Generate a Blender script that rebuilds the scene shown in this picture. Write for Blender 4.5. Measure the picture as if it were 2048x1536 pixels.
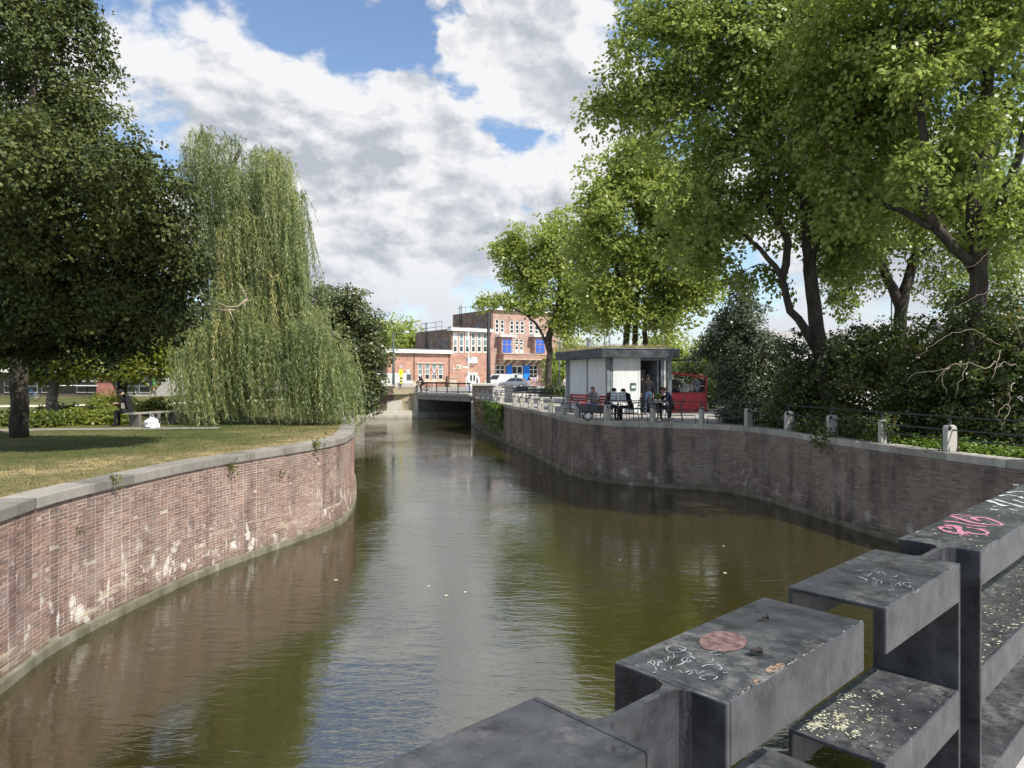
import bpy, bmesh, math, random
import numpy as np
from mathutils import Vector, Matrix, noise as mnoise

for _o in list(bpy.data.objects):
    bpy.data.objects.remove(_o)
SC = bpy.context.scene
COL = SC.collection
R = math.radians

# ------------------------------------------------------------------ camera
F = 1420.0            # focal length in pixels of a 2048 wide frame
CZ = 3.9              # eye height above the water
cam = bpy.data.cameras.new('camera')
cam.sensor_width = 36.0
cam.lens = 36.0 * F / 2048.0
cam.shift_y = -16.0 / 2048.0
cam.clip_start = 0.05
cam.clip_end = 4000.0
camo = bpy.data.objects.new('camera', cam)
COL.objects.link(camo)
camo.location = (0, 0, CZ)
camo.rotation_euler = (R(90), 0, 0)
SC.camera = camo

# ------------------------------------------------------------------ sun, sky, exposure
SUN = Vector((0.73, -0.68, 0)).normalized() * math.cos(R(50)) + Vector((0, 0, math.sin(R(50))))
sl = bpy.data.lights.new('sun', 'SUN')
sl.energy = 5.0
sl.angle = R(0.55)
sl.color = (1.0, 0.95, 0.86)
so = bpy.data.objects.new('sun', sl)
COL.objects.link(so)
so.location = (30, -30, 60)
so.rotation_euler = SUN.to_track_quat('Z', 'Y').to_euler()
SC.view_settings.view_transform = 'Standard'
SC.view_settings.look = 'None'
SC.view_settings.exposure = 0.35
SC.view_settings.gamma = 1.0
SC.view_settings.use_curve_mapping = False
SC.cycles.max_bounces = 6
SC.cycles.diffuse_bounces = 2
SC.cycles.glossy_bounces = 3
SC.cycles.transmission_bounces = 4
SC.cycles.use_adaptive_sampling = True
SC.cycles.adaptive_threshold = 0.03
SC.cycles.transparent_max_bounces = 8
SC.cycles.use_denoising = True

def pdir(u, v):
    return Vector((u - 1024, F, 752 - v)).normalized()

def make_world():
    w = bpy.data.worlds.new('World')
    SC.world = w
    w.use_nodes = True
    nt = w.node_tree
    nt.nodes.clear()
    N = nt.nodes.new
    L = nt.links.new
    def math_(op, a, b=None, c=None, clamp=False):
        n = N('ShaderNodeMath'); n.operation = op; n.use_clamp = clamp
        for i, x in enumerate((a, b, c)):
            if x is None: continue
            if isinstance(x, (int, float)): n.inputs[i].default_value = x
            else: L(x, n.inputs[i])
        return n.outputs[0]
    def mrange(x, a, b, c=0.0, d=1.0, smooth=True):
        n = N('ShaderNodeMapRange'); n.interpolation_type = 'SMOOTHSTEP' if smooth else 'LINEAR'
        L(x, n.inputs[0])
        for i, k in enumerate((a, b, c, d)): n.inputs[i + 1].default_value = k
        return n.outputs[0]
    tc = N('ShaderNodeTexCoord')
    D = tc.outputs['Generated']
    sky = N('ShaderNodeTexSky')
    sky.sky_type = 'NISHITA'
    sky.sun_disc = False
    sky.sun_elevation = R(50)
    sky.sun_rotation = math.atan2(SUN.x, SUN.y)
    sky.air_density = 1.0
    sky.dust_density = 0.6
    sky.ozone_density = 2.2
    def vec(op, a, b):
        n = N('ShaderNodeVectorMath'); n.operation = op
        L(a, n.inputs[0])
        if isinstance(b, tuple): n.inputs[1].default_value = b
        else: L(b, n.inputs[1])
        return n
    M = vec('MULTIPLY', D, (1.0, 1.0, 1.55)).outputs[0]
    def fbm(off, sc, det, ro, dist):
        v = vec('ADD', M, off).outputs[0]
        n = N('ShaderNodeTexNoise'); n.inputs['Scale'].default_value = sc
        n.inputs['Detail'].default_value = det; n.inputs['Roughness'].default_value = ro
        n.inputs['Distortion'].default_value = dist
        L(v, n.inputs['Vector'])
        return n.outputs['Fac']
    o = (1.7, 4.1, 2.6)
    n1 = fbm(o, 6.0, 8, 0.58, 0.15)
    up = (0.035, -0.02, 0.075)
    n2 = fbm((o[0] + up[0], o[1] + up[1], o[2] + up[2]), 6.0, 4, 0.5, 0.15)
    big = fbm((5.3, 0.2, 8.8), 1.9, 3, 0.5, 0.0)
    den = math_('ADD', n1, math_('MULTIPLY', math_('SUBTRACT', big, 0.5), 0.30))
    wv = N('ShaderNodeTexNoise'); wv.inputs['Scale'].default_value = 5.0; wv.inputs['Detail'].default_value = 5; wv.inputs['Roughness'].default_value = 0.6
    L(M, wv.inputs['Vector'])
    DW = vec('NORMALIZE', vec('ADD', D, vec('MULTIPLY', vec('SUBTRACT', wv.outputs['Color'], (0.5, 0.5, 0.5)).outputs[0], (0.30, 0.30, 0.30)).outputs[0]).outputs[0], (0, 0, 0)).outputs[0]
    # where the cumulus banks and the blue gaps stand
    for (u, v, r, a) in ((300, 130, 13, .15), (520, 190, 11, .14), (700, 260, 10, .15), (880, 330, 10, .16),
                         (620, 420, 9, .14), (740, 560, 10, .15), (560, 560, 10, .1), (1150, 60, 10, .21), (1010, 20, 6, .14),
                         (1170, 330, 8, .14), (950, 500, 8, .14), (900, 620, 9, .12), (1100, 430, 5, .1), 
                         (1650, 480, 12, .1), (1900, 560, 12, .1),
                         (620, 40, 6.0, -.17), (850, 90, 4.2, -.20), (490, 0, 5.0, -.12), (1035, 240, 4.4, -.20), (1075, 335, 4.0, -.20),
                         (785, 420, 3.0, -.20), (1300, 40, 6, -.22), (1030, 420, 2.5, -.14)):
        d = pdir(u, v)
        dt = vec('DOT_PRODUCT', DW, tuple(d)).outputs['Value']
        den = math_('ADD', den, mrange(dt, math.cos(R(r)), 1.0, 0.0, a * 0.62))
    cover = mrange(den, 0.45, 0.58)
    grad = math_('SUBTRACT', n1, n2)
    lit = mrange(grad, -0.15, 0.15, 0.0, 1.0)
    n3 = fbm((o[0] + 0.012, o[1], o[2] + 0.022), 6.0, 8, 0.58, 0.15)
    fine = math_('MULTIPLY', math_('SUBTRACT', n1, n3), 5.0)
    thick = mrange(den, 0.52, 0.78)
    shade = math_('SUBTRACT', math_('MULTIPLY', thick, 0.60), math_('MULTIPLY', lit, 1.1))
    shade = math_('ADD', math_('SUBTRACT', shade, fine), 0.52, clamp=True)
    ccol = N('ShaderNodeMix'); ccol.data_type = 'RGBA'
    ccol.inputs[6].default_value = (0.98, 0.985, 1.0, 1)
    ccol.inputs[7].default_value = (0.54, 0.58, 0.65, 1)
    L(shade, ccol.inputs[0])
    sep = N('ShaderNodeSeparateXYZ'); L(D, sep.inputs[0])
    hz = mrange(sep.outputs[2], 0.0, 0.22, 0.6, 0.0)
    hmix = N('ShaderNodeMix'); hmix.data_type = 'RGBA'
    L(hz, hmix.inputs[0]); L(ccol.outputs[2], hmix.inputs[6]); hmix.inputs[7].default_value = (0.60, 0.68, 0.79, 1)
    b1 = N('ShaderNodeBackground'); L(sky.outputs[0], b1.inputs[0]); b1.inputs[1].default_value = 0.15
    b2 = N('ShaderNodeBackground'); L(hmix.outputs[2], b2.inputs[0]); b2.inputs[1].default_value = 0.74
    ms = N('ShaderNodeMixShader')
    cv = math_('MAXIMUM', cover, mrange(sep.outputs[2], 0.0, 0.14, 0.8, 0.0))
    L(cv, ms.inputs[0]); L(b1.outputs[0], ms.inputs[1]); L(b2.outputs[0], ms.inputs[2])
    out = N('ShaderNodeOutputWorld'); L(ms.outputs[0], out.inputs[0])
make_world()

# ------------------------------------------------------------------ helpers
QZ = 2.25     # top of the quay copings
GZ = 2.20     # quay ground
rng = np.random.default_rng(7)

def P(u, v, d):
    return Vector((d * (u - 1024) / F, d, CZ - (v - 752) * d / F))
def G(u, d, z=GZ):
    return Vector((d * (u - 1024) / F, d, z))
def HT(v, d):
    return CZ - (v - 752) * d / F

MATS = {}
def mat(name, col=(0.5, 0.5, 0.5), rough=0.7, var=0.12, scale=6.0, bump=0.0, metal=0.0, spec=0.4, col2=None, stretch=(1, 1, 1), tint=0.0, detail=6, obrand=0.0, bscale=None):
    """procedural material: base colour mottled by noise, optional bump, optional per-face tint"""
    if name in MATS: return MATS[name]
    m = bpy.data.materials.new(name); m.use_nodes = True
    nt = m.node_tree; N = nt.nodes.new; L = nt.links.new
    b = nt.nodes['Principled BSDF']
    b.inputs['Roughness'].default_value = rough
    b.inputs['Metallic'].default_value = metal
    b.inputs['Specular IOR Level'].default_value = spec
    geo = N('ShaderNodeNewGeometry')
    mp = N('ShaderNodeMapping'); mp.inputs['Scale'].default_value = stretch
    L(geo.outputs['Position'], mp.inputs[0])
    nz = N('ShaderNodeTexNoise'); nz.inputs['Scale'].default_value = scale
    nz.inputs['Detail'].default_value = detail; nz.inputs['Roughness'].default_value = 0.6
    L(mp.outputs[0], nz.inputs['Vector'])
    mx = N('ShaderNodeMix'); mx.data_type = 'RGBA'
    c2 = col2 if col2 else tuple(c * (1 - 2.2 * var) for c in col)
    c1 = col if col2 else tuple(min(1, c * (1 + 1.6 * var)) for c in col)
    mx.inputs[6].default_value = (*c1, 1); mx.inputs[7].default_value = (*c2, 1)
    mr = N('ShaderNodeMapRange'); mr.inputs[1].default_value = 0.3; mr.inputs[2].default_value = 0.7
    L(nz.outputs['Fac'], mr.inputs[0]); L(mr.outputs[0], mx.inputs[0])
    last = mx.outputs[2]
    if tint or obrand:
        hs = N('ShaderNodeHueSaturation')
        if obrand:
            src = N('ShaderNodeObjectInfo').outputs['Random']; amt = obrand
        else:
            at = N('ShaderNodeAttribute'); at.attribute_name = 'tint'; src = at.outputs['Fac']; amt = tint
        r2 = N('ShaderNodeMapRange'); r2.inputs[3].default_value = 1 - amt; r2.inputs[4].default_value = 1 + amt
        L(src, r2.inputs[0]); L(r2.outputs[0], hs.inputs['Value']); L(last, hs.inputs['Color'])
        last = hs.outputs[0]
    L(last, b.inputs['Base Color'])
    if bump:
        nb = N('ShaderNodeTexNoise'); nb.inputs['Scale'].default_value = bscale or scale * 4; nb.inputs['Detail'].default_value = 6
        L(mp.outputs[0], nb.inputs['Vector'])
        bp = N('ShaderNodeBump'); bp.inputs['Strength'].default_value = bump; bp.inputs['Distance'].default_value = 0.02
        L(nb.outputs['Fac'], bp.inputs['Height']); L(bp.outputs[0], b.inputs['Normal'])
    MATS[name] = m
    return m

def glass(name, col=(0.03, 0.04, 0.045), rough=0.06):
    if name in MATS: return MATS[name]
    m = mat(name, col, rough, 0.25, 0.8, spec=0.8)
    return m

ROOTINV = {}
def setp(o, label=None, cat=None, group=None, kind=None):
    if label: o['label'] = label
    if cat: o['category'] = cat
    if group: o['group'] = group
    if kind: o['kind'] = kind
    return o
def thing(name, label, cat, loc=(0, 0, 0), rz=0.0, group=None, kind=None):
    o = bpy.data.objects.new(name, None)
    COL.objects.link(o)
    o.location = loc; o.rotation_euler = (0, 0, rz)
    o.empty_display_size = 0.2
    setp(o, label, cat, group, kind)
    ROOTINV[o.name] = (Matrix.Translation(Vector(loc)) @ Matrix.Rotation(rz, 4, 'Z')).inverted()
    return o

def finish(me, name, mats, parent=None, label=None, cat=None, group=None, kind=None, smooth=False, bevel=0.0, segs=2):
    if not isinstance(mats, (list, tuple)): mats = [mats]
    for m in mats: me.materials.append(m)
    o = bpy.data.objects.new(name, me)
    COL.objects.link(o)
    if parent is not None:
        me.transform(ROOTINV[parent.name])
        o.parent = parent
        ROOTINV[o.name] = ROOTINV[parent.name]
    if smooth:
        me.polygons.foreach_set('use_smooth', np.ones(len(me.polygons), dtype=bool))
    if bevel:
        b = o.modifiers.new('bevel', 'BEVEL'); b.width = bevel; b.segments = segs; b.limit_method = 'ANGLE'
        b.angle_limit = R(40); b.harden_normals = False
    setp(o, label, cat, group, kind)
    return o

def quadmesh(name, V, tint=None, k=4):
    """V (n*k,3) numpy: n faces of k corners"""
    n = len(V) // k
    me = bpy.data.meshes.new(name)
    me.vertices.add(n * k); me.loops.add(n * k); me.polygons.add(n)
    me.vertices.foreach_set('co', np.ascontiguousarray(V, dtype=np.float32).ravel())
    me.loops.foreach_set('vertex_index', np.arange(n * k, dtype=np.int32))
    me.polygons.foreach_set('loop_start', np.arange(0, n * k, k, dtype=np.int32))
    me.polygons.foreach_set('loop_total', np.full(n, k, dtype=np.int32))
    if tint is not None:
        a = me.attributes.new('tint', 'FLOAT', 'FACE')
        a.data.foreach_set('value', np.ascontiguousarray(tint, dtype=np.float32))
    me.update(calc_edges=True)
    return me

I3 = np.eye(3)
def rotz(a):
    c, s = math.cos(a), math.sin(a)
    return np.array([[c, s, 0], [-s, c, 0], [0, 0, 1.0]])   # rows are the local axes in world

class MB:
    def __init__(s):
        s.v = []; s.f = []; s.n = 0; s.mi = []; s.t = []
    def add(s, v, f, mi=0, t=0.5):
        v = np.asarray(v, dtype=float).reshape(-1, 3)
        s.v.append(v)
        for q in f:
            s.f.append(tuple(i + s.n for i in q)); s.mi.append(mi); s.t.append(t)
        s.n += len(v)
        return s
    def box(s, c, size, ax=I3, mi=0, t=0.5, taper=1.0):
        h = np.asarray(size, float) / 2
        pts = []
        for z in (-1, 1):
            k = taper if z > 0 else 1.0
            for x, y in ((-1, -1), (1, -1), (1, 1), (-1, 1)):
                pts.append(np.asarray(c, float) + ax[0] * x * h[0] * k + ax[1] * y * h[1] * k + ax[2] * z * h[2])
        s.add(pts, ((0, 3, 2, 1), (4, 5, 6, 7), (0, 1, 5, 4), (1, 2, 6, 5), (2, 3, 7, 6), (3, 0, 4, 7)), mi, t)
        return s
    def bar(s, a, b, w, h=None, mi=0, up=(0, 0, 1)):
        a = np.asarray(a, float); b = np.asarray(b, float); h = h or w
        d = b - a; l = np.linalg.norm(d); d /= l
        up = np.asarray(up, float)
        if abs(d @ up) > 0.95: up = np.array([1.0, 0, 0])
        x = np.cross(d, up); x /= np.linalg.norm(x); z = np.cross(x, d)
        return s.box((a + b) / 2, (w, l, h), np.array([x, d, z]), mi)
    def tube(s, pts, rad, k=6, mi=0, cap=True, t=0.5):
        pts = np.asarray([tuple(p) for p in pts], float); n = len(pts)
        rad = np.full(n, rad, float) if np.isscalar(rad) else np.asarray(rad, float)
        d = np.gradient(pts, axis=0); d /= (np.linalg.norm(d, axis=1)[:, None] + 1e-9)
        ref = np.array([0.31, 0.22, 0.92])
        if abs(d[0] @ ref) > 0.93: ref = np.array([1.0, 0.1, 0])
        x = np.cross(d, ref); x /= (np.linalg.norm(x, axis=1)[:, None] + 1e-9)
        y = np.cross(d, x)
        a = np.linspace(0, 2 * math.pi, k, endpoint=False)
        V = pts[:, None, :] + rad[:, None, None] * (x[:, None, :] * np.cos(a)[None, :, None] + y[:, None, :] * np.sin(a)[None, :, None])
        f = []
        for i in range(n - 1):
            for j in range(k):
                j2 = (j + 1) % k
                f.append((i * k + j, i * k + j2, (i + 1) * k + j2, (i + 1) * k + j))
        if cap:
            f.append(tuple(range(k - 1, -1, -1))); f.append(tuple((n - 1) * k + j for j in range(k)))
        return s.add(V.reshape(-1, 3), f, mi, t)
    def lathe(s, c, prof, k=16, ax=I3, mi=0):
        """prof list of (r, h) along ax[2]"""
        V = []; n = len(prof)
        for r, h in prof:
            for j in range(k):
                a = 2 * math.pi * j / k
                V.append(np.asarray(c, float) + ax[0] * r * math.cos(a) + ax[1] * r * math.sin(a) + ax[2] * h)
        f = []
        for i in range(n - 1):
            for j in range(k):
                j2 = (j + 1) % k
                f.append((i * k + j, i * k + j2, (i + 1) * k + j2, (i + 1) * k + j))
        f.append(tuple(range(k - 1, -1, -1))); f.append(tuple((n - 1) * k + j for j in range(k)))
        return s.add(V, f, mi)
    def prism(s, poly, off, mi=0, t=0.5):
        """poly: 3D points of one face, off: extrusion vector"""
        p = np.asarray([tuple(q) for q in poly], float); n = len(p)
        off = np.asarray(off, float)
        f = [tuple(range(n - 1, -1, -1)), tuple(range(n, 2 * n))]
        for i in range(n):
            j = (i + 1) % n
            f.append((i, j, n + j, n + i))
        return s.add(np.vstack([p, p + off]), f, mi, t)
    def build(s, name, mats, parent=None, recalc=False, **kw):
        me = bpy.data.meshes.new(name)
        V = np.vstack(s.v)
        me.from_pydata(V.tolist(), [], s.f)
        if len(set(s.mi)) > 1:
            me.polygons.foreach_set('material_index', np.asarray(s.mi, dtype=np.int32))
        if len(set(s.t)) > 1:
            a = me.attributes.new('tint', 'FLOAT', 'FACE'); a.data.foreach_set('value', np.asarray(s.t, dtype=np.float32))
        if recalc:
            bm = bmesh.new(); bm.from_mesh(me); bmesh.ops.recalc_face_normals(bm, faces=bm.faces); bm.to_mesh(me); bm.free()
        me.update()
        return finish(me, name, mats, parent, **kw)

def catmull(pts, step):
    p = np.asarray(pts, float)
    q = np.vstack([2 * p[0] - p[1], p, 2 * p[-1] - p[-2]])
    out = []
    for i in range(1, len(q) - 2):
        for t in np.linspace(0, 1, 24, endpoint=False):
            a, b, c, d = q[i - 1], q[i], q[i + 1], q[i + 2]
            out.append(0.5 * (2 * b + (c - a) * t + (2 * a - 5 * b + 4 * c - d) * t * t + (3 * b - a - 3 * c + d) * t ** 3))
    out.append(p[-1]); out = np.array(out)
    s = np.r_[0, np.cumsum(np.linalg.norm(np.diff(out, axis=0), axis=1))]
    u = np.linspace(0, s[-1], max(2, int(s[-1] / step) + 1))
    return np.column_stack([np.interp(u, s, out[:, k]) for k in range(out.shape[1])])
# ------------------------------------------------------------------ special surface materials
def nodes_of(m):
    nt = m.node_tree
    return nt, nt.nodes.new, nt.links.new
def stain_mat(name, col, col2, stain, amount, tint=0.3, rough=0.85, zlo=0.25, zhi=1.5, dark=None, sscale=1.0, alg=0.45):
    """masonry: two-tone brick colour per face, lime streaks running down, green near the water"""
    m = bpy.data.materials.new(name); m.use_nodes = True
    nt, N, L = nodes_of(m)
    b = nt.nodes['Principled BSDF']; b.inputs['Roughness'].default_value = rough; b.inputs['Specular IOR Level'].default_value = 0.2
    geo = N('ShaderNodeNewGeometry')
    at = N('ShaderNodeAttribute'); at.attribute_name = 'tint'
    mx = N('ShaderNodeMix'); mx.data_type = 'RGBA'
    mx.inputs[6].default_value = (*col, 1); mx.inputs[7].default_value = (*col2, 1)
    n0 = N('ShaderNodeTexNoise'); n0.inputs['Scale'].default_value = 1.3; n0.inputs['Detail'].default_value = 5
    L(geo.outputs['Position'], n0.inputs['Vector'])
    ad = N('ShaderNodeMath'); ad.operation = 'ADD'; L(at.outputs['Fac'], ad.inputs[0])
    mr = N('ShaderNodeMapRange'); mr.inputs[1].default_value = 0.3; mr.inputs[2].default_value = 0.7; mr.inputs[3].default_value = -0.5; mr.inputs[4].default_value = 0.5
    L(n0.outputs['Fac'], mr.inputs[0]); L(mr.outputs[0], ad.inputs[1]); ad.use_clamp = True
    L(ad.outputs[0], mx.inputs[0])
    hs = N('ShaderNodeHueSaturation'); L(mx.outputs[2], hs.inputs['Color'])
    wn = N('ShaderNodeTexWhiteNoise'); wn.noise_dimensions = '1D'; L(at.outputs['Fac'], wn.inputs['W'])
    vr = N('ShaderNodeMapRange'); vr.inputs[3].default_value = 1 - tint; vr.inputs[4].default_value = 1 + tint
    L(wn.outputs['Value'], vr.inputs[0]); L(vr.outputs[0], hs.inputs['Value'])
    cur = hs.outputs[0]
    sep = N('ShaderNodeSeparateXYZ'); L(geo.outputs['Position'], sep.inputs[0])
    def layer(scale, stretch, lo, hi, colr, amt, zr=None, seed=0.0, blotch=None):
        nonlocal cur
        mp = N('ShaderNodeMapping'); mp.inputs['Scale'].default_value = stretch; mp.inputs['Location'].default_value = (seed, seed * 2, seed)
        L(geo.outputs['Position'], mp.inputs[0])
        nz = N('ShaderNodeTexNoise'); nz.inputs['Scale'].default_value = scale; nz.inputs['Detail'].default_value = 7; nz.inputs['Roughness'].default_value = 0.62
        L(mp.outputs[0], nz.inputs['Vector'])
        r = N('ShaderNodeMapRange'); r.inputs[1].default_value = lo; r.inputs[2].default_value = hi; r.inputs[4].default_value = amt
        L(nz.outputs['Fac'], r.inputs[0]); f = r.outputs[0]
        if zr:
            z = N('ShaderNodeMapRange'); z.interpolation_type = 'SMOOTHSTEP'
            z.inputs[1].default_value = zr[0]; z.inputs[2].default_value = zr[1]; z.inputs[3].default_value = zr[2]; z.inputs[4].default_value = zr[3]
            L(sep.outputs[2], z.inputs[0])
            mm = N('ShaderNodeMath'); mm.operation = 'MULTIPLY'; L(f, mm.inputs[0]); L(z.outputs[0], mm.inputs[1]); f = mm.outputs[0]
        if blotch:
            nb = N('ShaderNodeTexNoise'); nb.inputs['Scale'].default_value = blotch; nb.inputs['Detail'].default_value = 2; L(mp.outputs[0], nb.inputs['Vector'])
            nb2 = N('ShaderNodeMapRange'); nb2.inputs[1].default_value = 0.42; nb2.inputs[2].default_value = 0.54; L(nb.outputs['Fac'], nb2.inputs[0])
            mm = N('ShaderNodeMath'); mm.operation = 'MULTIPLY'; L(f, mm.inputs[0]); L(nb2.outputs[0], mm.inputs[1]); f = mm.outputs[0]
        q = N('ShaderNodeMix'); q.data_type = 'RGBA'; L(f, q.inputs[0]); L(cur, q.inputs[6]); q.inputs[7].default_value = (*colr, 1)
        cur = q.outputs[2]
    if dark:
        layer(0.9 * sscale, (1.6, 1.6, 0.22), 0.50, 0.66, dark, 0.75, seed=3.1)
    layer(1.4, (1, 1, 0.6), 0.5, 0.75, tuple(0.6 * c + 0.4 * s for c, s in zip(col, stain)), 0.55, seed=7.7)
    layer(3.0 * sscale, (1, 1, 0.8), 0.565, 0.61, stain, amount, zr=(zlo, zhi, 1.0, 0.0), seed=1.3, blotch=0.7)
    layer(9.0 * sscale, (1, 1, 0.22), 0.60, 0.66, stain, amount, zr=(zlo, zhi + 0.6, 1.0, 0.15), seed=5.2, blotch=0.9)
    layer(1.6, (0.5, 0.5, 3.2), 0.56, 0.64, tuple(0.85 * s_ * w_ for s_, w_ in zip(stain, (1, .93, .78))), amount * 0.75, zr=(0.3, 1.25, 1.0, 0.0), seed=12.4)
    layer(2.0, (1, 1, 0.2), 0.2, 0.6, (0.05, 0.055, 0.02), alg, zr=(0.02, 0.42, 1.0, 0.0), seed=9.0)
    L(cur, b.inputs['Base Color'])
    nb = N('ShaderNodeTexNoise'); nb.inputs['Scale'].default_value = 60; nb.inputs['Detail'].default_value = 4; L(geo.outputs['Position'], nb.inputs['Vector'])
    bp = N('ShaderNodeBump'); bp.inputs['Strength'].default_value = 0.35; bp.inputs['Distance'].default_value = 0.006
    L(nb.outputs['Fac'], bp.inputs['Height']); L(bp.outputs[0], b.inputs['Normal'])
    MATS[name] = m
    return m
LB = stain_mat('brick_left', (0.30, 0.185, 0.145), (0.20, 0.135, 0.115), (0.70, 0.66, 0.60), 0.85, tint=0.2, dark=(0.10, 0.062, 0.055))
LM = stain_mat('mortar_left', (0.47, 0.41, 0.35), (0.35, 0.295, 0.25), (0.74, 0.70, 0.64), 0.9, tint=0.0, dark=(0.2, 0.16, 0.14))
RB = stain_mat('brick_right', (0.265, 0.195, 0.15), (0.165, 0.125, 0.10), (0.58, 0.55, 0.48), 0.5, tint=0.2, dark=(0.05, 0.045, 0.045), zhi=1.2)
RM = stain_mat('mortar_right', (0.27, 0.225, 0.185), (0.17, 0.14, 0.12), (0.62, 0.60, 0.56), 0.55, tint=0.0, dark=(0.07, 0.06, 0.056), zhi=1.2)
STONE = stain_mat('coping_stone', (0.285, 0.265, 0.23), (0.19, 0.178, 0.155), (0.42, 0.40, 0.36), 0.5, tint=0.22, dark=(0.11, 0.10, 0.085), zhi=3.0, alg=0.0)
STONER = stain_mat('coping_stone_pale', (0.42, 0.395, 0.34), (0.31, 0.29, 0.25), (0.5, 0.48, 0.43), 0.5, tint=0.16, dark=(0.21, 0.195, 0.165), zhi=3.0, alg=0.0)
FOOT = stain_mat('footing_concrete', (0.28, 0.25, 0.195), (0.17, 0.155, 0.12), (0.6, 0.58, 0.52), 0.5, tint=0.1, zhi=0.6, alg=0.75)

def water_mat():
    m = bpy.data.materials.new('canal_water'); m.use_nodes = True
    nt, N, L = nodes_of(m)
    b = nt.nodes['Principled BSDF']
    b.inputs['Roughness'].default_value = 0.02
    b.inputs['IOR'].default_value = 3.0
    b.inputs['Specular IOR Level'].default_value = 0.5
    geo = N('ShaderNodeNewGeometry')
    nz = N('ShaderNodeTexNoise'); nz.inputs['Scale'].default_value = 0.25; nz.inputs['Detail'].default_value = 3; L(geo.outputs['Position'], nz.inputs['Vector'])
    mx = N('ShaderNodeMix'); mx.data_type = 'RGBA'
    mx.inputs[6].default_value = (0.036, 0.031, 0.009, 1); mx.inputs[7].default_value = (0.030, 0.027, 0.008, 1)
    L(nz.outputs['Fac'], mx.inputs[0]); L(mx.outputs[2], b.inputs['Base Color'])
    prev = None
    pm = N('ShaderNodeTexNoise'); pm.inputs['Scale'].default_value = 0.22; pm.inputs['Detail'].default_value = 4; L(geo.outputs['Position'], pm.inputs['Vector'])
    for sc, st, dist, strg in ((0.8, (0.7, 1.6, 1), 0.060, 0.22), (3.0, (0.6, 1.9, 1), 0.020, 0.46), (10.0, (0.6, 1.7, 1), 0.0052, 0.6)):
        ruf = N('ShaderNodeMapRange'); ruf.inputs[1].default_value = 0.38; ruf.inputs[2].default_value = 0.66; ruf.inputs[3].default_value = strg * 0.35; ruf.inputs[4].default_value = strg * 1.5
        L(pm.outputs['Fac'], ruf.inputs[0])
        mp = N('ShaderNodeMapping'); mp.inputs['Scale'].default_value = st; mp.inputs['Rotation'].default_value = (0, 0, R(18))
        L(geo.outputs['Position'], mp.inputs[0])
        n = N('ShaderNodeTexNoise'); n.inputs['Scale'].default_value = sc; n.inputs['Detail'].default_value = 3; n.inputs['Distortion'].default_value = 0.6
        L(mp.outputs[0], n.inputs['Vector'])
        bp = N('ShaderNodeBump'); L(ruf.outputs[0], bp.inputs['Strength']); bp.inputs['Distance'].default_value = dist
        L(n.outputs['Fac'], bp.inputs['Height'])
        if prev: L(prev, bp.inputs['Normal'])
        prev = bp.outputs[0]
    L(prev, b.inputs['Normal'])
    return m

def lawn_mat():
    m = bpy.data.materials.new('lawn'); m.use_nodes = True
    nt, N, L = nodes_of(m)
    b = nt.nodes['Principled BSDF']; b.inputs['Roughness'].default_value = 0.95; b.inputs['Specular IOR Level'].default_value = 0.1
    geo = N('ShaderNodeNewGeometry')
    def nz(s, d, loc=(0, 0, 0)):
        mp = N('ShaderNodeMapping'); mp.inputs['Location'].default_value = loc; L(geo.outputs['Position'], mp.inputs[0])
        n = N('ShaderNodeTexNoise'); n.inputs['Scale'].default_value = s; n.inputs['Detail'].default_value = d; n.inputs['Roughness'].default_value = 0.65
        L(mp.outputs[0], n.inputs['Vector']); return n.outputs['Fac']
    a = nz(0.35, 6); c = nz(6, 6); d = nz(45, 4)
    # dry, walked-on grass lies along the quay, greener turf behind it
    at = N('ShaderNodeAttribute'); at.attribute_name = 'dry'
    s1 = N('ShaderNodeMath'); s1.operation = 'MULTIPLY_ADD'; L(c, s1.inputs[0]); s1.inputs[1].default_value = 0.55; L(a, s1.inputs[2])
    s2 = N('ShaderNodeMath'); s2.operation = 'ADD'; L(s1.outputs[0], s2.inputs[0]); L(at.outputs['Fac'], s2.inputs[1])
    r = N('ShaderNodeValToRGB')
    el = r.color_ramp.elements
    el[0].position = 0.55; el[0].color = (0.045, 0.066, 0.018, 1)  # green darkened to stand in for tree shade on the turf
    el[1].position = 1.15; el[1].color = (0.33, 0.26, 0.13, 1)
    e = el.new(0.8); e.color = (0.10, 0.105, 0.036, 1)
    e = el.new(0.98); e.color = (0.21, 0.175, 0.085, 1)
    L(s2.outputs[0], r.inputs[0])
    hs = N('ShaderNodeHueSaturation'); L(r.outputs[0], hs.inputs['Color'])
    mr = N('ShaderNodeMapRange'); mr.inputs[1].default_value = 0.3; mr.inputs[2].default_value = 0.7; mr.inputs[3].default_value = 0.6; mr.inputs[4].default_value = 1.35
    L(d, mr.inputs[0]); L(mr.outputs[0], hs.inputs['Value']); L(hs.outputs[0], b.inputs['Base Color'])
    bp = N('ShaderNodeBump'); bp.inputs['Strength'].default_value = 0.6; bp.inputs['Distance'].default_value = 0.03; L(d, bp.inputs['Height']); L(bp.outputs[0], b.inputs['Normal'])
    return m

PAVE = mat('terrace_paving', (0.30, 0.28, 0.25), 0.9, 0.15, 3.0, 0.3)
ASPH = mat('street_paving', (0.36, 0.34, 0.31), 0.9, 0.12, 0.6)
DARKSTEEL = mat('dark_steel', (0.035, 0.037, 0.04), 0.45, 0.2, 20)
WHITEP = mat('white_paint', (0.78, 0.77, 0.73), 0.5, 0.06, 3)

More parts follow.
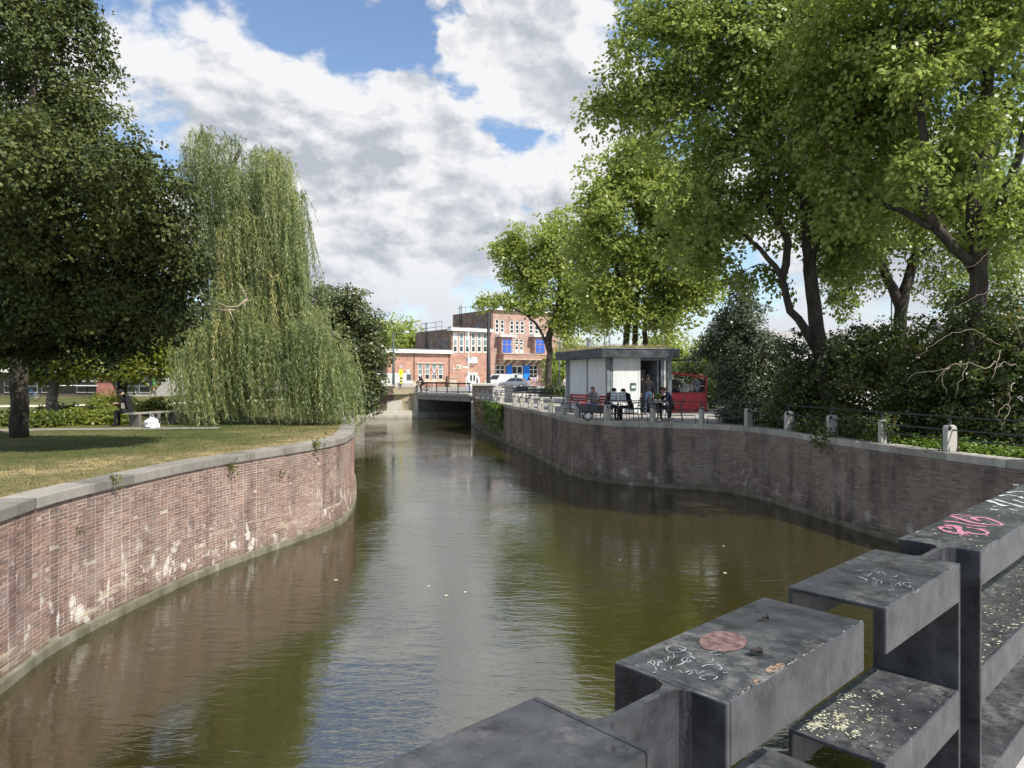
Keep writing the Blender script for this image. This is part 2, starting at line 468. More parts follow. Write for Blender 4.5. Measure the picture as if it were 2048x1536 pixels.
# ------------------------------------------------------------------ the water's edge in plan
LEFT = catmull([(-5.2, 0.5), (-5.5, 4.2), (-6.05, 7.0), (-6.37, 8.84), (-6.53, 10.32), (-6.27, 12.73), (-5.95, 14.29), (-5.18, 16.5), (-4.66, 18.2),
                (-4.58, 19.7), (-5.0, 22.4), (-6.1, 27.2), (-8.2, 35), (-11.3, 50), (-13.4, 64.5)], 0.1)
RIGHT = catmull([(-2.75, 54), (-2.5, 52), (-0.47, 42), (1.15, 34.5), (2.05, 29.6), (2.45, 27.7), (3.4, 26.1), (4.86, 25.1), (6.7, 24.2), (7.75, 22.9), (8.3, 20.6),
                 (8.62, 18.6), (9.1, 16.4), (9.6, 14.6), (9.95, 13.6), (10.5, 11.8), (10.9, 9.6), (10.9, 4)], 0.1)
L0 = np.array((-8.9, 66.7)); R0 = np.array((-3.4, 59.6)); CD = np.array((0.75, 0.66))
L1 = L0 + 16 * CD; R1 = R0 + 16 * CD
def tang(path):
    t = np.gradient(path, axis=0); t /= np.linalg.norm(t, axis=1)[:, None]
    return t, np.column_stack([t[:, 1], -t[:, 0]])        # water lies to the right of the walking direction

def sheet(name, pts, z, m, **kw):
    from mathutils.geometry import tessellate_polygon
    V = [Vector((p[0], p[1], z)) for p in pts]
    tris = tessellate_polygon([V])
    me = bpy.data.meshes.new(name)
    fs = []
    for a, b, c in tris:
        n = (V[b] - V[a]).cross(V[c] - V[a])
        fs.append((a, b, c) if n.z > 0 else (a, c, b))
    me.from_pydata([tuple(v) for v in V], [], fs)
    return finish(me, name, m, **kw)

tl, nl = tang(LEFT); tr, nr = tang(RIGHT)
LIN = LEFT - nl * 0.2; RIN = RIGHT - nr * 0.2
land = [tuple(p) for p in LIN[::4]] + [tuple(L0), tuple(L1), tuple(R1), tuple(R0)] + [tuple(p) for p in RIN[::4]] + \
       [(10.9, -40), (1600, -40), (1600, 2500), (-1600, 2500), (-1600, -40), (-5.2, -40)]
sheet('ground', land, GZ, ASPH, kind='structure')
wp = MB(); wp.add([(-60, -60, 0), (60, -60, 0), (60, 95, 0), (-60, 95, 0)], [(0, 1, 2, 3)])
wp.build('canal_water', water_mat(), kind='structure')

# lawn of the park, its near edge follows the coping
lawn_pts = [tuple(p) for p in (LEFT - nl * 0.47)[::3]] + [(-14, 66), (-30, 75), (-90, 75), (-90, -20), (-6, -20)]
LAWN = lawn_mat()
lw = sheet('lawn', lawn_pts, GZ + 0.03, LAWN, kind='structure')
# terrace paving of the cafe corner
sheet('terrace_pavement', [tuple(p) for p in (RIGHT - nr * 0.40)[::3] if p[1] > 22.4] + [(12, 22.4), (14, 30), (14, 42), (4, 58), (-2.2, 58)], GZ + 0.006, PAVE, kind='structure')
# strip of bare earth and leaf litter under the hedge
SOIL = mat('hedge_soil', (0.06, 0.05, 0.03), 0.95, 0.3, 5, 0.5, col2=(0.05, 0.075, 0.02))
sheet('planting_bed', [tuple(p) for p in (RIGHT - nr * 0.42)[::3] if p[1] < 23.6] + [(10.9, 2), (22, 2), (22, 27), (8.5, 27)], GZ + 0.012, SOIL, kind='structure')
# gravel path across the lawn
GRAVEL = mat('gravel_path', (0.62, 0.55, 0.43), 0.95, 0.08, 8)
pc = catmull([(-60, 38), (-34, 38.6), (-27, 39.5), (-21, 43), (-17, 50), (-16.5, 60)], 1.0)
tp, npn = tang(pc)
sheet('gravel_path', [tuple(p) for p in pc + npn * 1.3] + [tuple(p) for p in (pc - npn * 1.3)[::-1]], GZ + 0.036, GRAVEL, kind='structure')
pc = catmull([(-40, 21.2), (-19, 21.6), (-13.5, 22.3), (-11, 22.6), (-9.4, 22.8)], 0.5)
tp, npn = tang(pc)
sheet('narrow_path', [tuple(p) for p in pc + npn * 0.4] + [tuple(p) for p in (pc - npn * 0.4)[::-1]], GZ + 0.037, mat('path_slabs', (0.24, 0.23, 0.20), 0.9, 0.15, 5), kind='structure')

# ------------------------------------------------------------------ quay walls, brick by brick
def strip(mb, path, n, off, z0, z1, top=None, mi=0):
    """vertical ribbon along the path, optional top lip reaching back"""
    a = path + n * off
    k = len(a)
    V = np.vstack([np.column_stack([a, np.full(k, z0)]), np.column_stack([a, np.full(k, z1)])])
    f = [(i, k + i, k + i + 1, i + 1) for i in range(k - 1)]
    mb.add(V, f, mi)
    if top is not None:
        bk = path + n * (off - top)
        V = np.vstack([np.column_stack([a, np.full(k, z1)]), np.column_stack([bk, np.full(k, z1)])])
        mb.add(V, [(i, k + i, k + i + 1, i + 1) for i in range(k - 1)], mi)

def brick_piece(L, h, d=0.05):
    b = 0.004
    x0, x1, z0, z1 = -L / 2, L / 2, 0, h
    return [(x0, 0, z0), (x1, 0, z0), (x1, 0, z1), (x0, 0, z1),
            (x0 + b, d, z0 + b), (x1 - b, d, z0 + b), (x1 - b, d, z1 - b), (x0 + b, d, z1 - b)], \
           [(4, 5, 6, 7), (0, 1, 5, 4), (1, 2, 6, 5), (2, 3, 7, 6), (3, 0, 4, 7)]

def quay(name, label, path, z0, z1, course, blen, bm_, mm_, i0, i1, seed, headers, cm_):
    t, n = tang(path)
    rnd = random.Random(seed)
    mid = path[len(path) // 2]
    th = thing(name, label, 'wall', (path[i0][0], path[i0][1], 0))
    mb = MB(); strip(mb, path, n, 0.0, -0.8, z1 + 0.02)
    mb.build('mortar_face', mm_, th)
    mb = MB(); strip(mb, path, n, 0.085, -0.8, 0.13, 0.085)
    k = len(path); a = path + n * 0.085; bk = path + n * 0.0
    mb.build('footing', FOOT, th)
    s = np.r_[0, np.cumsum(np.linalg.norm(np.diff(path, axis=0), axis=1))]
    s0, s1 = s[i0], s[i1]
    bricks = []
    row = 0
    z = z0
    while z + course < z1:
        bl = blen if (not headers or row % 2 == 0) else blen / 2
        u = s0 + (0.0 if row % 2 == 0 else blen / 4 if headers else blen / 2)
        while u < s1:
            x = np.interp(u, s, path[:, 0]); y = np.interp(u, s, path[:, 1])
            tx = np.interp(u, s, t[:, 0]); ty = np.interp(u, s, t[:, 1])
            bricks.append((x, y, z, tx, ty, bl - 0.010, rnd.random(), rnd.gauss(0, 0.0020) - (0.005 if rnd.random() < 0.03 else 0), math.hypot(x, y - 0)))
            u += bl
        z += course; row += 1
    def seen(b):
        return b[1] > 4 and abs(b[0] / b[1]) < 0.715 and abs((CZ - b[2]) / b[1]) < 0.53
    vis = sorted([i for i, b in enumerate(bricks) if seen(b) and b[5] > blen * 0.6], key=lambda i: bricks[i][8])
    single = set(vis[:300])
    V = []; T = []
    h = course - 0.010
    pv, pf = brick_piece(1.0, h)
    for i, (x, y, z, tx, ty, L, tint, jit, dd) in enumerate(bricks):
        if i in single: continue
        vv, ff = brick_piece(L, h, 0.007 + jit)
        w = [(x + tx * q[0] + ty * (q[1] if q[1] > 0 else -0.02), y + ty * q[0] - tx * (q[1] if q[1] > 0 else -0.02), z + q[2]) for q in vv]
        for q in ff: V.extend(w[c] for c in q)
        T.extend([tint] * 5)
    me = quadmesh('brick_courses', np.array(V), np.array(T))
    finish(me, 'brick_courses', bm_, th, kind='stuff')
    var = []
    for v_ in range(14):
        vv, ff = brick_piece(blen - 0.010, h, 0.007)
        vv = [(q[0], -(q[1] if q[1] > 0 else -0.02), q[2]) for q in vv]
        me = bpy.data.meshes.new('brick'); me.from_pydata(vv, [], [f[::-1] for f in ff])
        at = me.attributes.new('tint', 'FLOAT', 'FACE'); at.data.foreach_set('value', np.full(5, (v_ + 0.5) / 14, dtype=np.float32))
        me.materials.append(bm_); var.append(me)
    base = Vector((path[i0][0], path[i0][1], 0))
    for i in sorted(single):
        x, y, z, tx, ty, L, tint, jit, dd = bricks[i]
        o = bpy.data.objects.new('brick', var[int(tint * 13.99)])
        COL.objects.link(o); o.parent = th
        o.location = Vector((x + ty * jit, y - tx * jit, z)) - base
        o.rotation_euler = (0, 0, math.atan2(ty, tx))
    # coping stones
    u = s0; depth = 0.46
    while u < s1 - 0.2:
        l = rnd.uniform(0.95, 1.35); e = min(u + l - 0.012, s1)
        us = np.linspace(u, e, 5)
        pp = np.column_stack([np.interp(us, s, path[:, c]) for c in (0, 1)])
        nn = np.column_stack([np.interp(us, s, n[:, c]) for c in (0, 1)])
        dz = rnd.gauss(0, 0.004)
        f_ = pp + nn * (0.045 + rnd.gauss(0, 0.004)); bk = pp - nn * depth
        poly = [(*q, z1) for q in f_] + [(*q, z1) for q in bk[::-1]]
        mb = MB(); mb.prism(poly, (0, 0, QZ - z1 + dz), t=rnd.random())
        mb.t = [rnd.random()] * len(mb.f); mb.t[0] += 1e-4
        mb.build('coping_stone', cm_, th, bevel=0.012, recalc=True)
        u += l
    return th

iL0 = int(np.argmin(abs(LEFT[:, 1] - 0.8))); iL1 = int(np.argmin(abs(LEFT[:, 1] - 31)))
quay('quay_wall', 'red brick quay wall streaked with white lime below the park lawn', LEFT, 0.14, 2.09, 0.054, 0.205, LB, LM, iL0, iL1, 3, True, STONE)
iR0 = 6; iR1 = int(np.argmin(abs(RIGHT[:, 1] - 12.2)))
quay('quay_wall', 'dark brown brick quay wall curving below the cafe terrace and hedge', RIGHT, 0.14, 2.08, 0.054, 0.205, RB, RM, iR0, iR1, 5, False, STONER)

# dry blades and tufts on the lawn beside the coping
def grass_blades(name, pts, hgt, wid, seed, mat_, tint=None):
    r = np.random.default_rng(seed); n = len(pts)
    a = r.uniform(0, 2 * math.pi, n); h = hgt * r.uniform(0.4, 1.3, n)
    lean = r.normal(0, 0.5, (n, 2)) * h[:, None]
    w = wid * r.uniform(0.6, 1.4, n)
    d = np.column_stack([np.cos(a), np.sin(a), np.zeros(n)]) * w[:, None]
    tip = pts + np.column_stack([lean, h])
    V = np.empty((n, 3, 3)); V[:, 0] = pts - d; V[:, 1] = pts + d; V[:, 2] = tip
    return quadmesh(name, V.reshape(-1, 3), r.random(n) if tint is None else tint, 3)
def leaf_mat(name, c1, c2, c3=None, transl=0.35, rough=0.40, spec=0.5):
    """leaf: colour runs from c1 to c2 by the leaf's own tint, some light passes through"""
    if name in MATS: return MATS[name]
    m = bpy.data.materials.new(name); m.use_nodes = True
    nt, N, L = nodes_of(m)
    b = nt.nodes['Principled BSDF']; b.inputs['Roughness'].default_value = rough; b.inputs['Specular IOR Level'].default_value = spec
    at = N('ShaderNodeAttribute'); at.attribute_name = 'tint'
    r = N('ShaderNodeValToRGB'); el = r.color_ramp.elements
    el[0].color = (*c1, 1); el[0].position = 0.1; el[1].color = (*c2, 1); el[1].position = 0.85
    if c3:
        e = el.new(0.97); e.color = (*c3, 1)
    L(at.outputs['Fac'], r.inputs[0]); L(r.outputs[0], b.inputs['Base Color'])
    tr = N('ShaderNodeBsdfTranslucent')
    hs = N('ShaderNodeHueSaturation'); hs.inputs['Saturation'].default_value = 1.05; hs.inputs['Value'].default_value = 1.5; hs.inputs['Hue'].default_value = 0.49
    L(r.outputs[0], hs.inputs['Color']); L(hs.outputs[0], tr.inputs[0])
    ms = N('ShaderNodeMixShader'); ms.inputs[0].default_value = transl
    out = nt.nodes['Material Output']
    L(b.outputs[0], ms.inputs[1]); L(tr.outputs[0], ms.inputs[2]); L(ms.outputs[0], out.inputs[0])
    MATS[name] = m
    return m
def lawn_points(n, seed):
    r = np.random.default_rng(seed)
    ok = (LEFT[:, 1] > 6.5) & (LEFT[:, 1] < 30)
    idx = r.choice(np.where(ok)[0], n)
    off = 0.36 + np.abs(r.normal(0, 1, n)) * 3.2
    p = LEFT[idx] - nl[idx] * off[:, None]
    return np.column_stack([p, np.full(n, GZ + 0.025)]), off
gp, goff = lawn_points(30000, 4)
gt = np.clip(0.74 - goff / 3.4 + np.random.default_rng(2).normal(0, 0.28, len(gp)), 0, 1)
finish(grass_blades('lawn_grass', gp, 0.055, 0.006, 5, None, gt), 'lawn_grass', leaf_mat('dry_grass', (0.07, 0.10, 0.025), (0.34, 0.27, 0.13), transl=0.2, rough=0.8),
       label='short patchy grass, straw dry along the quay coping', cat='grass', kind='stuff')
# belt of trodden, straw-dry turf along the coping, fading into the green lawn
sel = np.where((LEFT[:, 1] > 4.5) & (LEFT[:, 1] < 30))[0][::2]
cols = np.linspace(0.45, 3.9, 12); V = []; DR = []; FF = []
for a_, i_ in enumerate(sel):
    for b_, o_ in enumerate(cols):
        q_ = LEFT[i_] - nl[i_] * o_; V.append((q_[0], q_[1], GZ + 0.036)); k_ = 1 - (o_ - 0.45) / 3.45
        DR.append(0.22 * k_ ** 0.8 * (1.0 if LEFT[i_][1] < 22 else 0.5))
nb_ = len(cols)
FF = [(a * nb_ + b, a * nb_ + b + 1, (a + 1) * nb_ + b + 1, (a + 1) * nb_ + b) for a in range(len(sel) - 1) for b in range(nb_ - 1)]
me = bpy.data.meshes.new('dry_turf'); me.from_pydata(V, [], [f[::-1] for f in FF])
at_ = me.attributes.new('dry', 'FLOAT', 'POINT'); at_.data.foreach_set('value', np.array(DR, dtype=np.float32))
finish(me, 'dry_turf', LAWN, kind='structure')

# weeds rooted in the joints of the left quay wall
def wall_weed(u_i, z, n, sz, lab, seed):
    r = np.random.default_rng(seed); c = np.array((*(LEFT[u_i] + nl[u_i] * 0.03), z))
    d_ = np.column_stack([nl[u_i][0] + r.normal(0, .7, n), nl[u_i][1] + r.normal(0, .7, n), r.normal(-.1, .8, n)])
    p = c + d_ * r.uniform(0, sz, (n, 1)) * .8
    a = r.normal(size=(n, 3)); a[:, 2] -= .4; a /= np.linalg.norm(a, axis=1)[:, None]
    sd = np.cross(a, r.normal(size=(n, 3))); sd /= np.linalg.norm(sd, axis=1)[:, None]
    L_ = sz * .35 * r.uniform(.6, 1.3, n)[:, None]
    V = np.empty((n, 4, 3)); V[:, 0] = p; V[:, 1] = p + a * L_ * .5 + sd * L_ * .3; V[:, 2] = p + a * L_; V[:, 3] = p + a * L_ * .5 - sd * L_ * .3
    th = thing('wall_weed', lab, 'plant', tuple(c)); finish(quadmesh('leaf_mass', V.reshape(-1, 3), r.random(n)), 'leaf_mass', leaf_mat('leaf_wallweed', (.06, .09, .02), (.20, .20, .05), transl=.3), th, kind='stuff')
def iy(y): return int(np.argmin(abs(LEFT[:, 1] - y) + (LEFT[:, 1] > 20) * 99))
wall_weed(iy(14.6), 2.05, 60, .20, 'dry weed sprouting under the coping, mid left quay', 1)
wall_weed(iy(16.2), 1.72, 40, .16, 'small weed in a brick joint of the left quay, farther on', 2)
wall_weed(iy(10.6), 1.62, 26, .10, 'tiny weed in a joint of the near left quay', 3)
wall_weed(iy(17.4), 2.26, 90, .22, 'green weed tuft on the coping before the quay bend', 4)
wall_weed(iy(11.4), 2.27, 60, .16, 'low weed tuft on the inner coping edge near the left', 5)
# ------------------------------------------------------------------ near bridge and its steel railing
T2 = np.array((0.731, 0.683, 0)); T2 /= np.linalg.norm(T2)
N2 = np.array((T2[1], -T2[0], 0))
AX = np.array([T2, N2, (0, 0, 1.0)])
P0 = np.array((0.369, 1.199, 0))
def RP(s, w, z):
    return P0 + T2 * s + N2 * w + np.array((0, 0, z))
DECK = mat('bridge_deck', (0.42, 0.41, 0.39), 0.9, 0.1, 14, 0.3)
mb = MB()
mb.prism([RP(-16, -0.33, 1.7), RP(15, -0.33, 1.7), RP(15, 11, 1.7), RP(-16, 11, 1.7)], (0, 0, 0.57))
mb.build('near_bridge_deck', DECK, kind='structure', recalc=True)

def steel_mat():
    m = mat('railing_steel', (0.043, 0.045, 0.050), 0.42, 0.3, 14, 0.12, spec=0.5, bscale=120)
    nt, N, L = nodes_of(m)
    b = nt.nodes['Principled BSDF']
    src = b.inputs['Base Color'].links[0].from_socket
    geo = N('ShaderNodeNewGeometry')
    nz = N('ShaderNodeTexNoise'); nz.inputs['Scale'].default_value = 22; nz.inputs['Detail'].default_value = 9; nz.inputs['Roughness'].default_value = 0.75
    L(geo.outputs['Position'], nz.inputs['Vector'])
    n2 = N('ShaderNodeTexNoise'); n2.inputs['Scale'].default_value = 3.5; n2.inputs['Detail'].default_value = 4; L(geo.outputs['Position'], n2.inputs['Vector'])
    # dust and bird lime settle on the tops
    sep = N('ShaderNodeSeparateXYZ'); L(geo.outputs['Normal'], sep.inputs[0])
    up = N('ShaderNodeMapRange'); up.inputs[1].default_value = 0.6; up.inputs[2].default_value = 0.95; L(sep.outputs[2], up.inputs[0])
    a = N('ShaderNodeMapRange'); a.inputs[1].default_value = 0.44; a.inputs[2].default_value = 0.66; L(nz.outputs['Fac'], a.inputs[0])
    c = N('ShaderNodeMapRange'); c.inputs[1].default_value = 0.4; c.inputs[2].default_value = 0.62; L(n2.outputs['Fac'], c.inputs[0])
    m1 = N('ShaderNodeMath'); m1.operation = 'MULTIPLY'; L(a.outputs[0], m1.inputs[0]); L(up.outputs[0], m1.inputs[1])
    m2 = N('ShaderNodeMath'); m2.operation = 'MULTIPLY'; L(m1.outputs[0], m2.inputs[0]); L(c.outputs[0], m2.inputs[1])
    m3 = N('ShaderNodeMath'); m3.operation = 'MULTIPLY'; L(m2.outputs[0], m3.inputs[0]); m3.inputs[1].default_value = 0.85
    q = N('ShaderNodeMix'); q.data_type = 'RGBA'; L(m3.outputs[0], q.inputs[0]); L(src, q.inputs[6]); q.inputs[7].default_value = (0.20, 0.20, 0.19, 1)
    # fine pale scratches and drips on the sides
    mp = N('ShaderNodeMapping'); mp.inputs['Scale'].default_value = (40, 40, 2.5); L(geo.outputs['Position'], mp.inputs[0])
    n3 = N('ShaderNodeTexNoise'); n3.inputs['Scale'].default_value = 1.0; n3.inputs['Detail'].default_value = 5; L(mp.outputs[0], n3.inputs['Vector'])
    r3 = N('ShaderNodeMapRange'); r3.inputs[1].default_value = 0.62; r3.inputs[2].default_value = 0.78; r3.inputs[4].default_value = 0.4; L(n3.outputs['Fac'], r3.inputs[0])
    q2 = N('ShaderNodeMix'); q2.data_type = 'RGBA'; L(r3.outputs[0], q2.inputs[0]); L(q.outputs[2], q2.inputs[6]); q2.inputs[7].default_value = (0.16, 0.15, 0.14, 1)
    L(q2.outputs[2], b.inputs['Base Color'])
    rr = N('ShaderNodeMapRange'); rr.inputs[3].default_value = 0.20; rr.inputs[4].default_value = 0.52; L(nz.outputs['Fac'], rr.inputs[0]); L(rr.outputs[0], b.inputs['Roughness'])
    return m
STEEL = steel_mat()
RZ = 3.35; LEV = (3.35, 2.98, 2.61)
CW = 0.235; AL = 0.577; BW = 0.24; PT = 0.012; FH = 0.112
def railing_unit(s_right, label, reach=AL):
    """H-section post with cantilevered channel arms on both sides at three levels; s_right: right flange"""
    sl, sr = s_right - CW, s_right
    th = thing('railing_unit', label, 'railing', tuple(RP((sl + sr) / 2, -BW / 2, 2.27)), 0.0, 'steel railing units along the bridge edge')
    for s in (sl + PT / 2, sr - PT / 2):
        mb = MB(); mb.box(RP(s, -BW / 2, (2.27 + RZ) / 2), (PT, BW, RZ - 2.27), AX)
        mb.build('flange', STEEL, th, bevel=0.003)
    # web with filleted ends
    mb = MB()
    hw = 0.008; fl = 0.03
    prof = []
    for side in (1, -1):
        pts = [(sl + PT, side * (hw + fl)), (sl + PT + fl * 0.3, side * (hw + fl * 0.3)), (sl + PT + fl, side * hw), (sr - PT - fl, side * hw), (sr - PT - fl * 0.3, side * (hw + fl * 0.3)), (sr - PT, side * (hw + fl))]
        prof += pts if side == 1 else pts[::-1]
    mb.prism([RP(s, -0.105 + w, 2.27) for s, w in prof], (0, 0, RZ - 2.27 - 0.002))
    mb.build('web', STEEL, th, recalc=True)
    for z in LEV:
        for side in (-1, 1):
            a, b = (sl - AL, sl - 0.0005) if side < 0 else (sr + 0.0005, sr + reach)
            mb = MB()
            # one folded channel: outline in the w-z plane swept along the rail
            o = [(0, -FH), (0, 0), (-BW, 0), (-BW, -FH), (-BW + PT, -FH), (-BW + PT, -PT), (-PT, -PT), (-PT, -FH)]
            mb.prism([RP(a, w, z + h) for w, h in o], T2 * (b - a))
            mb.build('channel_arm', STEEL, th, bevel=0.0035, recalc=True)
    for z in LEV:
        for s_, q in ((sl - 0.001, -1), (sr + 0.001, 1)):
            mb = MB(); rw = random.Random(int(z * 100) + q)
            n_ = 26; ws = np.linspace(-0.006, -BW + 0.006, n_)
            mb.tube([RP(s_ + q * 0.002, w + rw.gauss(0, .0006), z - PT - 0.0035) for w in ws], [0.0035 * rw.uniform(.7, 1.3) for _ in ws], 5)
            mb.build('weld_bead', STEEL, th)
    mb = MB(); mb.box(RP((sl + sr) / 2, -BW / 2, 2.278), (0.42, 0.31, 0.016), AX); mb.build('base_plate', STEEL, th, bevel=0.003)
    return th
U0 = railing_unit(0.0, 'near black steel railing unit with white scribbles and a pink disc on top')
U1 = railing_unit(1.52, 'black steel railing unit with a pink graffiti tag on its long top', 5.5)
railing_unit(-1.52, 'plain black steel railing unit outside the left of the picture, next to the scribbled one')

def on_plane(u, v, z):
    d = (CZ - z) * F / (v - 752)
    return np.array((d * (u - 1024) / F, d, z))
def stroke(mb, px, z, w):
    """flat painted ribbon through picture-measured points of the surface"""
    q = np.array([on_plane(u, v, z)[:2] for u, v in px])
    q = catmull(q, 0.006) if len(q) > 2 else np.linspace(q[0], q[1], 6)
    t = np.gradient(q, axis=0); t /= np.linalg.norm(t, axis=1)[:, None] + 1e-9
    n = np.column_stack([t[:, 1], -t[:, 0]])
    k = len(q); wd = w * (0.75 + 0.25 * np.sin(np.linspace(0, 9, k)))
    V = np.vstack([np.column_stack([q + n * wd[:, None], np.full(k, z)]), np.column_stack([q - n * wd[:, None], np.full(k, z)])])
    mb.add(V, [(i, i + 1, k + i + 1, k + i) for i in range(k - 1)])
def zo(pts, sc, ox, oy):
    return [(ox + x * sc, oy + y * sc) for x, y in pts]
WHITEINK = mat('white_marker', (0.36, 0.38, 0.39), 0.7, 0.4, 60)
mb = MB()
B_ = (0.2832, 1200, 1150)
for st in ([(345, 612), (372, 632), (398, 662)], [(335, 622), (372, 600), (388, 618), (374, 636)],                      # P
           [(408, 640), (418, 600), (440, 622)], [(412, 622), (432, 612)],                                              # A
           [(450, 590), (468, 612)], [(480, 606), (484, 572), (518, 590), (520, 556)],                                  # I N
           [(560, 505), (505, 498), (470, 515), (485, 540), (545, 545), (600, 530), (595, 510), (560, 505)],            # Q
           [(560, 522), (600, 535), (650, 560)], [(600, 520), (682, 525)],
           [(540, 640), (590, 620), (620, 590), (600, 580), (575, 605), (630, 615), (640, 600)],
           [(620, 572), (655, 575), (680, 605)], [(645, 575), (700, 615), (760, 620), (800, 600), (795, 590)],
           [(765, 545), (810, 540), (858, 522)], [(815, 563), (860, 560)],
           [(385, 660), (402, 672)], [(375, 690), (400, 682)], [(430, 660), (465, 676), (455, 662)], [(500, 648), (505, 665)],
           [(560, 672), (580, 690)],
           [(600, 690), (640, 672), (650, 690), (620, 704)], [(670, 668), (690, 700)], [(700, 690), (735, 680)],
           [(715, 650), (760, 632), (830, 636), (862, 655), (845, 668)], [(800, 622), (850, 635), (875, 630)], [(890, 655), (915, 668)],
           [(745, 740), (700, 725), (760, 705), (830, 715), (800, 740)], [(1010, 628), (1045, 630), (1060, 618)], [(870, 690), (900, 686)]):
    stroke(mb, zo(st, *B_), RZ + 0.0015, 0.0011)
mb.build('marker_scribble', WHITEINK, U0, kind='stuff')
# faded pink disc and worn rust spots
def blob(mb, u, v, ru, rv, z, seed, k=22, jag=0.12):
    r = random.Random(seed); pts = []; p1, p2, p3 = (r.uniform(0, 6.3) for _ in range(3))
    for i in range(k):
        a = 2 * math.pi * i / k; q = 1 + jag * (0.6 * math.sin(2 * a + p1) + 0.5 * math.sin(3 * a + p2) + 0.35 * math.sin(7 * a + p3)) + r.uniform(-jag, jag) * .2
        p_ = on_plane(u + ru * q * math.cos(a), v + rv * q * math.sin(a), z); w_ = (p_ - P0) @ N2
        if w_ > -0.004: p_ = p_ - N2 * (w_ + 0.004 + 0.0004 * i)
        pts.append(p_)
    mb.add(pts, [tuple(range(k))[::-1]])
mb = MB(); blob(mb, 1446, 1283, 47, 21, RZ + 0.0012, 4, 30, 0.04)
mb.build('pink_disc', mat('faded_pink', (0.15, 0.092, 0.086), 0.7, 0.35, 60), U0)
RUST = mat('bare_rust', (0.27, 0.19, 0.135), 0.9, 0.4, 120, 0.5)
mb = MB(); blob(mb, 1562, 1338, 26, 12, RZ + 0.0013, 8, 20, 0.3); blob(mb, 1515, 1361, 9, 5, RZ + 0.0013, 9, 14, 0.25); blob(mb, 1609, 1325, 8, 3.5, RZ + 0.0013, 6, 12, 0.3)
for k, (u, v) in enumerate(((1525, 1372), (1512, 1380), (1495, 1392), (1487, 1398), (1533, 1368))):
    blob(mb, u - 3, v, 6, 2.6, RZ + 0.0013, 20 + k, 10, 0.35)
mb.build('rust_spots', RUST, U0, kind='stuff')
LEAF0 = mat('dark_dead_leaf', (0.02, 0.018, 0.015), 0.8, 0.2, 50)
for k, (u, v, ru, rv) in enumerate(((1512, 1309, 15, 4.5), (1530, 1241, 9, 2.5))):
    mb = MB(); pts = []
    for i in range(10):
        a = 2 * math.pi * i / 10
        q = on_plane(u + ru * math.cos(a), v + rv * math.sin(a), RZ + 0.002); q[2] += 0.012 * abs(math.sin(a * 1.5)) ; pts.append(q)
    mb.add(pts, [tuple(range(10))[::-1]])
    mb.build('dead_leaf', LEAF0, label='small curled dark leaf lying on the railing, ' + ('beside the pink disc' if k == 0 else 'nearest the far corner'), cat='leaf')
PINK = mat('pink_spray', (0.46, 0.12, 0.18), 0.6, 0.12, 40, col2=(0.38, 0.24, 0.32), bump=0)
mb = MB(); E_ = (0.0967, 1850, 960)
for st, w in (([(545, 1005), (430, 972), (310, 985), (430, 1055), (690, 1112)], 0.010), ([(400, 935), (640, 955), (720, 1040), (790, 1120), (880, 1125)], 0.016),
              ([(395, 850), (620, 862), (900, 925), (1270, 965)], 0.010), ([(850, 970), (1100, 1010), (1290, 1080), (1240, 1120), (1000, 1105), (830, 1065)], 0.010),
              ([(525, 738), (760, 810), (1050, 890), (1420, 930), (1590, 925), (1480, 860), (1250, 780), (1010, 775), (1010, 800), (1130, 842)], 0.011),
              ([(540, 715), (800, 720), (960, 745)], 0.007), ([(700, 745), (900, 770)], 0.006), ([(960, 985), (1290, 1020)], 0.006)):
    stroke(mb, zo(st, *E_), RZ + 0.0015, w)
mb.build('pink_tag', PINK, U1)
mb = MB()
for st, w in (([(1300, 420), (1450, 470), (1660, 540)], 0.014), ([(1440, 395), (1700, 470), (2040, 560)], 0.010), ([(1540, 330), (1700, 305), (1900, 330)], 0.008),
              ([(1350, 600), (1500, 615)], 0.012), ([(1700, 260), (1900, 235), (2047, 245)], 0.009), ([(1830, 410), (2047, 470)], 0.009), ([(1820, 95), (1940, 105)], 0.012),
              ([(1740, 590), (1920, 640)], 0.005), ([(1400, 540), (1500, 545)], 0.008), ([(1950, 340), (2047, 380)], 0.01)):
    stroke(mb, zo(st, *E_), RZ + 0.0014, w)
mb.build('white_smear', mat('white_smear', (0.50, 0.53, 0.53), 0.8, 0.2, 60), U1, kind='stuff')
mb = MB(); r_ = random.Random(3)
C_ = (0.3813, 1560, 950)
for k in range(34):
    x = r_.uniform(385, 700); y = 520 + (x - 385) * 0.19 + r_.gauss(0, 18)
    stroke(mb, zo([(x, y), (x + r_.uniform(8, 26), y + r_.uniform(-8, 10)), (x + r_.uniform(20, 36), y + r_.uniform(-4, 14))], *C_), RZ + 0.0015, 0.0010)
mb.build('marker_scribble', WHITEINK, U1, kind='stuff')
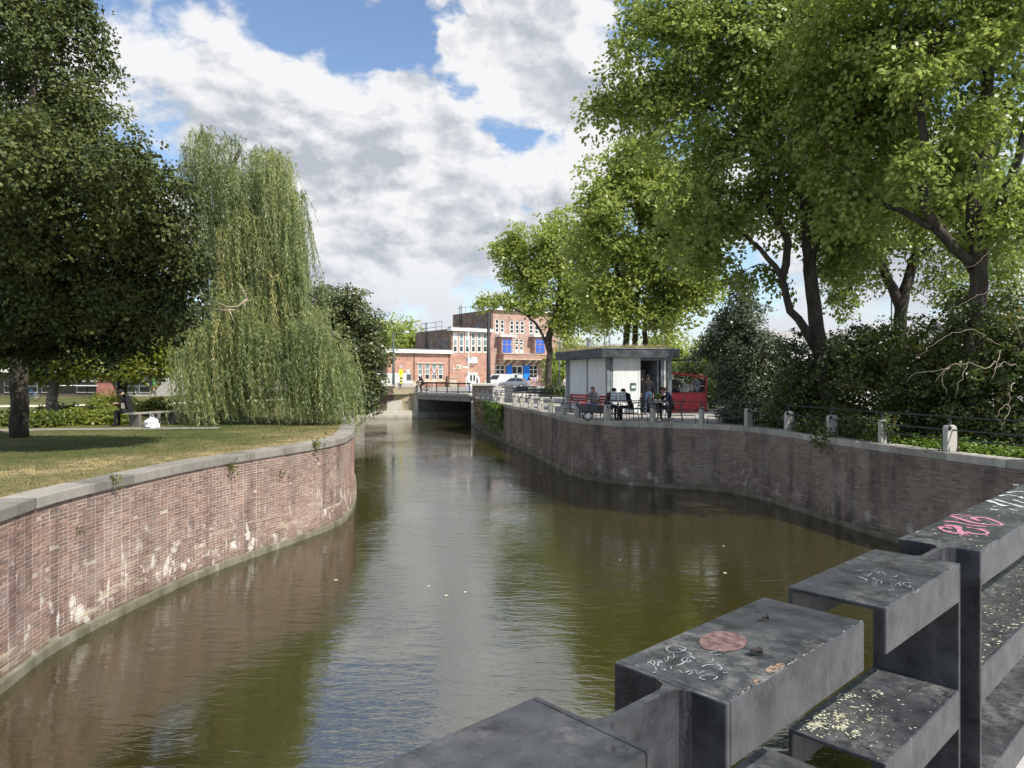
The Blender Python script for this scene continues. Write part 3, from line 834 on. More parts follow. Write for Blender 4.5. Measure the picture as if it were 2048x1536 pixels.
# lichen: crusts on the lower shelves and flecks on the tops
def flecks(n, fn, z, smin, smax, seed, name, m, par):
    r = random.Random(seed); mb = MB()
    for i in range(n):
        u, v = fn(r); q = on_plane(u, v, z); k = 7; s = smin + (smax - smin) * r.random() ** 3; pts = []
        for j in range(k):
            a = 2 * math.pi * j / k; w = s * r.uniform(0.6, 1.25)
            pts.append((q[0] + w * math.cos(a), q[1] + w * math.sin(a), z + i * 2e-6))
        mb.add(pts, [tuple(range(k))])
    return mb.build(name, m, par, kind='stuff')
LICH = mat('lichen', (0.46, 0.47, 0.41), 0.95, 0.1, 60, col2=(0.38, 0.36, 0.20))
def f_main(r):
    x, y = r.gauss(0, 1), r.gauss(0, 1)
    if r.random() < 0.6:                       # crusts grow in clumps
        q = random.Random(r.randrange(14)); x, y = q.gauss(0, .8) + r.gauss(0, .13), q.gauss(0, .8) + r.gauss(0, .16)
    return 1560 + (300 + 120 * x + 30 * y) * 0.3813, 950 + (1255 - 42 * x + 55 * y) * 0.3813
def clampd(fn):
    def g(r):
        for _ in range(50):
            u, v = fn(r)
            q = on_plane(u, v, 2.98) - P0; s = q @ T2; w = q @ N2
            if 1.285 - AL + 0.01 < s < 1.28 and -BW + 0.01 < w < -0.01: return u, v
        return 1700, 1440
    return g
flecks(900, clampd(f_main), 2.9812, 0.0005, 0.0052, 5, 'lichen', LICH, U1)
def f_wide(r): return r.uniform(1600, 1915), r.uniform(1330, 1530)
flecks(160, clampd(f_wide), 2.9812, 0.0005, 0.0035, 9, 'lichen_flecks', LICH, U1)
def f_top(r):
    for _ in range(60):
        u, v = r.uniform(1800, 2048), r.uniform(950, 1110)
        q = on_plane(u, v, RZ) - P0; s = q @ T2; w = q @ N2
        if 1.53 < s < 4.0 and -BW + 0.01 < w < -0.01: return u, v
    return 1900, 1080
flecks(150, f_top, RZ + 0.0011, 0.0005, 0.006, 11, 'lichen_flecks', LICH, U1)
def f_low(r):
    for _ in range(60):
        u, v = r.uniform(1960, 2060), r.uniform(1120, 1420)
        q = on_plane(u, v, 2.98) - P0; s = q @ T2; w = q @ N2
        if 1.53 < s < 4.0 and -BW + 0.01 < w < -0.01: return u, v
    return 2000, 1200
flecks(300, f_low, 2.9812, 0.0005, 0.007, 13, 'lichen_flecks', LICH, U1)
# pale worn paint along the front top edges
mb = MB(); r_ = random.Random(12)
for base in (0.0, 1.52):
    for k in range(26):
        s = base + r_.uniform(0.01, AL); l = r_.uniform(0.004, 0.02)
        mb.add([RP(s, -0.0035, RZ + 0.0007), RP(s + l, -0.0035, RZ + 0.0007), RP(s + l * 0.8, -0.0035 - r_.uniform(0.001, 0.004), RZ + 0.0007), RP(s + l * .1, -0.006, RZ + 0.0007)], [(0, 1, 2, 3)])
mb.build('worn_edge_paint', mat('worn_paint', (0.30, 0.28, 0.26), 0.8, 0.2, 80), U0, kind='stuff')

# ------------------------------------------------------------------ right quay railing: stone posts and iron rails
POSTST = stain_mat('post_stone', (0.44, 0.42, 0.37), (0.36, 0.34, 0.30), (0.5, 0.48, 0.44), 0.3, tint=0.1, zhi=4.0, alg=0.0)
def near_path(u, d0, path, nrm, back):
    """point of the coping line that the picture column u cuts"""
    q = path - nrm * back
    r = q[:, 0] / q[:, 1] - (u - 1024) / F
    return q, r
rail_th = thing('quay_railing', 'low railing of pale stone posts and dark iron rails along the cafe quay', 'railing', (3.4, 26.0, QZ))
rp = RIGHT - nr * 0.26
POSTU = (961, 971, 981, 992, 1003, 1030, 1045, 1062, 1081, 1103, 1128, 1156, 1215, 1304, 1401, 1497, 1577, 1662, 1762, 1902, 2085)
ang = rp[:, 0] / rp[:, 1]
posts = []
iprev = 0
for u in POSTU:
    a = (u - 1024) / F
    i = int(np.argmin(np.abs(ang[iprev:] - a))) + iprev
    iprev = i
    posts.append(i)
for k, i in enumerate(posts):
    x, y = rp[i]; t = tr[i]; n = nr[i]
    ax = np.array([(n[0], n[1], 0), (t[0], t[1], 0), (0, 0, 1.0)])
    w = 0.27 if POSTU[k] != 1762 else 0.16
    prof = [(-w / 2, 0), (w / 2, 0), (w / 2, 0.50), (w / 2 * 0.86, 0.555), (w / 2 * 0.45, 0.585), (-w / 2 * 0.45, 0.585), (-w / 2 * 0.86, 0.555), (-w / 2, 0.50)]
    jit = random.Random(k).uniform(-0.02, 0.02)
    mb = MB(); c = np.array((x, y, QZ - 0.005))
    mb.prism([c + ax[0] * (p + jit * q) + np.array((0, 0, q)) - ax[1] * 0.065 for p, q in prof], ax[1] * 0.13)
    po = mb.build('post', POSTST, rail_th, bevel=0.012, recalc=True)
    mb = MB()
    cc = c + np.array((0, 0, 0.52)) + ax[0] * (w / 2 - 0.06)
    mb.lathe(cc - ax[1] * 0.085, [(0.035, 0), (0.05, 0.01), (0.05, 0.16), (0.035, 0.17)], 10, np.array([ax[0], ax[2], ax[1]]))
    mb.tube([c + np.array((0, 0, 0.57)), c + np.array((0, 0, 0.66)), c + np.array((0, 0, 0.755))], [0.05, 0.03, 0.018], 8)
    mb.build('iron_bracket', DARKSTEEL, po)
for h, off in ((0.755, 0.0), (0.47, -0.03)):
    for a, b in zip(posts[:-1], posts[1:]):
        ii = np.unique(np.linspace(a, b, max(2, (b - a) // 6 + 1)).astype(int))
        pts = [(rp[j][0], rp[j][1], QZ + h) for j in ii]
        mb = MB(); mb.tube(pts, 0.018, 6); mb.build('rail', DARKSTEEL, rail_th)
for a, b in zip(posts[:-1], posts[1:]):
    e = max(2, int((b - a) * 0.10))
    ii = np.unique(np.linspace(a + e, b - e, max(2, (b - a) // 6 + 1)).astype(int))
    pts = [(rp[ii[0]][0], rp[ii[0]][1], QZ)] + [(rp[j][0], rp[j][1], QZ + 0.27) for j in ii] + [(rp[ii[-1]][0], rp[ii[-1]][1], QZ)]
    mb = MB(); mb.tube(pts, 0.016, 6); mb.build('hoop_bar', DARKSTEEL, rail_th)
# squared stone pier standing in the railing
c = G(1017, 46.5, QZ)
th = thing('stone_pier', 'squared grey stone pier standing in the quay railing', 'pier', tuple(c))
mb = MB(); mb.box(c + Vector((0, 0, 0.45)), (0.52, 0.6, 0.9)); mb.build('shaft', POSTST, th, bevel=0.02)
mb = MB(); mb.box(c + Vector((0, 0, 0.98)), (0.66, 0.74, 0.16)); mb.build('cap', POSTST, th, bevel=0.03)

# ------------------------------------------------------------------ far bridge
CONC = mat('bridge_concrete', (0.50, 0.48, 0.43), 0.85, 0.12, 1.2, stretch=(1, 1, 0.3))
CONCD = mat('bridge_beam', (0.27, 0.27, 0.255), 0.85, 0.15, 1.5)
PURB = stain_mat('abutment_brick', (0.15, 0.105, 0.09), (0.10, 0.075, 0.07), (0.4, 0.36, 0.28), 0.5, tint=0.1, zhi=3.0)
TAN = stain_mat('abutment_tan', (0.36, 0.31, 0.20), (0.26, 0.23, 0.15), (0.5, 0.45, 0.35), 0.5, tint=0.1, zhi=3.0)
PALE = stain_mat('abutment_stone', (0.47, 0.44, 0.38), (0.38, 0.35, 0.30), (0.6, 0.57, 0.5), 0.4, tint=0.1, zhi=3.0)
br = thing('canal_bridge', 'low concrete road bridge over the canal with dark iron railing and stone abutments', 'bridge', (-6.0, 63.5, 0))
b3 = lambda p, z: np.array((p[0], p[1], z))
fd = (R0 - L0) / np.linalg.norm(R0 - L0)
mb = MB(); mb.prism([b3(L0 - fd * 1.0, 2.06), b3(R0 + fd * 1.0, 2.06), b3(R0 + fd * 1.0 + CD * 14, 2.06), b3(L0 - fd * 1.0 + CD * 14, 2.06)], (0, 0, 0.20))
mb.build('deck', CONC, br, recalc=True)
fo = np.array((fd[1], -fd[0]))
if fo @ CD > 0: fo = -fo
mb = MB(); mb.prism([b3(L0 + fo * 0.35, 2.262), b3(R0 + fo * 0.35, 2.262), b3(R0 - fo * 0.3, 2.262), b3(L0 - fo * 0.3, 2.262)], (0, 0, 0.16)); mb.build('kerb', CONC, br, recalc=True)
mb = MB(); mb.prism([b3(L0 + fo * 0.1, 1.74), b3(R0 + fo * 0.1, 1.74), b3(R0 - fo * 0.5, 1.74), b3(L0 - fo * 0.5, 1.74)], (0, 0, 0.318)); mb.build('edge_beam', CONCD, br, recalc=True)
mb = MB()
for k in range(1, 7):
    mb.prism([b3(L0 + CD * 2 * k, 1.70), b3(R0 + CD * 2 * k, 1.70), b3(R0 + CD * (2 * k + 0.5), 1.70), b3(L0 + CD * (2 * k + 0.5), 1.70)], (0, 0, 0.358))
mb.build('cross_beams', CONCD, br, recalc=True)
# railing
IRON = mat('bridge_iron', (0.06, 0.035, 0.03), 0.6, 0.2, 5)
LN = np.linalg.norm(R0 - L0)
mb = MB(); mb.bar(b3(L0 + fo * .1, 3.27), b3(R0 + fo * .1, 3.27), 0.09, 0.11); mb.build('top_rail', IRON, br)
for k in range(6):
    q = L0 + fd * (0.15 + k * (LN - 0.3) / 5) + fo * .1
    mb = MB(); mb.box(b3(q, 2.82), (0.08, 0.08, 0.82)); mb.build('railing_post', IRON, br)
mb = MB()
for k in range(54):
    q = L0 + fd * (0.2 + k * (LN - 0.3) / 53) + fo * .1
    mb.box(b3(q, 2.86), (0.025, 0.025, 0.74))
mb.bar(b3(L0 + fo * .1, 2.52), b3(R0 + fo * .1, 2.52), 0.03)
mb.build('balusters', IRON, br, kind='stuff')
# left abutment with battered stone plinth
A0 = np.array((-13.9, 66.0)); A1 = L0
ad = (A1 - A0) / np.linalg.norm(A1 - A0); an = np.array((ad[1], -ad[0])); AN = np.linalg.norm(A1 - A0)
def ablk(name, s0, s1, out, dep, z0, z1, m, bev=0.03):
    p = [A0 + ad * s0 + an * out, A0 + ad * s1 + an * out, A0 + ad * s1 + an * (out - dep), A0 + ad * s0 + an * (out - dep)]
    mb = MB(); mb.prism([b3(q, z0) for q in p], (0, 0, z1 - z0)); return mb.build(name, m, br, bevel=bev, recalc=True)
ablk('abutment_plinth', -1.0, AN + 0.15, 0.45, 2.0, -0.6, 0.42, PALE, 0.06)
ablk('abutment_course', -1.0, AN + 0.1, 0.34, 2.0, 0.424, 0.66, PALE, 0.05)
ablk('abutment_body', -1.0, AN * 0.56, 0.1, 2.4, 0.66, 2.92, PURB)
ablk('abutment_body', AN * 0.56 + 0.003, AN, 0.08, 2.4, 0.66, 2.78, TAN)
ablk('abutment_panel', AN * 0.44, AN * 0.72, 0.2, 0.6, 0.664, 1.6, PALE)
ablk('abutment_cap', -1.0, AN * 0.56, 0.16, 2.5, 2.924, 3.06, PALE)
ablk('abutment_block', AN * 0.58, AN * 0.94, 0.12, 1.6, 2.784, 3.26, PALE, 0.05)
ablk('end_pillar', AN * 0.945, AN + 0.1, 0.13, 0.5, 0.664, 3.05, PALE, 0.04)
mb = MB(); mb.prism([b3(L0, -0.6), b3(L1, -0.6), b3(L1 - np.array((0.3, -0.4)), -0.6), b3(L0 - np.array((0.3, -0.4)), -0.6)], (0, 0, 2.62)); mb.build('side_wall', CONCD, br, recalc=True)
q = np.array((0.18, -0.22))
mb = MB(); mb.prism([b3(L0 + q, -0.6), b3(L1 + q, -0.6), b3(L1, -0.6), b3(L0, -0.6)], (0, 0, 1.05)); mb.build('side_ledge', CONC, br, recalc=True)
mb = MB(); mb.prism([b3(R0, -0.6), b3(R1, -0.6), b3(R1 + np.array((0.5, -0.6)), -0.6), b3(R0 + np.array((0.5, -0.6)), -0.6)], (0, 0, 2.62)); mb.build('side_wall', CONCD, br, recalc=True)
mb = MB(); mb.prism([b3(L1, -0.6), b3(R1, -0.6), b3(R1 + CD * .5, -0.6), b3(L1 + CD * .5, -0.6)], (0, 0, 2.64)); mb.build('end_wall', CONCD, br, recalc=True)
# right pylon
c = G(965, 57.2, 0)
mb = MB(); mb.box(c + Vector((0, 0.6, 0.75)), (1.75, 2.2, 2.3)); mb.build('pylon_base', PALE, br, bevel=0.04)
mb = MB(); mb.box(c + Vector((0, 0.6, 2.5)), (1.6, 2.05, 1.2)); mb.build('pylon_shaft', mat('pylon_shade_brick', (0.075, 0.062, 0.056), .9, .25, 3), br, bevel=0.03)  # brick colour darkened to carry the shade on the pylon
mb = MB(); mb.box(c + Vector((0, 0.6, 3.2)), (1.72, 2.2, 0.22)); mb.build('pylon_cap', POSTST, br, bevel=0.05)
# link wall between pylon and quay railing

SCR = mat('paint_scratch', (0.22, 0.20, 0.19), 0.8, 0.3, 90)
mb = MB(); r_ = random.Random(77)
for k in range(70):
    s = r_.choice((r_.uniform(0.01, AL), r_.uniform(1.285 - AL, 1.28), r_.uniform(1.53, 3.2))); z = RZ - r_.uniform(0.006, 0.09)
    ln = r_.uniform(0.003, 0.022); an_ = r_.uniform(-1.4, 1.4); wd = r_.uniform(0.0003, 0.0009)
    a = RP(s, 0.0008, z); b = RP(s + ln * math.cos(an_), 0.0008, z - abs(ln * math.sin(an_)))
    if b[2] < RZ - FH + 0.004: continue
    mb.add([a, b, b + (0, 0, wd), a + (0, 0, wd)], [(0, 1, 2, 3)])
mb.build('paint_scratches', SCR, U0, kind='stuff')
# ------------------------------------------------------------------ trees
BARK = mat('bark_dark', (0.058, 0.048, 0.037), 0.95, 0.35, 5, 0.9, stretch=(1, 1, 0.3), bscale=14)
BARKG = mat('bark_grey', (0.15, 0.135, 0.11), 0.95, 0.35, 5, 0.9, stretch=(1, 1, 0.3), bscale=14)
TWIG = mat('pale_twig', (0.30, 0.25, 0.185), 0.9, 0.2, 8)

def nrm(a): return a / (np.linalg.norm(a, axis=-1, keepdims=True) + 1e-9)

def leaves(pos, axis, nor, size, asp, fold, r):
    n = len(pos)
    axis = nrm(axis); side = nrm(np.cross(nor, axis)); nor = np.cross(axis, side)
    L = size * r.uniform(0.65, 1.25, n); W = L * asp * r.uniform(0.8, 1.2, n)
    mid = pos + axis * (L * 0.45)[:, None] - nor * (L * fold)[:, None]
    V = np.empty((n, 4, 3))
    V[:, 0] = pos; V[:, 1] = mid + side * (W / 2)[:, None]; V[:, 2] = pos + axis * L[:, None] - nor * (L * fold * 1.6)[:, None]; V[:, 3] = mid - side * (W / 2)[:, None]
    return V.reshape(-1, 3)

def crown_points(blobs, ncl, r, gap=0.0, freq=0.8, shell=0.45, zmin=None):
    c = np.array([tuple(b[0]) for b in blobs]); rad = np.array([b[1] if isinstance(b[1], tuple) else (b[1],) * 3 for b in blobs], float)
    bt = np.array([b[2] if len(b) > 2 else 0.0 for b in blobs])
    w = (rad.prod(axis=1)) ** 0.75; w /= w.sum()
    out = []; on = []; ot = []
    need = ncl
    while need > 0:
        k = r.choice(len(blobs), need * 2, p=w)
        d = nrm(r.normal(size=(len(k), 3)))
        rr = r.random(len(k)) ** shell
        bump = 1 + 0.16 * np.sin(d[:, 0] * 7 + k) * np.cos(d[:, 2] * 6 + k * 2) + 0.10 * np.sin(d[:, 1] * 13 + 3 * k)
        p = c[k] + d * rad[k] * (rr * bump)[:, None]
        if zmin is not None:
            m = p[:, 2] > zmin; p, d, k = p[m], d[m], k[m]
        if gap:
            m = np.array([mnoise.noise(Vector(q * freq)) > gap for q in p]); p, d, k = p[m], d[m], k[m]
        p, d, k = p[:need], d[:need], k[:need]
        out.append(p); on.append(d); ot.append(bt[k]); need -= len(p)
    return np.vstack(out), np.vstack(on), np.concatenate(ot)

def foliage(name, blobs, ncl, per, clr, size, seed, m, parent, asp=0.75, gap=0.0, freq=0.8, shell=0.45, up=0.6, droop=0.25, fold=0.12, jit=0.55, zmin=None, **kw):
    r = np.random.default_rng(seed)
    p, d, bt = crown_points(blobs, ncl, r, gap, freq, shell, zmin)
    nn = nrm(d * (1 - up) + np.array((0, 0, 1.0)) * up + r.normal(0, 0.25, d.shape))
    ref = nrm(r.normal(size=d.shape)); x = nrm(np.cross(nn, ref)); y = np.cross(nn, x)
    n = len(p)
    a = r.uniform(0, 2 * math.pi, (n, per)); q = np.sqrt(r.random((n, per))) * clr * r.uniform(0.6, 1.35, (n, 1))
    dirv = x[:, None] * np.cos(a)[..., None] + y[:, None] * np.sin(a)[..., None]
    pos = p[:, None] + dirv * q[..., None] + nn[:, None] * (r.normal(0, 0.16 * clr, (n, per)) - droop * q * q / clr)[..., None]
    ax = dirv + r.normal(0, 0.5, dirv.shape) + np.array((0, 0, -droop))
    ln = nrm(nn[:, None] + r.normal(0, jit, dirv.shape))
    big = np.array([mnoise.noise(Vector(q * 0.55)) for q in p])
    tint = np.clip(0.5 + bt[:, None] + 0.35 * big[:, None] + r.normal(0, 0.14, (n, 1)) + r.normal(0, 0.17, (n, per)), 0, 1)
    V = leaves(pos.reshape(-1, 3), ax.reshape(-1, 3), ln.reshape(-1, 3), size, asp, fold, r)
    return finish(quadmesh(name, V, tint.ravel()), name, m, parent, **kw), p

def limb(mb, pts, r0, r1, k=9, step=0.35, wob=0.0, seed=0):
    q = catmull([tuple(p) for p in pts], step)
    if wob:
        rr = np.random.default_rng(seed); q[1:-1] += rr.normal(0, wob, q[1:-1].shape)
    rad = np.linspace(r0, r1, len(q))
    mb.tube(q, rad, k)
    return q

def branches(mb, skel, targets, r, r0=0.045, sag=0.15):
    """join leaf clusters to the nearest older wood by tapering curved branches"""
    S = [np.asarray(s) for s in skel]; pts = np.vstack(S)
    base = pts[np.argmin(pts[:, 2])]
    order = np.argsort(np.linalg.norm(targets - base, axis=1))
    for i in order:
        t = targets[i]
        dd = np.linalg.norm(pts - t, axis=1) + 0.35 * np.maximum(0, pts[:, 2] - t[2])
        j = int(np.argmin(dd)); a = pts[j]; L = np.linalg.norm(t - a)
        if L < 0.25: continue
        m1 = a + (t - a) * 0.4 + np.array((0, 0, sag * L)) + r.normal(0, 0.08 * L, 3)
        q = catmull([a, m1, t], max(0.25, L / 5))
        rr = min(r0, 0.012 + 0.012 * L)
        mb.tube(q, np.linspace(rr, 0.008, len(q)), 5)
        pts = np.vstack([pts, q[1:]])

def tree(name, label, cat, base, limbs, blobs, ncl, per, clr, size, seed, lm, bark=BARK, nb=70, group=None, r0=0.05, **kw):
    th = thing(name, label, cat, tuple(base), 0.0, group)
    r = np.random.default_rng(seed + 99)
    skel = []
    for k, (pts, a, b) in enumerate(limbs):
        mb = MB(); q = limb(mb, pts, a, b, k=10 if k == 0 else 8, seed=seed + k, wob=0.015 if a > 0.1 else 0.03)
        skel.append(q)
        mb.build('trunk' if k == 0 else 'limb', bark, th, smooth=True)
    o, p = foliage('crown', blobs, ncl, per, clr, size, seed, lm, th, **kw)
    if nb:
        mb = MB(); branches(mb, skel, p[r.choice(len(p), min(nb, len(p)), replace=False)], r, r0)
        if mb.n: mb.build('branches', bark, th, smooth=True, kind='stuff')
    return th
def B(u, v, d, r, t=0.0): return (P(u, v, d), r, t)

PLANE = leaf_mat('leaf_plane', (0.130, 0.195, 0.042), (0.310, 0.375, 0.100), transl=0.46, rough=0.36, spec=0.4)
PLANE2 = leaf_mat('leaf_plane_far', (0.145, 0.205, 0.042), (0.335, 0.395, 0.098), transl=0.46, rough=0.36, spec=0.4)
HORN = leaf_mat('leaf_dark', (0.013, 0.026, 0.011), (0.100, 0.122, 0.034), transl=0.15, rough=0.5, spec=0.22)
TALL = leaf_mat('leaf_tall', (0.060, 0.086, 0.032), (0.165, 0.195, 0.068), transl=0.3, rough=0.5, spec=0.25)
YEW = leaf_mat('leaf_yew', (0.040, 0.058, 0.030), (0.135, 0.160, 0.078), transl=0.12)
HEDGE = leaf_mat('leaf_hedge', (0.0338, 0.0585, 0.0156), (0.1105, 0.1495, 0.0325), (0.1950, 0.1560, 0.0390), transl=0.3)
MIDT = leaf_mat('leaf_mid', (0.050, 0.072, 0.028), (0.150, 0.172, 0.055), transl=0.25)
PARK = leaf_mat('leaf_park', (0.0700, 0.1120, 0.0210), (0.2380, 0.2660, 0.0420), transl=0.4)
WILL = leaf_mat('leaf_willow', (0.115, 0.165, 0.060), (0.360, 0.410, 0.170), (0.52, 0.42, 0.16), transl=0.38)

# --- plane trees of the right bank
tree('plane_tree', 'large plane tree with forked limbs above the conical evergreen', 'tree', G(1665, 21.5),
     [([G(1668, 21.5), P(1650, 740, 21.5), P(1632, 640, 21.5), P(1620, 540, 21.4), P(1612, 440, 21.3), P(1604, 330, 21.2), P(1600, 200, 21), P(1590, 60, 21)], 0.27, 0.07),
      ([P(1640, 715, 21.5), P(1608, 655, 21.3), P(1576, 610, 21.1), P(1562, 550, 21), P(1512, 490, 21), P(1450, 440, 21.5)], 0.15, 0.04),
      ([P(1564, 555, 21), P(1574, 480, 21), P(1533, 405, 21.2), P(1506, 305, 21.6), P(1464, 255, 22), P(1380, 190, 22.6), P(1290, 170, 23)], 0.12, 0.03),
      ([P(1616, 520, 21.4), P(1645, 465, 21), P(1690, 420, 20.6), P(1740, 330, 20.4)], 0.11, 0.04),
      ([P(1604, 350, 21.2), P(1540, 240, 22), P(1480, 120, 22.5), P(1440, 0, 23)], 0.10, 0.03)],
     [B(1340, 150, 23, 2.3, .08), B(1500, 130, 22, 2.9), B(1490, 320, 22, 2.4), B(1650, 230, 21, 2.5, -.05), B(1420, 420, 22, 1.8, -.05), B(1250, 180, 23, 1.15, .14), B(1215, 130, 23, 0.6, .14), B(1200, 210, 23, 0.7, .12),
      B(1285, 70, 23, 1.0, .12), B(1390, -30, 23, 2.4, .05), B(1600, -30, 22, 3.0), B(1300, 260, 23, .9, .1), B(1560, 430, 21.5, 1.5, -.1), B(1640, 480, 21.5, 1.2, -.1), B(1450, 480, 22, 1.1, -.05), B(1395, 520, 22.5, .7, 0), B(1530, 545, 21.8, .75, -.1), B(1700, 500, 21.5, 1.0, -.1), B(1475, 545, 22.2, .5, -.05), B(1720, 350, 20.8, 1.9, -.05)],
     2100, 40, 0.50, 0.15, 11, PLANE, nb=150, gap=-0.16, freq=0.75)
tree('plane_tree', 'tall plane tree with a heavy curving limb at the right edge', 'tree', G(1955, 17.2),
     [([G(1950, 17.2), P(1952, 700, 17.2), P(1955, 610, 17.1), P(1958, 516, 17), P(1946, 445, 17), P(1954, 366, 17), P(1972, 281, 17), P(1977, 141, 17), P(1985, -20, 17)], 0.25, 0.10),
      ([P(1948, 540, 17.1), P(1905, 490, 17), P(1869, 450, 16.8), P(1843, 375, 16.6), P(1846, 281, 16.5), P(1841, 211, 16.4), P(1852, 131, 16.3), P(1890, 47, 16.2), P(1920, -40, 16)], 0.135, 0.055),
      ([P(1952, 500, 17), P(1991, 431, 16.6), P(2019, 366, 16.3), P(2045, 291, 16), P(2070, 180, 15.8)], 0.13, 0.06),
      ([P(1862, 455, 16.8), P(1800, 420, 17.2), P(1740, 390, 17.6), P(1690, 330, 18)], 0.09, 0.03),
      ([P(1972, 281, 17), P(2010, 210, 17.6), P(2040, 110, 18)], 0.10, 0.04)],
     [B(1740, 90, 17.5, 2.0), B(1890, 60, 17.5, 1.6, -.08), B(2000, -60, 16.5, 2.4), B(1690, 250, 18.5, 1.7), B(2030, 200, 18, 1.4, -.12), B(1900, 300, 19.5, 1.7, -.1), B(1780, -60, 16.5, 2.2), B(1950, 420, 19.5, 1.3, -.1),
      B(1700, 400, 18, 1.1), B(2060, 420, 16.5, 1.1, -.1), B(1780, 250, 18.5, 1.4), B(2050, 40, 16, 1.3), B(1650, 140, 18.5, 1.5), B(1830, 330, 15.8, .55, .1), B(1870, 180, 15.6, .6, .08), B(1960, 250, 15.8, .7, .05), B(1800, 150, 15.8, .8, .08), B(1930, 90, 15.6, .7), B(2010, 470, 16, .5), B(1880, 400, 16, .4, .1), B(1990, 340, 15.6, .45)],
     1500, 42, 0.44, 0.135, 12, PLANE, nb=110, gap=-0.12, freq=0.9)
tree('plane_tree', 'darker plane tree standing behind between the two large trunks', 'tree', G(1800, 29),
     [([G(1796, 29), P(1798, 700, 29), P(1803, 610, 29), P(1822, 540, 29), P(1841, 460, 29), P(1850, 360, 29)], 0.33, 0.12),
      ([P(1802, 625, 29), P(1792, 590, 29), P(1756, 516, 28.6), P(1728, 450, 28.3), P(1715, 370, 28)], 0.22, 0.08),
      ([P(1822, 540, 29), P(1870, 480, 29.5), P(1910, 430, 30)], 0.16, 0.06)],
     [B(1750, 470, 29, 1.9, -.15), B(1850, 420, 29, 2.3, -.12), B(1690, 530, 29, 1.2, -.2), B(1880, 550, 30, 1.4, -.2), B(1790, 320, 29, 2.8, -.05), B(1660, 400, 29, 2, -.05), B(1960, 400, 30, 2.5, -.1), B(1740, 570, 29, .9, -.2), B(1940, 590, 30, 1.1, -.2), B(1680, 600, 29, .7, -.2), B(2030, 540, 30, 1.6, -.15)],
     1300, 32, 0.45, 0.15, 13, PLANE, nb=70, gap=-0.05, freq=0.8)
tree('plane_tree', 'twin stemmed bright green plane tree behind the kiosk', 'tree', G(1270, 43),
     [([G(1254, 43), P(1252, 690, 43), P(1256, 620, 43), P(1235, 540, 43), P(1225, 450, 43)], 0.24, 0.1),
      ([G(1272, 43), P(1270, 700, 43), P(1272, 620, 43), P(1282, 520, 43), P(1275, 400, 43)], 0.21, 0.09),
      ([G(1288, 43), P(1291, 690, 43), P(1290, 650, 43), P(1330, 590, 42.6), P(1370, 520, 42.5)], 0.22, 0.08)],
     [B(1280, 420, 43, 3.3), B(1215, 470, 43, 2.6, .05), B(1350, 480, 43, 3.2), B(1300, 560, 43, 2.6, -.03), B(1190, 560, 43, 1.8), B(1235, 610, 42.5, 1.6), B(1375, 590, 43, 1.6), B(1270, 330, 43.5, 2.2, .04), B(1185, 380, 43, 1.3, .1), B(1340, 380, 44, 2.6),
      B(1165, 500, 43, 1.2, .06), B(1320, 625, 42.5, 1.2), B(1410, 570, 43, 1.3, .05), B(1195, 330, 43, .8, .1), B(1290, 310, 43.5, 1.2)],
     1750, 32, 0.78, 0.235, 14, PLANE2, nb=90, gap=-0.14, freq=0.5, r0=0.09)
tree('plane_tree', 'slim street tree with a long arm reaching left before the brick school', 'tree', G(1097, 66),
     [([G(1097, 66), P(1097, 740, 66), P(1100, 700, 66), P(1094, 680, 66), P(1108, 640, 66), P(1118, 580, 66), P(1115, 520, 66)], 0.34, 0.13),
      ([P(1098, 705, 66), P(1086, 672, 66), P(1072, 648, 65.5), P(1045, 626, 65), P(1010, 612, 65), P(975, 608, 65)], 0.17, 0.04),
      ([P(1100, 700, 66), P(1106, 660, 66), P(1140, 620, 66), P(1180, 590, 66)], 0.16, 0.06)],
     [B(1075, 500, 66, 3.2, .03), B(1030, 485, 66, 1.7, .1), B(1110, 590, 66, 2.6), B(1150, 520, 68, 3.4), B(1000, 500, 66, 1.0, .1), B(1060, 560, 66, 2.0), B(1170, 610, 66, 2.4), B(1130, 450, 68, 2.4, .05), B(1075, 620, 65, 1.0), B(1125, 650, 66, 1.3),
      B(1010, 598, 65, (1.6, 1, .55), .08), B(970, 605, 65, (1.0, .9, .5), .1), B(1040, 610, 65, (1.2, .9, .5), .06), B(1020, 545, 66, 1.0, .1), B(1195, 640, 67, 1.6)],
     1500, 24, 0.75, 0.28, 15, PLANE2, nb=60, gap=-0.12, freq=0.4, r0=0.10)
# --- evergreen cone beside the red screen
tree('evergreen_tree', 'dense dark evergreen cone between the red screen and the hedge', 'tree', G(1482, 25.9),
     [([G(1482, 25.9), P(1482, 740, 25.9), P(1482, 580, 25.9)], 0.16, 0.03)],
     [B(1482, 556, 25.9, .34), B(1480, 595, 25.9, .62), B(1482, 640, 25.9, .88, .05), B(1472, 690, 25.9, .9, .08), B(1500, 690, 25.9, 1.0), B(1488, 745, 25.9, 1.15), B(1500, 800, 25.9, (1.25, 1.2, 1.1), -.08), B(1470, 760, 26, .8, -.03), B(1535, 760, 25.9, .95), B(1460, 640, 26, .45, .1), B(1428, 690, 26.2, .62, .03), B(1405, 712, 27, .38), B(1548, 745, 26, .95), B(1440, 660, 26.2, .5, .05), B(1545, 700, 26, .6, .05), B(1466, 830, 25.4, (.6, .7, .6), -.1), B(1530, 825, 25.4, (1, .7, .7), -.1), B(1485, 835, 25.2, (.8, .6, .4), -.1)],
     1500, 34, 0.24, 0.085, 16, YEW, nb=0, up=0.35, droop=0.1, shell=0.3, zmin=GZ + 0.05)
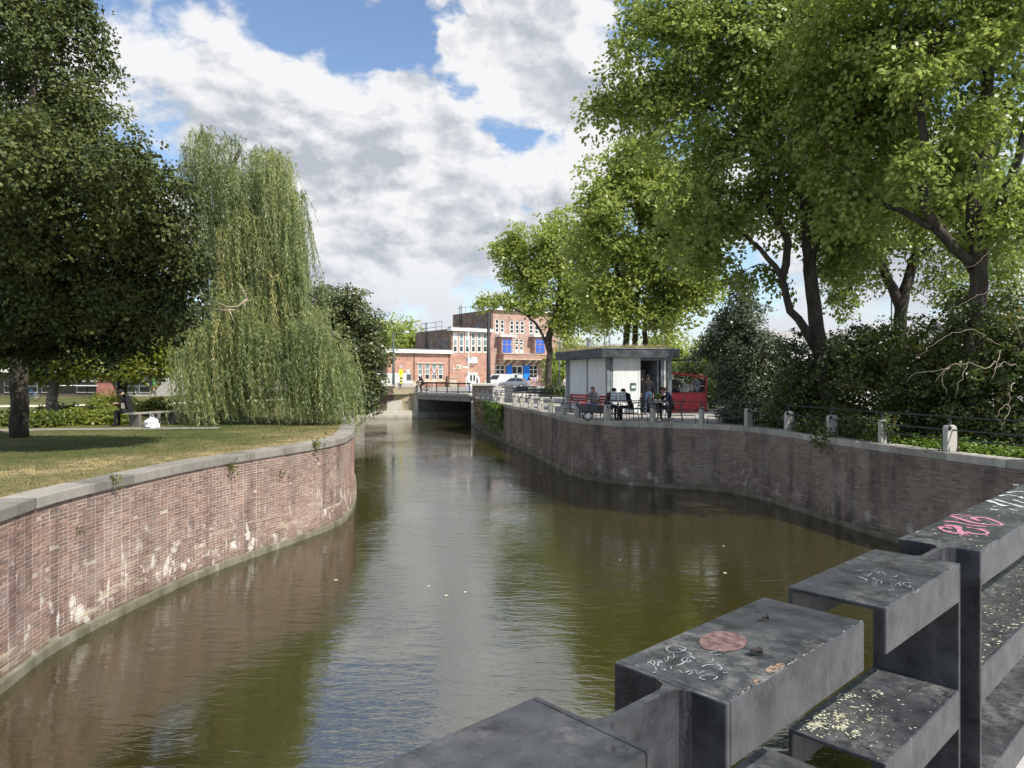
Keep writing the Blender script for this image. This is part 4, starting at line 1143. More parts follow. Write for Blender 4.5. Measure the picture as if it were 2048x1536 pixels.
# --- shrubs of the hedge
SHR = [(1375, 772, 39.5, 1.5, 'dark shrub seen through the window of the red wind screen'), (1425, 750, 37, 1.3, 'dark shrub between the red wind screen and the evergreen cone'),
       (1590, 790, 23.3, 1.05, 'low dark shrub right of the evergreen cone, behind the quay posts'),
       (1655, 745, 21.9, 1.35, 'leafy hedge shrub at the foot of the forked plane tree'),
       (1735, 775, 20.6, 1.30, 'dense hedge shrub left of centre behind the narrow stone post'),
       (1800, 715, 20.2, 1.30, 'tall hedge shrub below the dark middle plane tree'),
       (1850, 800, 18.6, 1.05, 'low hedge shrub left of the wide stone post'),
       (1905, 720, 18.6, 1.35, 'tall twiggy shrub left of the right hand trunk'),
       (1985, 660, 18.0, 1.35, 'high shrub in front of the right hand trunk'),
       (1990, 790, 17.2, 1.10, 'shrub behind the wide stone post and dead twigs'),
       (2065, 730, 16.4, 1.35, 'shrub cut by the right edge of the picture')]
for k, (u, v, d, rr, lab) in enumerate(SHR):
    rs = random.Random(k + 40); c = P(u, v, d)
    bl = [(c, (rr * 1.1, rr, rr * 1.05), -.05)]
    for j in range(7):
        bl.append((c + Vector((rs.uniform(-1, 1) * rr, rs.uniform(-.5, .6) * rr, rs.uniform(-.9, .9) * rr)), rr * rs.uniform(.35, .6), rs.uniform(-.12, .14)))
    bl.append((Vector((c.x, c.y, GZ + .5)), (rr, rr * .8, .6), -.1))
    th = thing('hedge_shrub', lab, 'shrub', (c.x, c.y, GZ), 0, 'shrubs of the hedge behind the quay railing')
    o, p = foliage('foliage', bl, int(330 * rr), 30, 0.26, 0.095, 60 + k, HEDGE, th, gap=-0.12, freq=1.3, up=0.45, zmin=GZ + 0.03)
    mb = MB(); r2 = np.random.default_rng(k)
    branches(mb, [np.array([(c.x, c.y, GZ), (c.x, c.y, GZ + .5)])], p[r2.choice(len(p), 26, replace=False)], r2, 0.03)
    mb.build('stems', BARKG, th, smooth=True, kind='stuff')
# ground ivy and weeds along the hedge foot
def ivy(name, label, cat, pts, n, size, seed, m, spread, hgt):
    r = np.random.default_rng(seed); q = np.array([tuple(p) for p in pts])
    i = r.integers(0, len(q), n)
    pos = q[i] + np.column_stack([r.normal(0, spread, n), r.normal(0, spread, n), np.abs(r.normal(0, hgt, n))])
    nn = nrm(np.column_stack([r.normal(0, .5, n), r.normal(-.3, .5, n), np.ones(n)]))
    V = leaves(pos, r.normal(size=(n, 3)) * (1, 1, .4), nn, size, 0.8, 0.1, r)
    return finish(quadmesh(name, V, np.clip(r.normal(.6, .25, n), 0, 1)), name, m, None, label=label, cat=cat, kind='stuff')
WEED = leaf_mat('leaf_weed', (0.05, 0.10, 0.015), (0.14, 0.22, 0.03), transl=0.35)
hp = [(p[0], p[1], GZ + .03) for p, t_ in zip(RIGHT - nr * 0.95, RIGHT) if t_[1] < 18.5 and t_[1] > 11]
ivy('weeds', 'bright green weeds along the foot of the hedge behind the posts', 'weeds', hp, 7000, 0.08, 3, WEED, 0.28, 0.10)
def creeper(label, ua, ub, back, n, seed, h):
    q = [(p[0], p[1], QZ) for p in (RIGHT - nr * back) if ua < 1024 + F * p[0] / p[1] < ub and p[1] < 24]
    r = np.random.default_rng(seed); q = np.array(q); i = r.integers(0, len(q), n)
    pos = q[i] + np.column_stack([r.normal(0, .10, n), r.normal(0, .10, n), r.normal(h, .16, n)])
    nn = nrm(np.column_stack([r.normal(-.4, .5, n), r.normal(-.5, .5, n), r.normal(.6, .4, n)]))
    V = leaves(pos, r.normal(size=(n, 3)), nn, 0.085, 0.8, 0.1, r)
    th = thing('creeper_plant', label, 'plant', tuple(q[len(q) // 2]))
    finish(quadmesh('leaf_mass', V, np.clip(r.normal(.55, .25, n), 0, 1)), 'leaf_mass', HEDGE, th, kind='stuff')
creeper('leafy creeper pushing through the rails between the rounded posts', 1590, 1660, 0.2, 700, 1, 0.12)
creeper('reddish creeper climbing round the narrow stone post', 1690, 1785, 0.35, 1100, 2, 0.35)
creeper('small green creeper drooping over the coping left of the narrow post', 1630, 1665, -0.03, 260, 5, -0.08)
# dead, leafless twigs hanging out of the right hand shrubs
dead = thing('dead_branch', 'bleached leafless branch hanging in front of the right hand hedge', 'branch', tuple(P(1980, 560, 16)))
def twig(pts, r0, r1):
    mb = MB(); limb(mb, pts, r0 * .62, r1 * .6, k=6, step=0.10, wob=0.018, seed=int(r0 * 1e4) + len(pts)); mb.build('twig', TWIG, dead, smooth=True)
twig([P(2050, 740, 15.6), P(2010, 725, 15.4), P(1990, 740, 15.3), P(1985, 760, 15.2)], 0.016, 0.008)
twig([P(2000, 700, 15.6), P(1995, 720, 15.5), P(1985, 755, 15.4), P(1980, 765, 15.4)], 0.02, 0.008)
twig([P(1990, 722, 15.5), P(1970, 738, 15.4), P(1935, 725, 15.3), P(1895, 735, 15.2), P(1870, 765, 15.2)], 0.018, 0.006)
twig([P(1935, 725, 15.3), P(1930, 745, 15.2), P(1915, 775, 15.1), P(1910, 795, 15.1)], 0.012, 0.005)
twig([P(1900, 735, 15.2), P(1885, 755, 15.2), P(1893, 790, 15.1)], 0.012, 0.005)
twig([P(1900, 735, 15.2), P(1850, 745, 15.2), P(1825, 750, 15.3), P(1812, 765, 15.3)], 0.010, 0.004)
twig([P(2030, 765, 14.6), P(2018, 790, 14.5), P(2020, 815, 14.5), P(2005, 845, 14.4), P(2004, 865, 14.4)], 0.020, 0.007)
twig([P(2020, 812, 14.5), P(2008, 810, 14.5), P(1992, 835, 14.4)], 0.010, 0.004)
twig([P(2005, 845, 14.4), P(1995, 842, 14.4), P(1988, 830, 14.4)], 0.009, 0.004)
twig([P(2048, 470, 16), P(2000, 480, 16), P(1960, 520, 15.8), P(1930, 540, 15.7)], 0.010, 0.004)
twig([P(2048, 600, 16), P(1990, 580, 16), P(1940, 600, 15.8), P(1890, 625, 15.7)], 0.012, 0.004)
twig([P(2000, 690, 15.8), P(1940, 660, 15.8), P(1880, 680, 15.6), P(1830, 720, 15.5)], 0.012, 0.004)

# --- park trees of the left bank
tree('hornbeam_tree', 'dark dense round tree overhanging the lawn at the left edge', 'tree', G(-150, 15.6),
     [([G(-150, 15.6), P(-130, 800, 15.6), P(-90, 710, 15.7), P(-20, 640, 16), P(60, 560, 15.6), P(100, 470, 14.8)], 0.26, 0.08),
      ([P(-95, 715, 15.7), P(-20, 716, 16.6), P(50, 694, 17.2), P(130, 668, 17.5), P(230, 640, 17.6)], 0.11, 0.03),
      ([P(60, 560, 15.6), P(160, 520, 15.6), P(270, 490, 15.4)], 0.09, 0.03)],
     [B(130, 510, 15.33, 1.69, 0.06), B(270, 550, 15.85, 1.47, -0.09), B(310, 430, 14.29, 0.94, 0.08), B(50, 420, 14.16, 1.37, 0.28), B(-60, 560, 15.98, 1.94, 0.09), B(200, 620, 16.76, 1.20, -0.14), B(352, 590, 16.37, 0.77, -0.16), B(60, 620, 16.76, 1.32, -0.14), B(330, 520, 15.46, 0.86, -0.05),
      B(20, 300, 12.60, 0.96, 0.42), B(180, 400, 13.90, 1.11, 0.18), B(300, 640, 17.02, 0.71, -0.25), B(120, 668, 17.38, 0.62, -0.22), B(390, 540, 15.72, 0.43, -0.07), B(0, 560, 15.98, 0.93, 0.09), B(240, 665, 17.34, 0.48, -0.29), B(250, 350, 13.25, 0.65, 0.13), B(30, 480, 14.94, 0.67, 0.21)],  # blob tints paint a sunlit upper left and a shaded underside
     2300, 44, 0.33, 0.092, 21, HORN, nb=60, gap=-0.2, freq=1.0, shell=0.32, up=0.5)
tree('lime_tree', 'tall tree rising behind the dark round tree in the park', 'tree', G(38, 19.4),
     [([G(40, 19.4), P(38, 800, 19.4), P(36, 700, 19.4), P(40, 500, 19.8), P(60, 300, 20.2), P(70, 100, 20.5)], 0.24, 0.08),
      ([P(40, 420, 19.9), P(120, 300, 20.5), P(190, 220, 21)], 0.10, 0.03),
      ([P(45, 400, 20), P(-20, 280, 20), P(-60, 150, 20)], 0.10, 0.03)],
     [B(60, 80, 21, 1.9), B(120, 190, 21, 1.4), B(165, 60, 21.5, .75, .05), B(245, 290, 22, 1.2), B(-60, 200, 20.5, 2.3), B(100, 300, 21, 1.6), B(20, -40, 21, 2.2), B(175, 240, 21.5, 1.1), B(300, 340, 22, .75), B(120, 10, 21, 1.2), B(180, 130, 21.5, .8), B(200, 330, 21.5, 1.2), B(320, 380, 22, .6)],
     1700, 32, 0.34, 0.12, 22, TALL, nb=50, gap=-0.25, freq=0.8)
tree('maple_tree', 'small low branched park tree with grey leaning trunk', 'tree', G(105, 27.2),
     [([G(106, 27.2), P(104, 815, 27.2), P(106, 780, 27.2), P(112, 755, 27.2), P(140, 735, 27.2), P(170, 728, 27.2)], 0.24, 0.06),
      ([P(106, 780, 27.2), P(100, 755, 27.2), P(70, 735, 27.2)], 0.14, 0.05)],
     [B(110, 700, 27.4, 1.3, .05), B(170, 715, 27.4, (1.1, 1.1, .6), .15), B(60, 710, 27.4, 1.0, .05), B(140, 735, 27, (.8, .8, .4), .2), B(210, 700, 28, 1.0, .1), B(40, 690, 27.4, 1.3)],
     420, 24, 0.42, 0.16, 23, PARK, bark=BARKG, nb=24)
tree('maple_tree', 'park tree with yellowing leaves beyond the bench', 'tree', G(243, 33),
     [([G(243, 33), P(244, 790, 33), P(246, 740, 33), P(250, 690, 33)], 0.26, 0.12)],
     [B(240, 690, 33, 1.8, .1), B(300, 715, 33, 1.3, .15), B(270, 735, 32.5, (1.1, 1, .5), .25), B(190, 700, 33, 1.3), B(340, 690, 33.5, 1.6), B(225, 728, 32.5, .5, .2)],
     420, 24, 0.5, 0.18, 24, PARK, nb=24)
# backdrop of park trees behind the willow and lawn
for k, (u, d, h, w, lab) in enumerate(((-40, 74, 11, 5.5, 'large park tree at the far left beyond the gravel path'), (130, 78, 12, 6, 'large park tree behind the low brick pavilion'),
                                       (300, 72, 12, 6, 'large park tree behind the white pavilion windows'), (470, 66, 11, 5.5, 'large park tree hidden behind the weeping willow'),
                                       (600, 74, 10.5, 5, 'large park tree between willow and canal bridge'))):
    c = G(u, d)
    tree('park_tree', lab, 'tree', c, [([c, c + Vector((0, 0, 4)), c + Vector((.3, 0, h * .7))], .35, .1)],
         [(c + Vector((0, 0, h * .62)), (w, w * .8, h * .36), 0), (c + Vector((w * .5, -1, h * .45)), w * .55, .05), (c + Vector((-w * .5, -1, h * .45)), w * .55, -.05), (c + Vector((0, -2, h * .3)), (w * .8, 2, h * .16), 0)],
         520, 20, 0.9, 0.36, 200 + k, MIDT, nb=12, group='trees at the back of the park')
# dark tree by the water behind the willow
tree('alder_tree', 'dark bushy tree leaning over the water left of the bridge', 'tree', G(668, 51),
     [([G(672, 51), P(675, 740, 51), P(690, 660, 50.5), P(705, 620, 50)], 0.3, 0.1)],
     [B(708, 625, 50, 1.75), B(672, 650, 50, 2.1), B(745, 660, 49.5, 1.3), B(700, 710, 49.5, 2.2), B(748, 715, 49, 1.2), B(722, 770, 48.5, 1.5, -.1), B(752, 770, 48.5, .9, -.08), B(690, 790, 48, 1.7, -.1), B(735, 812, 48, .8, -.15), B(700, 590, 50, .8, .05), B(650, 610, 51, 1.7), B(720, 825, 47.5, .5, -.1)],
     1150, 24, 0.5, 0.20, 25, MIDT, nb=40, gap=-0.25, freq=0.5, zmin=0.15)
for k, (u, v, d, w, lab) in enumerate(((800, 662, 150, 5, 'light green tree beyond the low wing of the school'), (765, 670, 140, 5, 'tree beyond the school seen over the dark waterside tree'), (835, 680, 145, 3, 'small dark tree top beside the roof graffiti'))):
    c = G(u, d)
    tree('far_tree', lab, 'tree', c, [([c, c + Vector((0, 0, 5)), P(u, v + 15, d)], .4, .12)],
         [(P(u, v, d), (w, w * .8, w * .8), .05), (P(u, v + 25, d), (w * 1.1, w, w), 0), (P(u, v + 55, d), (w, w, w), -.05)], 330, 18, 1.0, 0.5, 300 + k, PLANE2, nb=8, group='trees beyond the school')
for k, (u, d, h, w, lab) in enumerate(((1150, 120, 9, 4, 'green tree beyond the street left of the kiosk'), (1120, 95, 5, 2.5, 'bushy green tree at the street corner beside the tree trunk'), (1330, 84, 7.5, 3.2, 'yellowish tree behind the kiosk roof'), (1420, 90, 7, 4, 'round tree beyond the kiosk beside the evergreen'))):
    c = G(u, d)
    tree('street_tree', lab, 'tree', c, [([c, c + Vector((0, 0, h * .4)), c + Vector((.2, 0, h * .7))], .2, .06)],
         [(c + Vector((0, 0, h * .65)), (w, w * .8, h * .34), .05), (c + Vector((w * .4, -1, h * .45)), w * .5, 0), (c + Vector((-w * .4, -1, h * .4)), w * .5, 0)], 300, 18, .7, .34, 330 + k, PLANE2, nb=8, group='trees along the far street')

# --- weeping willow
def willow():
    base = G(455, 27.5)
    th = thing('weeping_willow', 'tall weeping willow trailing its curtains down to the lawn edge', 'tree', tuple(base))
    mb = MB(); limb(mb, [base, P(452, 740, 27.3), P(448, 640, 27), P(452, 560, 26.8), P(440, 460, 26.6), P(455, 360, 26.4), P(480, 300, 26.3)], 0.36, 0.07); mb.build('trunk', BARK, th, smooth=True)
    arms = [[P(448, 640, 27), P(500, 590, 26.2), P(570, 570, 25.5), P(640, 600, 25)], [P(450, 560, 26.8), P(520, 500, 26), P(580, 470, 25.6)], [P(445, 480, 26.6), P(520, 400, 26), P(575, 350, 25.8)],
            [P(442, 470, 26.6), P(400, 380, 26.2), P(385, 300, 26)], [P(452, 600, 27), P(560, 620, 25), P(650, 660, 24.6), P(690, 690, 24.2)], [P(450, 620, 27), P(410, 640, 26), P(370, 660, 25)]]
    for k, a in enumerate(arms):
        mb = MB(); limb(mb, a, 0.13, 0.03, k=7, wob=0.02, seed=k); mb.build('limb', BARK, th, smooth=True)
    r = np.random.default_rng(77)
    # boughs: (u, v, d, half width px, strands, hang length m)
    bo = []
    def region(n, ulo, uhi, top, d0, d1, l0, l1, tone):
        for _ in range(int(n * .58)):
            u = r.uniform(ulo, uhi); v = top(u) + abs(r.normal(0, 26)); bo.append((u, v, r.uniform(d0, d1), r.uniform(l0, l1), tone + r.normal(0, .20)))
    region(56, 366, 600, lambda u: 258 + 30 * max(0, (395 - u) / 30) + 0.30 * max(0, u - 400) + 60 * max(0, (u - 550) / 50) ** 2, 24.6, 27.2, 1.6, 4.2, -.02)
    region(62, 362, 606, lambda u: 325 + 0.2 * max(0, u - 420) + 60 * max(0, (u - 550) / 55), 24.4, 27.2, 1.8, 4.4, 0)
    region(52, 372, 610, lambda u: 405 + .1 * (u - 400), 24.3, 27.2, 1.6, 3.8, .03)
    region(52, 395, 612, lambda u: 478, 24.2, 27.0, 1.6, 3.6, .03)
    region(52, 425, 635, lambda u: 548, 24.0, 26.8, 1.4, 2.8, .05)
    region(60, 430, 660, lambda u: 600 + 40 * max(0, (u - 600) / 60), 23.8, 26.4, 1.6, 3.0, .05)
    region(56, 352, 520, lambda u: 640 + 0.02 * abs(u - 430), 23.8, 26.4, 1.6, 3.2, .0)
    region(75, 500, 688, lambda u: 650 + 70 * max(0, (u - 640) / 65) ** 1.5, 23.6, 26.0, 1.8, 3.2, .04)
    region(62, 352, 690, lambda u: 725, 23.4, 25.6, 1.2, 2.2, .02)
    region(5, 680, 700, lambda u: 715, 23.8, 25.2, 1.4, 2.6, .02)
    pos = []; axs = []; nns = []; tin = []; stems = []
    for (u, v, d, L, tone) in bo:
        o = np.array(tuple(P(u, v, d)))
        ns = int(r.integers(9, 16))
        for s in range(ns):
            q0 = o + r.normal(0, (0.16, 0.16, 0.12))
            ang = r.uniform(0, 2 * math.pi); sp = r.uniform(0.1, 0.55)
            l = L * r.uniform(0.6, 1.15); m = max(6, int(l / 0.055))
            t = np.linspace(0, 1, m)
            path = q0 + np.column_stack([np.cos(ang) * sp * (1 - np.exp(-3 * t)) + 0.22 * t * t, np.sin(ang) * sp * (1 - np.exp(-3 * t)), 0.14 * np.sin(math.pi * np.minimum(1, t * 3)) * (sp > .25) - l * t ** 1.25])
            path += r.normal(0, 0.012, path.shape)
            keep = path[:, 2] > (GZ + 0.05 + 0.25 * r.random() if path[-1, 0] < -6.0 or path[-1, 1] > 23.5 and path[-1, 0] < -5.6 else 1.2 + r.random())
            path = path[keep]
            if len(path) < 4: continue
            dr = np.gradient(path, axis=0)
            for rep in range(2):
                side = r.normal(0, 1, path.shape)
                pos.append(path); axs.append(nrm(dr) * 1.0 + 0.55 * nrm(side)); nns.append(r.normal(0, 1, path.shape)); tin.append(np.clip(.45 + tone + r.normal(0, .12) + r.normal(0, .12, len(path)), 0, .93) + (r.random(len(path)) < .012) * .07)
            if s < 3: stems.append(path)
    pos = np.vstack(pos); V = leaves(pos, np.vstack(axs), np.vstack(nns), 0.135, 0.17, 0.05, r)
    finish(quadmesh('crown', V, np.concatenate(tin)), 'crown', WILL, th)
    mb = MB()
    for p in stems[::2]:
        mb.tube(p[::3] if len(p) > 8 else p, 0.006, 3, cap=False)
    mb.build('hanging_twigs', mat('willow_twig', (0.30, 0.24, 0.09), 0.8, 0.2, 4), th, kind='stuff')
    # broken pale branch caught in the crown
    mb = MB()
    limb(mb, [P(495, 598, 22.9), P(482, 606, 22.9), P(470, 620, 22.9), P(458, 616, 22.9), P(432, 603, 22.9)], 0.055, 0.015, k=6)
    limb(mb, [P(470, 620, 22.9), P(450, 621, 22.9), P(425, 618, 22.9)], 0.035, 0.012, k=6)
    limb(mb, [P(458, 620, 22.9), P(466, 634, 22.9), P(470, 648, 22.9)], 0.03, 0.012, k=6)
    limb(mb, [P(488, 604, 22.9), P(494, 615, 22.9), P(492, 628, 22.9)], 0.025, 0.01, k=6)
    limb(mb, [P(495, 598, 22.9), P(490, 580, 22.9), P(478, 566, 22.9)], 0.03, 0.012, k=6)
    mb.build('broken_branch', TWIG, th, smooth=True)
willow()
# --- low shrubs on the lawn
SHL = [(225, 812, 31.5, 1.15, .55, .22, 'bright green rounded shrub behind the reader on the bench'), (315, 812, 30, .8, .45, .2, 'light green shrub right of the seated reader'), (150, 838, 24.5, .75, .32, .05, 'low shrub right of the thick park trunk'),
       (85, 845, 23.5, .7, .3, 0, 'low shrub just behind the thick park trunk'), (215, 842, 24.8, .75, .32, .05, 'low shrub left of the seated reader'), (10, 842, 24, .9, .3, 0, 'low shrub at the left edge beyond the trunk'), (120, 822, 28, 1.0, .35, .05, 'low shrub around the leaning grey trunk'),
       (180, 830, 27, .9, .35, .02, 'shadowed shrub in the middle of the planting bed')]
for k, (u, v, d, w, h, t, lab) in enumerate(SHL):
    c = G(u, d)
    th = thing('park_shrub', lab, 'shrub', tuple(c), 0, 'low shrubs on the park lawn')
    foliage('foliage', [(c + Vector((0, 0, h * .9)), (w, w * .8, h), t), (c + Vector((w * .5, -.2, h * .6)), (w * .6, w * .5, h * .7), t), (c + Vector((-w * .5, -.1, h * .6)), (w * .6, w * .5, h * .6), t - .05)], 170, 26, .2, .10, 400 + k, PARK, th, zmin=GZ + .04)
# creepers hanging on the far end of the right quay wall
r = np.random.default_rng(5)
for k, (ua, ub, n, lab, mm) in enumerate(((955, 975, 900, 'dry brown creeper on the wall beside the bridge pylon', leaf_mat('leaf_dry', (0.14, 0.10, 0.05), (0.34, 0.26, 0.13))), (975, 1008, 1700, 'green ivy hanging down the wall end near the bridge', WEED))):
    idx = np.array([i for i in range(len(RIGHT)) if ua < 1024 + F * RIGHT[i, 0] / RIGHT[i, 1] < ub and RIGHT[i, 1] > 38])
    i = r.choice(idx, n); z = QZ - np.abs(r.normal(0.1, .75, n)); z = np.clip(z, .35, QZ + .1)
    p = np.column_stack([RIGHT[i] + nr[i] * r.uniform(.05, .3, (n, 1)), z])
    nn = nrm(np.column_stack([nr[i], np.full(n, .5)]) + r.normal(0, .4, (n, 3)))
    th = thing('wall_creeper', lab, 'plant', tuple(p.mean(axis=0)))
    finish(quadmesh('leaf_mass', leaves(p, r.normal(0, .6, (n, 3)) + (0, 0, -.8), nn, .2, .7, .1, r), np.clip(r.normal(.55, .25, n), 0, 1)), 'leaf_mass', mm, th, kind='stuff')
# ------------------------------------------------------------------ the brick school across the street
WB = mat('school_brick', (0.42, 0.24, 0.18), 0.9, 0.14, 0.8, 0.15, stretch=(1, 1, 2))
WB2 = mat('school_brick_tower', (0.40, 0.265, 0.215), 0.9, 0.14, 0.8, 0.15, stretch=(1, 1, 2))
WBS = mat('school_brick_shaded', (0.23, 0.165, 0.125), 0.95, 0.2, 0.7, 0.15)  # darker copy of the brick, shade painted in for the side walls
SAND = mat('school_sandstone', (0.50, 0.41, 0.31), 0.9, 0.1, 2)
BLUE = mat('blue_paint', (0.012, 0.20, 0.75), 0.5, 0.08, 2)
BLUE2 = mat('blue_panel', (0.05, 0.13, 0.52), 0.5, 0.15, 2)
GLS = glass('window_glass', (0.030, 0.036, 0.040))
BLIND = mat('blind_glass', (0.20, 0.27, 0.26), 0.3, 0.2, 1.2)
ROOFG = mat('roof_grey', (0.16, 0.16, 0.16), 0.9, 0.15, 2)
SO = np.array((-3.3, 115.0)); SU = np.array((0.82, 0.574)); SU /= np.linalg.norm(SU); SW = np.array((-SU[1], SU[0]))
SN = -SW                                                     # facade normal, towards the street
def fs(u):
    """distance along the facade line of a picture column"""
    k = (u - 1024) / F
    return (k * SO[1] - SO[0]) / (SU[0] - k * SU[1])
def fz(u, v):
    s = fs(u); d = SO[1] + SU[1] * s
    return CZ - (v - 752) * d / F
def fp(s, out, z): return np.array((*(SO + SU * s + SN * out), z))
def wall_holes(mb, s0, s1, z0, z1, holes, out=0.0, dep=0.18, mi=0):
    S = sorted({s0, s1, *[h[0] for h in holes], *[h[1] for h in holes]}); Z = sorted({z0, z1, *[h[2] for h in holes], *[h[3] for h in holes]})
    for a, b in zip(S[:-1], S[1:]):
        for c, d in zip(Z[:-1], Z[1:]):
            m = ((a + b) / 2, (c + d) / 2)
            if any(h[0] < m[0] < h[1] and h[2] < m[1] < h[3] for h in holes): continue
            mb.add([fp(a, out, c), fp(b, out, c), fp(b, out, d), fp(a, out, d)], [(0, 1, 2, 3)], mi)
    for a, b, c, d in holes:
        for q in (((a, c), (b, c)), ((b, c), (b, d)), ((b, d), (a, d)), ((a, d), (a, c))):
            mb.add([fp(q[0][0], out, q[0][1]), fp(q[1][0], out, q[1][1]), fp(q[1][0], out - dep, q[1][1]), fp(q[0][0], out - dep, q[0][1])], [(0, 1, 2, 3)], mi)
def fbox(mb, s0, s1, z0, z1, o0, o1, mi=0):
    mb.prism([fp(s0, o0, z0), fp(s1, o0, z0), fp(s1, o1, z0), fp(s0, o1, z0)], (0, 0, z1 - z0), mi)
def win(par, h, cols, rows, name='window', lower=None, out=0.0, fr=0.09, fm=None, gm=None):
    """framed window with bars, panes set back; rows: relative heights from the bottom"""
    a, b, c, d = h
    fm = fm or WHITEP
    mb = MB(); o = out - 0.06
    fbox(mb, a, a + fr, c, d, o - .08, o); fbox(mb, b - fr, b, c, d, o - .08, o); fbox(mb, a + fr, b - fr, c, c + fr, o - .08, o - .002); fbox(mb, a + fr, b - fr, d - fr, d, o - .08, o - .002)
    w = (b - a) / cols
    for i in range(1, cols): fbox(mb, a + w * i - fr * .4, a + w * i + fr * .4, c + fr, d - fr, o - .07, o - .004)
    z = c; tot = sum(rows); zs = [c]
    for q in rows: z += (d - c) * q / tot; zs.append(z)
    for zz in zs[1:-1]: fbox(mb, a + fr, b - fr, zz - fr * .45, zz + fr * .45, o - .07, o - .006)
    wi = mb.build(name, fm, par, recalc=True)
    for k in range(len(rows)):
        m = GLS if (gm is None or gm[k] is None) else gm[k]
        mb = MB(); mb.add([fp(a + fr * .5, o - .05, zs[k]), fp(b - fr * .5, o - .05, zs[k]), fp(b - fr * .5, o - .05, zs[k + 1]), fp(a + fr * .5, o - .05, zs[k + 1])], [(0, 1, 2, 3)])
        mb.build('pane', m, wi)
    return wi
def rect(u0, u1, v0, v1):
    return (fs(u0), fs(u1), fz(u0, v1), fz(u0, v0))
GZF = 2.2
sch = thing('brick_school', 'red brick school with white windows, blue doors and a stone balcony beyond the bridge', 'building', (SO[0], SO[1], GZF))
# low wing
sL0, sL1, sM1, sT1 = fs(772), fs(902), fs(983), fs(1118)
zl = fz(790, 698); zm = fz(900, 660); zt = fz(987, 619)
hl = [rect(u, u + 9.5, 728, 759) for u in (836, 850, 864, 877)]
mb = MB(); wall_holes(mb, sL0, sL1, GZF - .3, zl, hl); mb.build('wall', WB, sch)
for k, h in enumerate(hl): win(sch, h, 1, (1, 1, 1), gm=(None, BLIND, BLIND))
mb = MB(); fbox(mb, fs(832), fs(889), fz(840, 727), fz(840, 724), .0, .12); fbox(mb, fs(832), fs(889), fz(840, 764), fz(840, 760), .0, .16); mb.build('window_surround', SAND, sch, recalc=True)
mb = MB(); fbox(mb, sL0 - .3, sL1, zl - .55, zl - .05, -.5, .5); mb.build('cornice', WHITEP, sch, recalc=True)
mb = MB(); fbox(mb, sL0 - .2, sL1, zl - .05, zl + .12, -.5, .42); mb.build('gutter', ROOFG, sch, recalc=True)
mb = MB(); mb.prism([fp(sL0, -.1, zl - .1), fp(sL1, -.1, zl - .1), fp(sL1, -13, zl - .1), fp(sL0, -13, zl - .1)], (0, 0, .1)); mb.build('flat_roof', ROOFG, sch, recalc=True)
mb = MB(); fbox(mb, fs(828) - .06, fs(828) + .06, GZF, zl - .55, .02, .14); fbox(mb, fs(898) - .06, fs(898) + .06, GZF, zl - .55, .02, .14); mb.build('downpipes', mat('pipe_brown', (.16, .09, .075), .7), sch, recalc=True, kind='stuff')
mb = MB(); fbox(mb, sL0, fs(840), GZF, fz(810, 762), .0, .25); mb.build('stone_base', SAND, sch, recalc=True)
mb = MB(); fbox(mb, fs(893), fs(908), GZF, fz(900, 757), .05, 1.0); mb.build('gate_pier', SAND, sch, recalc=True)
mb = MB(); fbox(mb, fs(892), fs(909), fz(900, 757), fz(900, 752), .0, 1.12); mb.build('gate_pier_cap', WB2, sch, recalc=True)
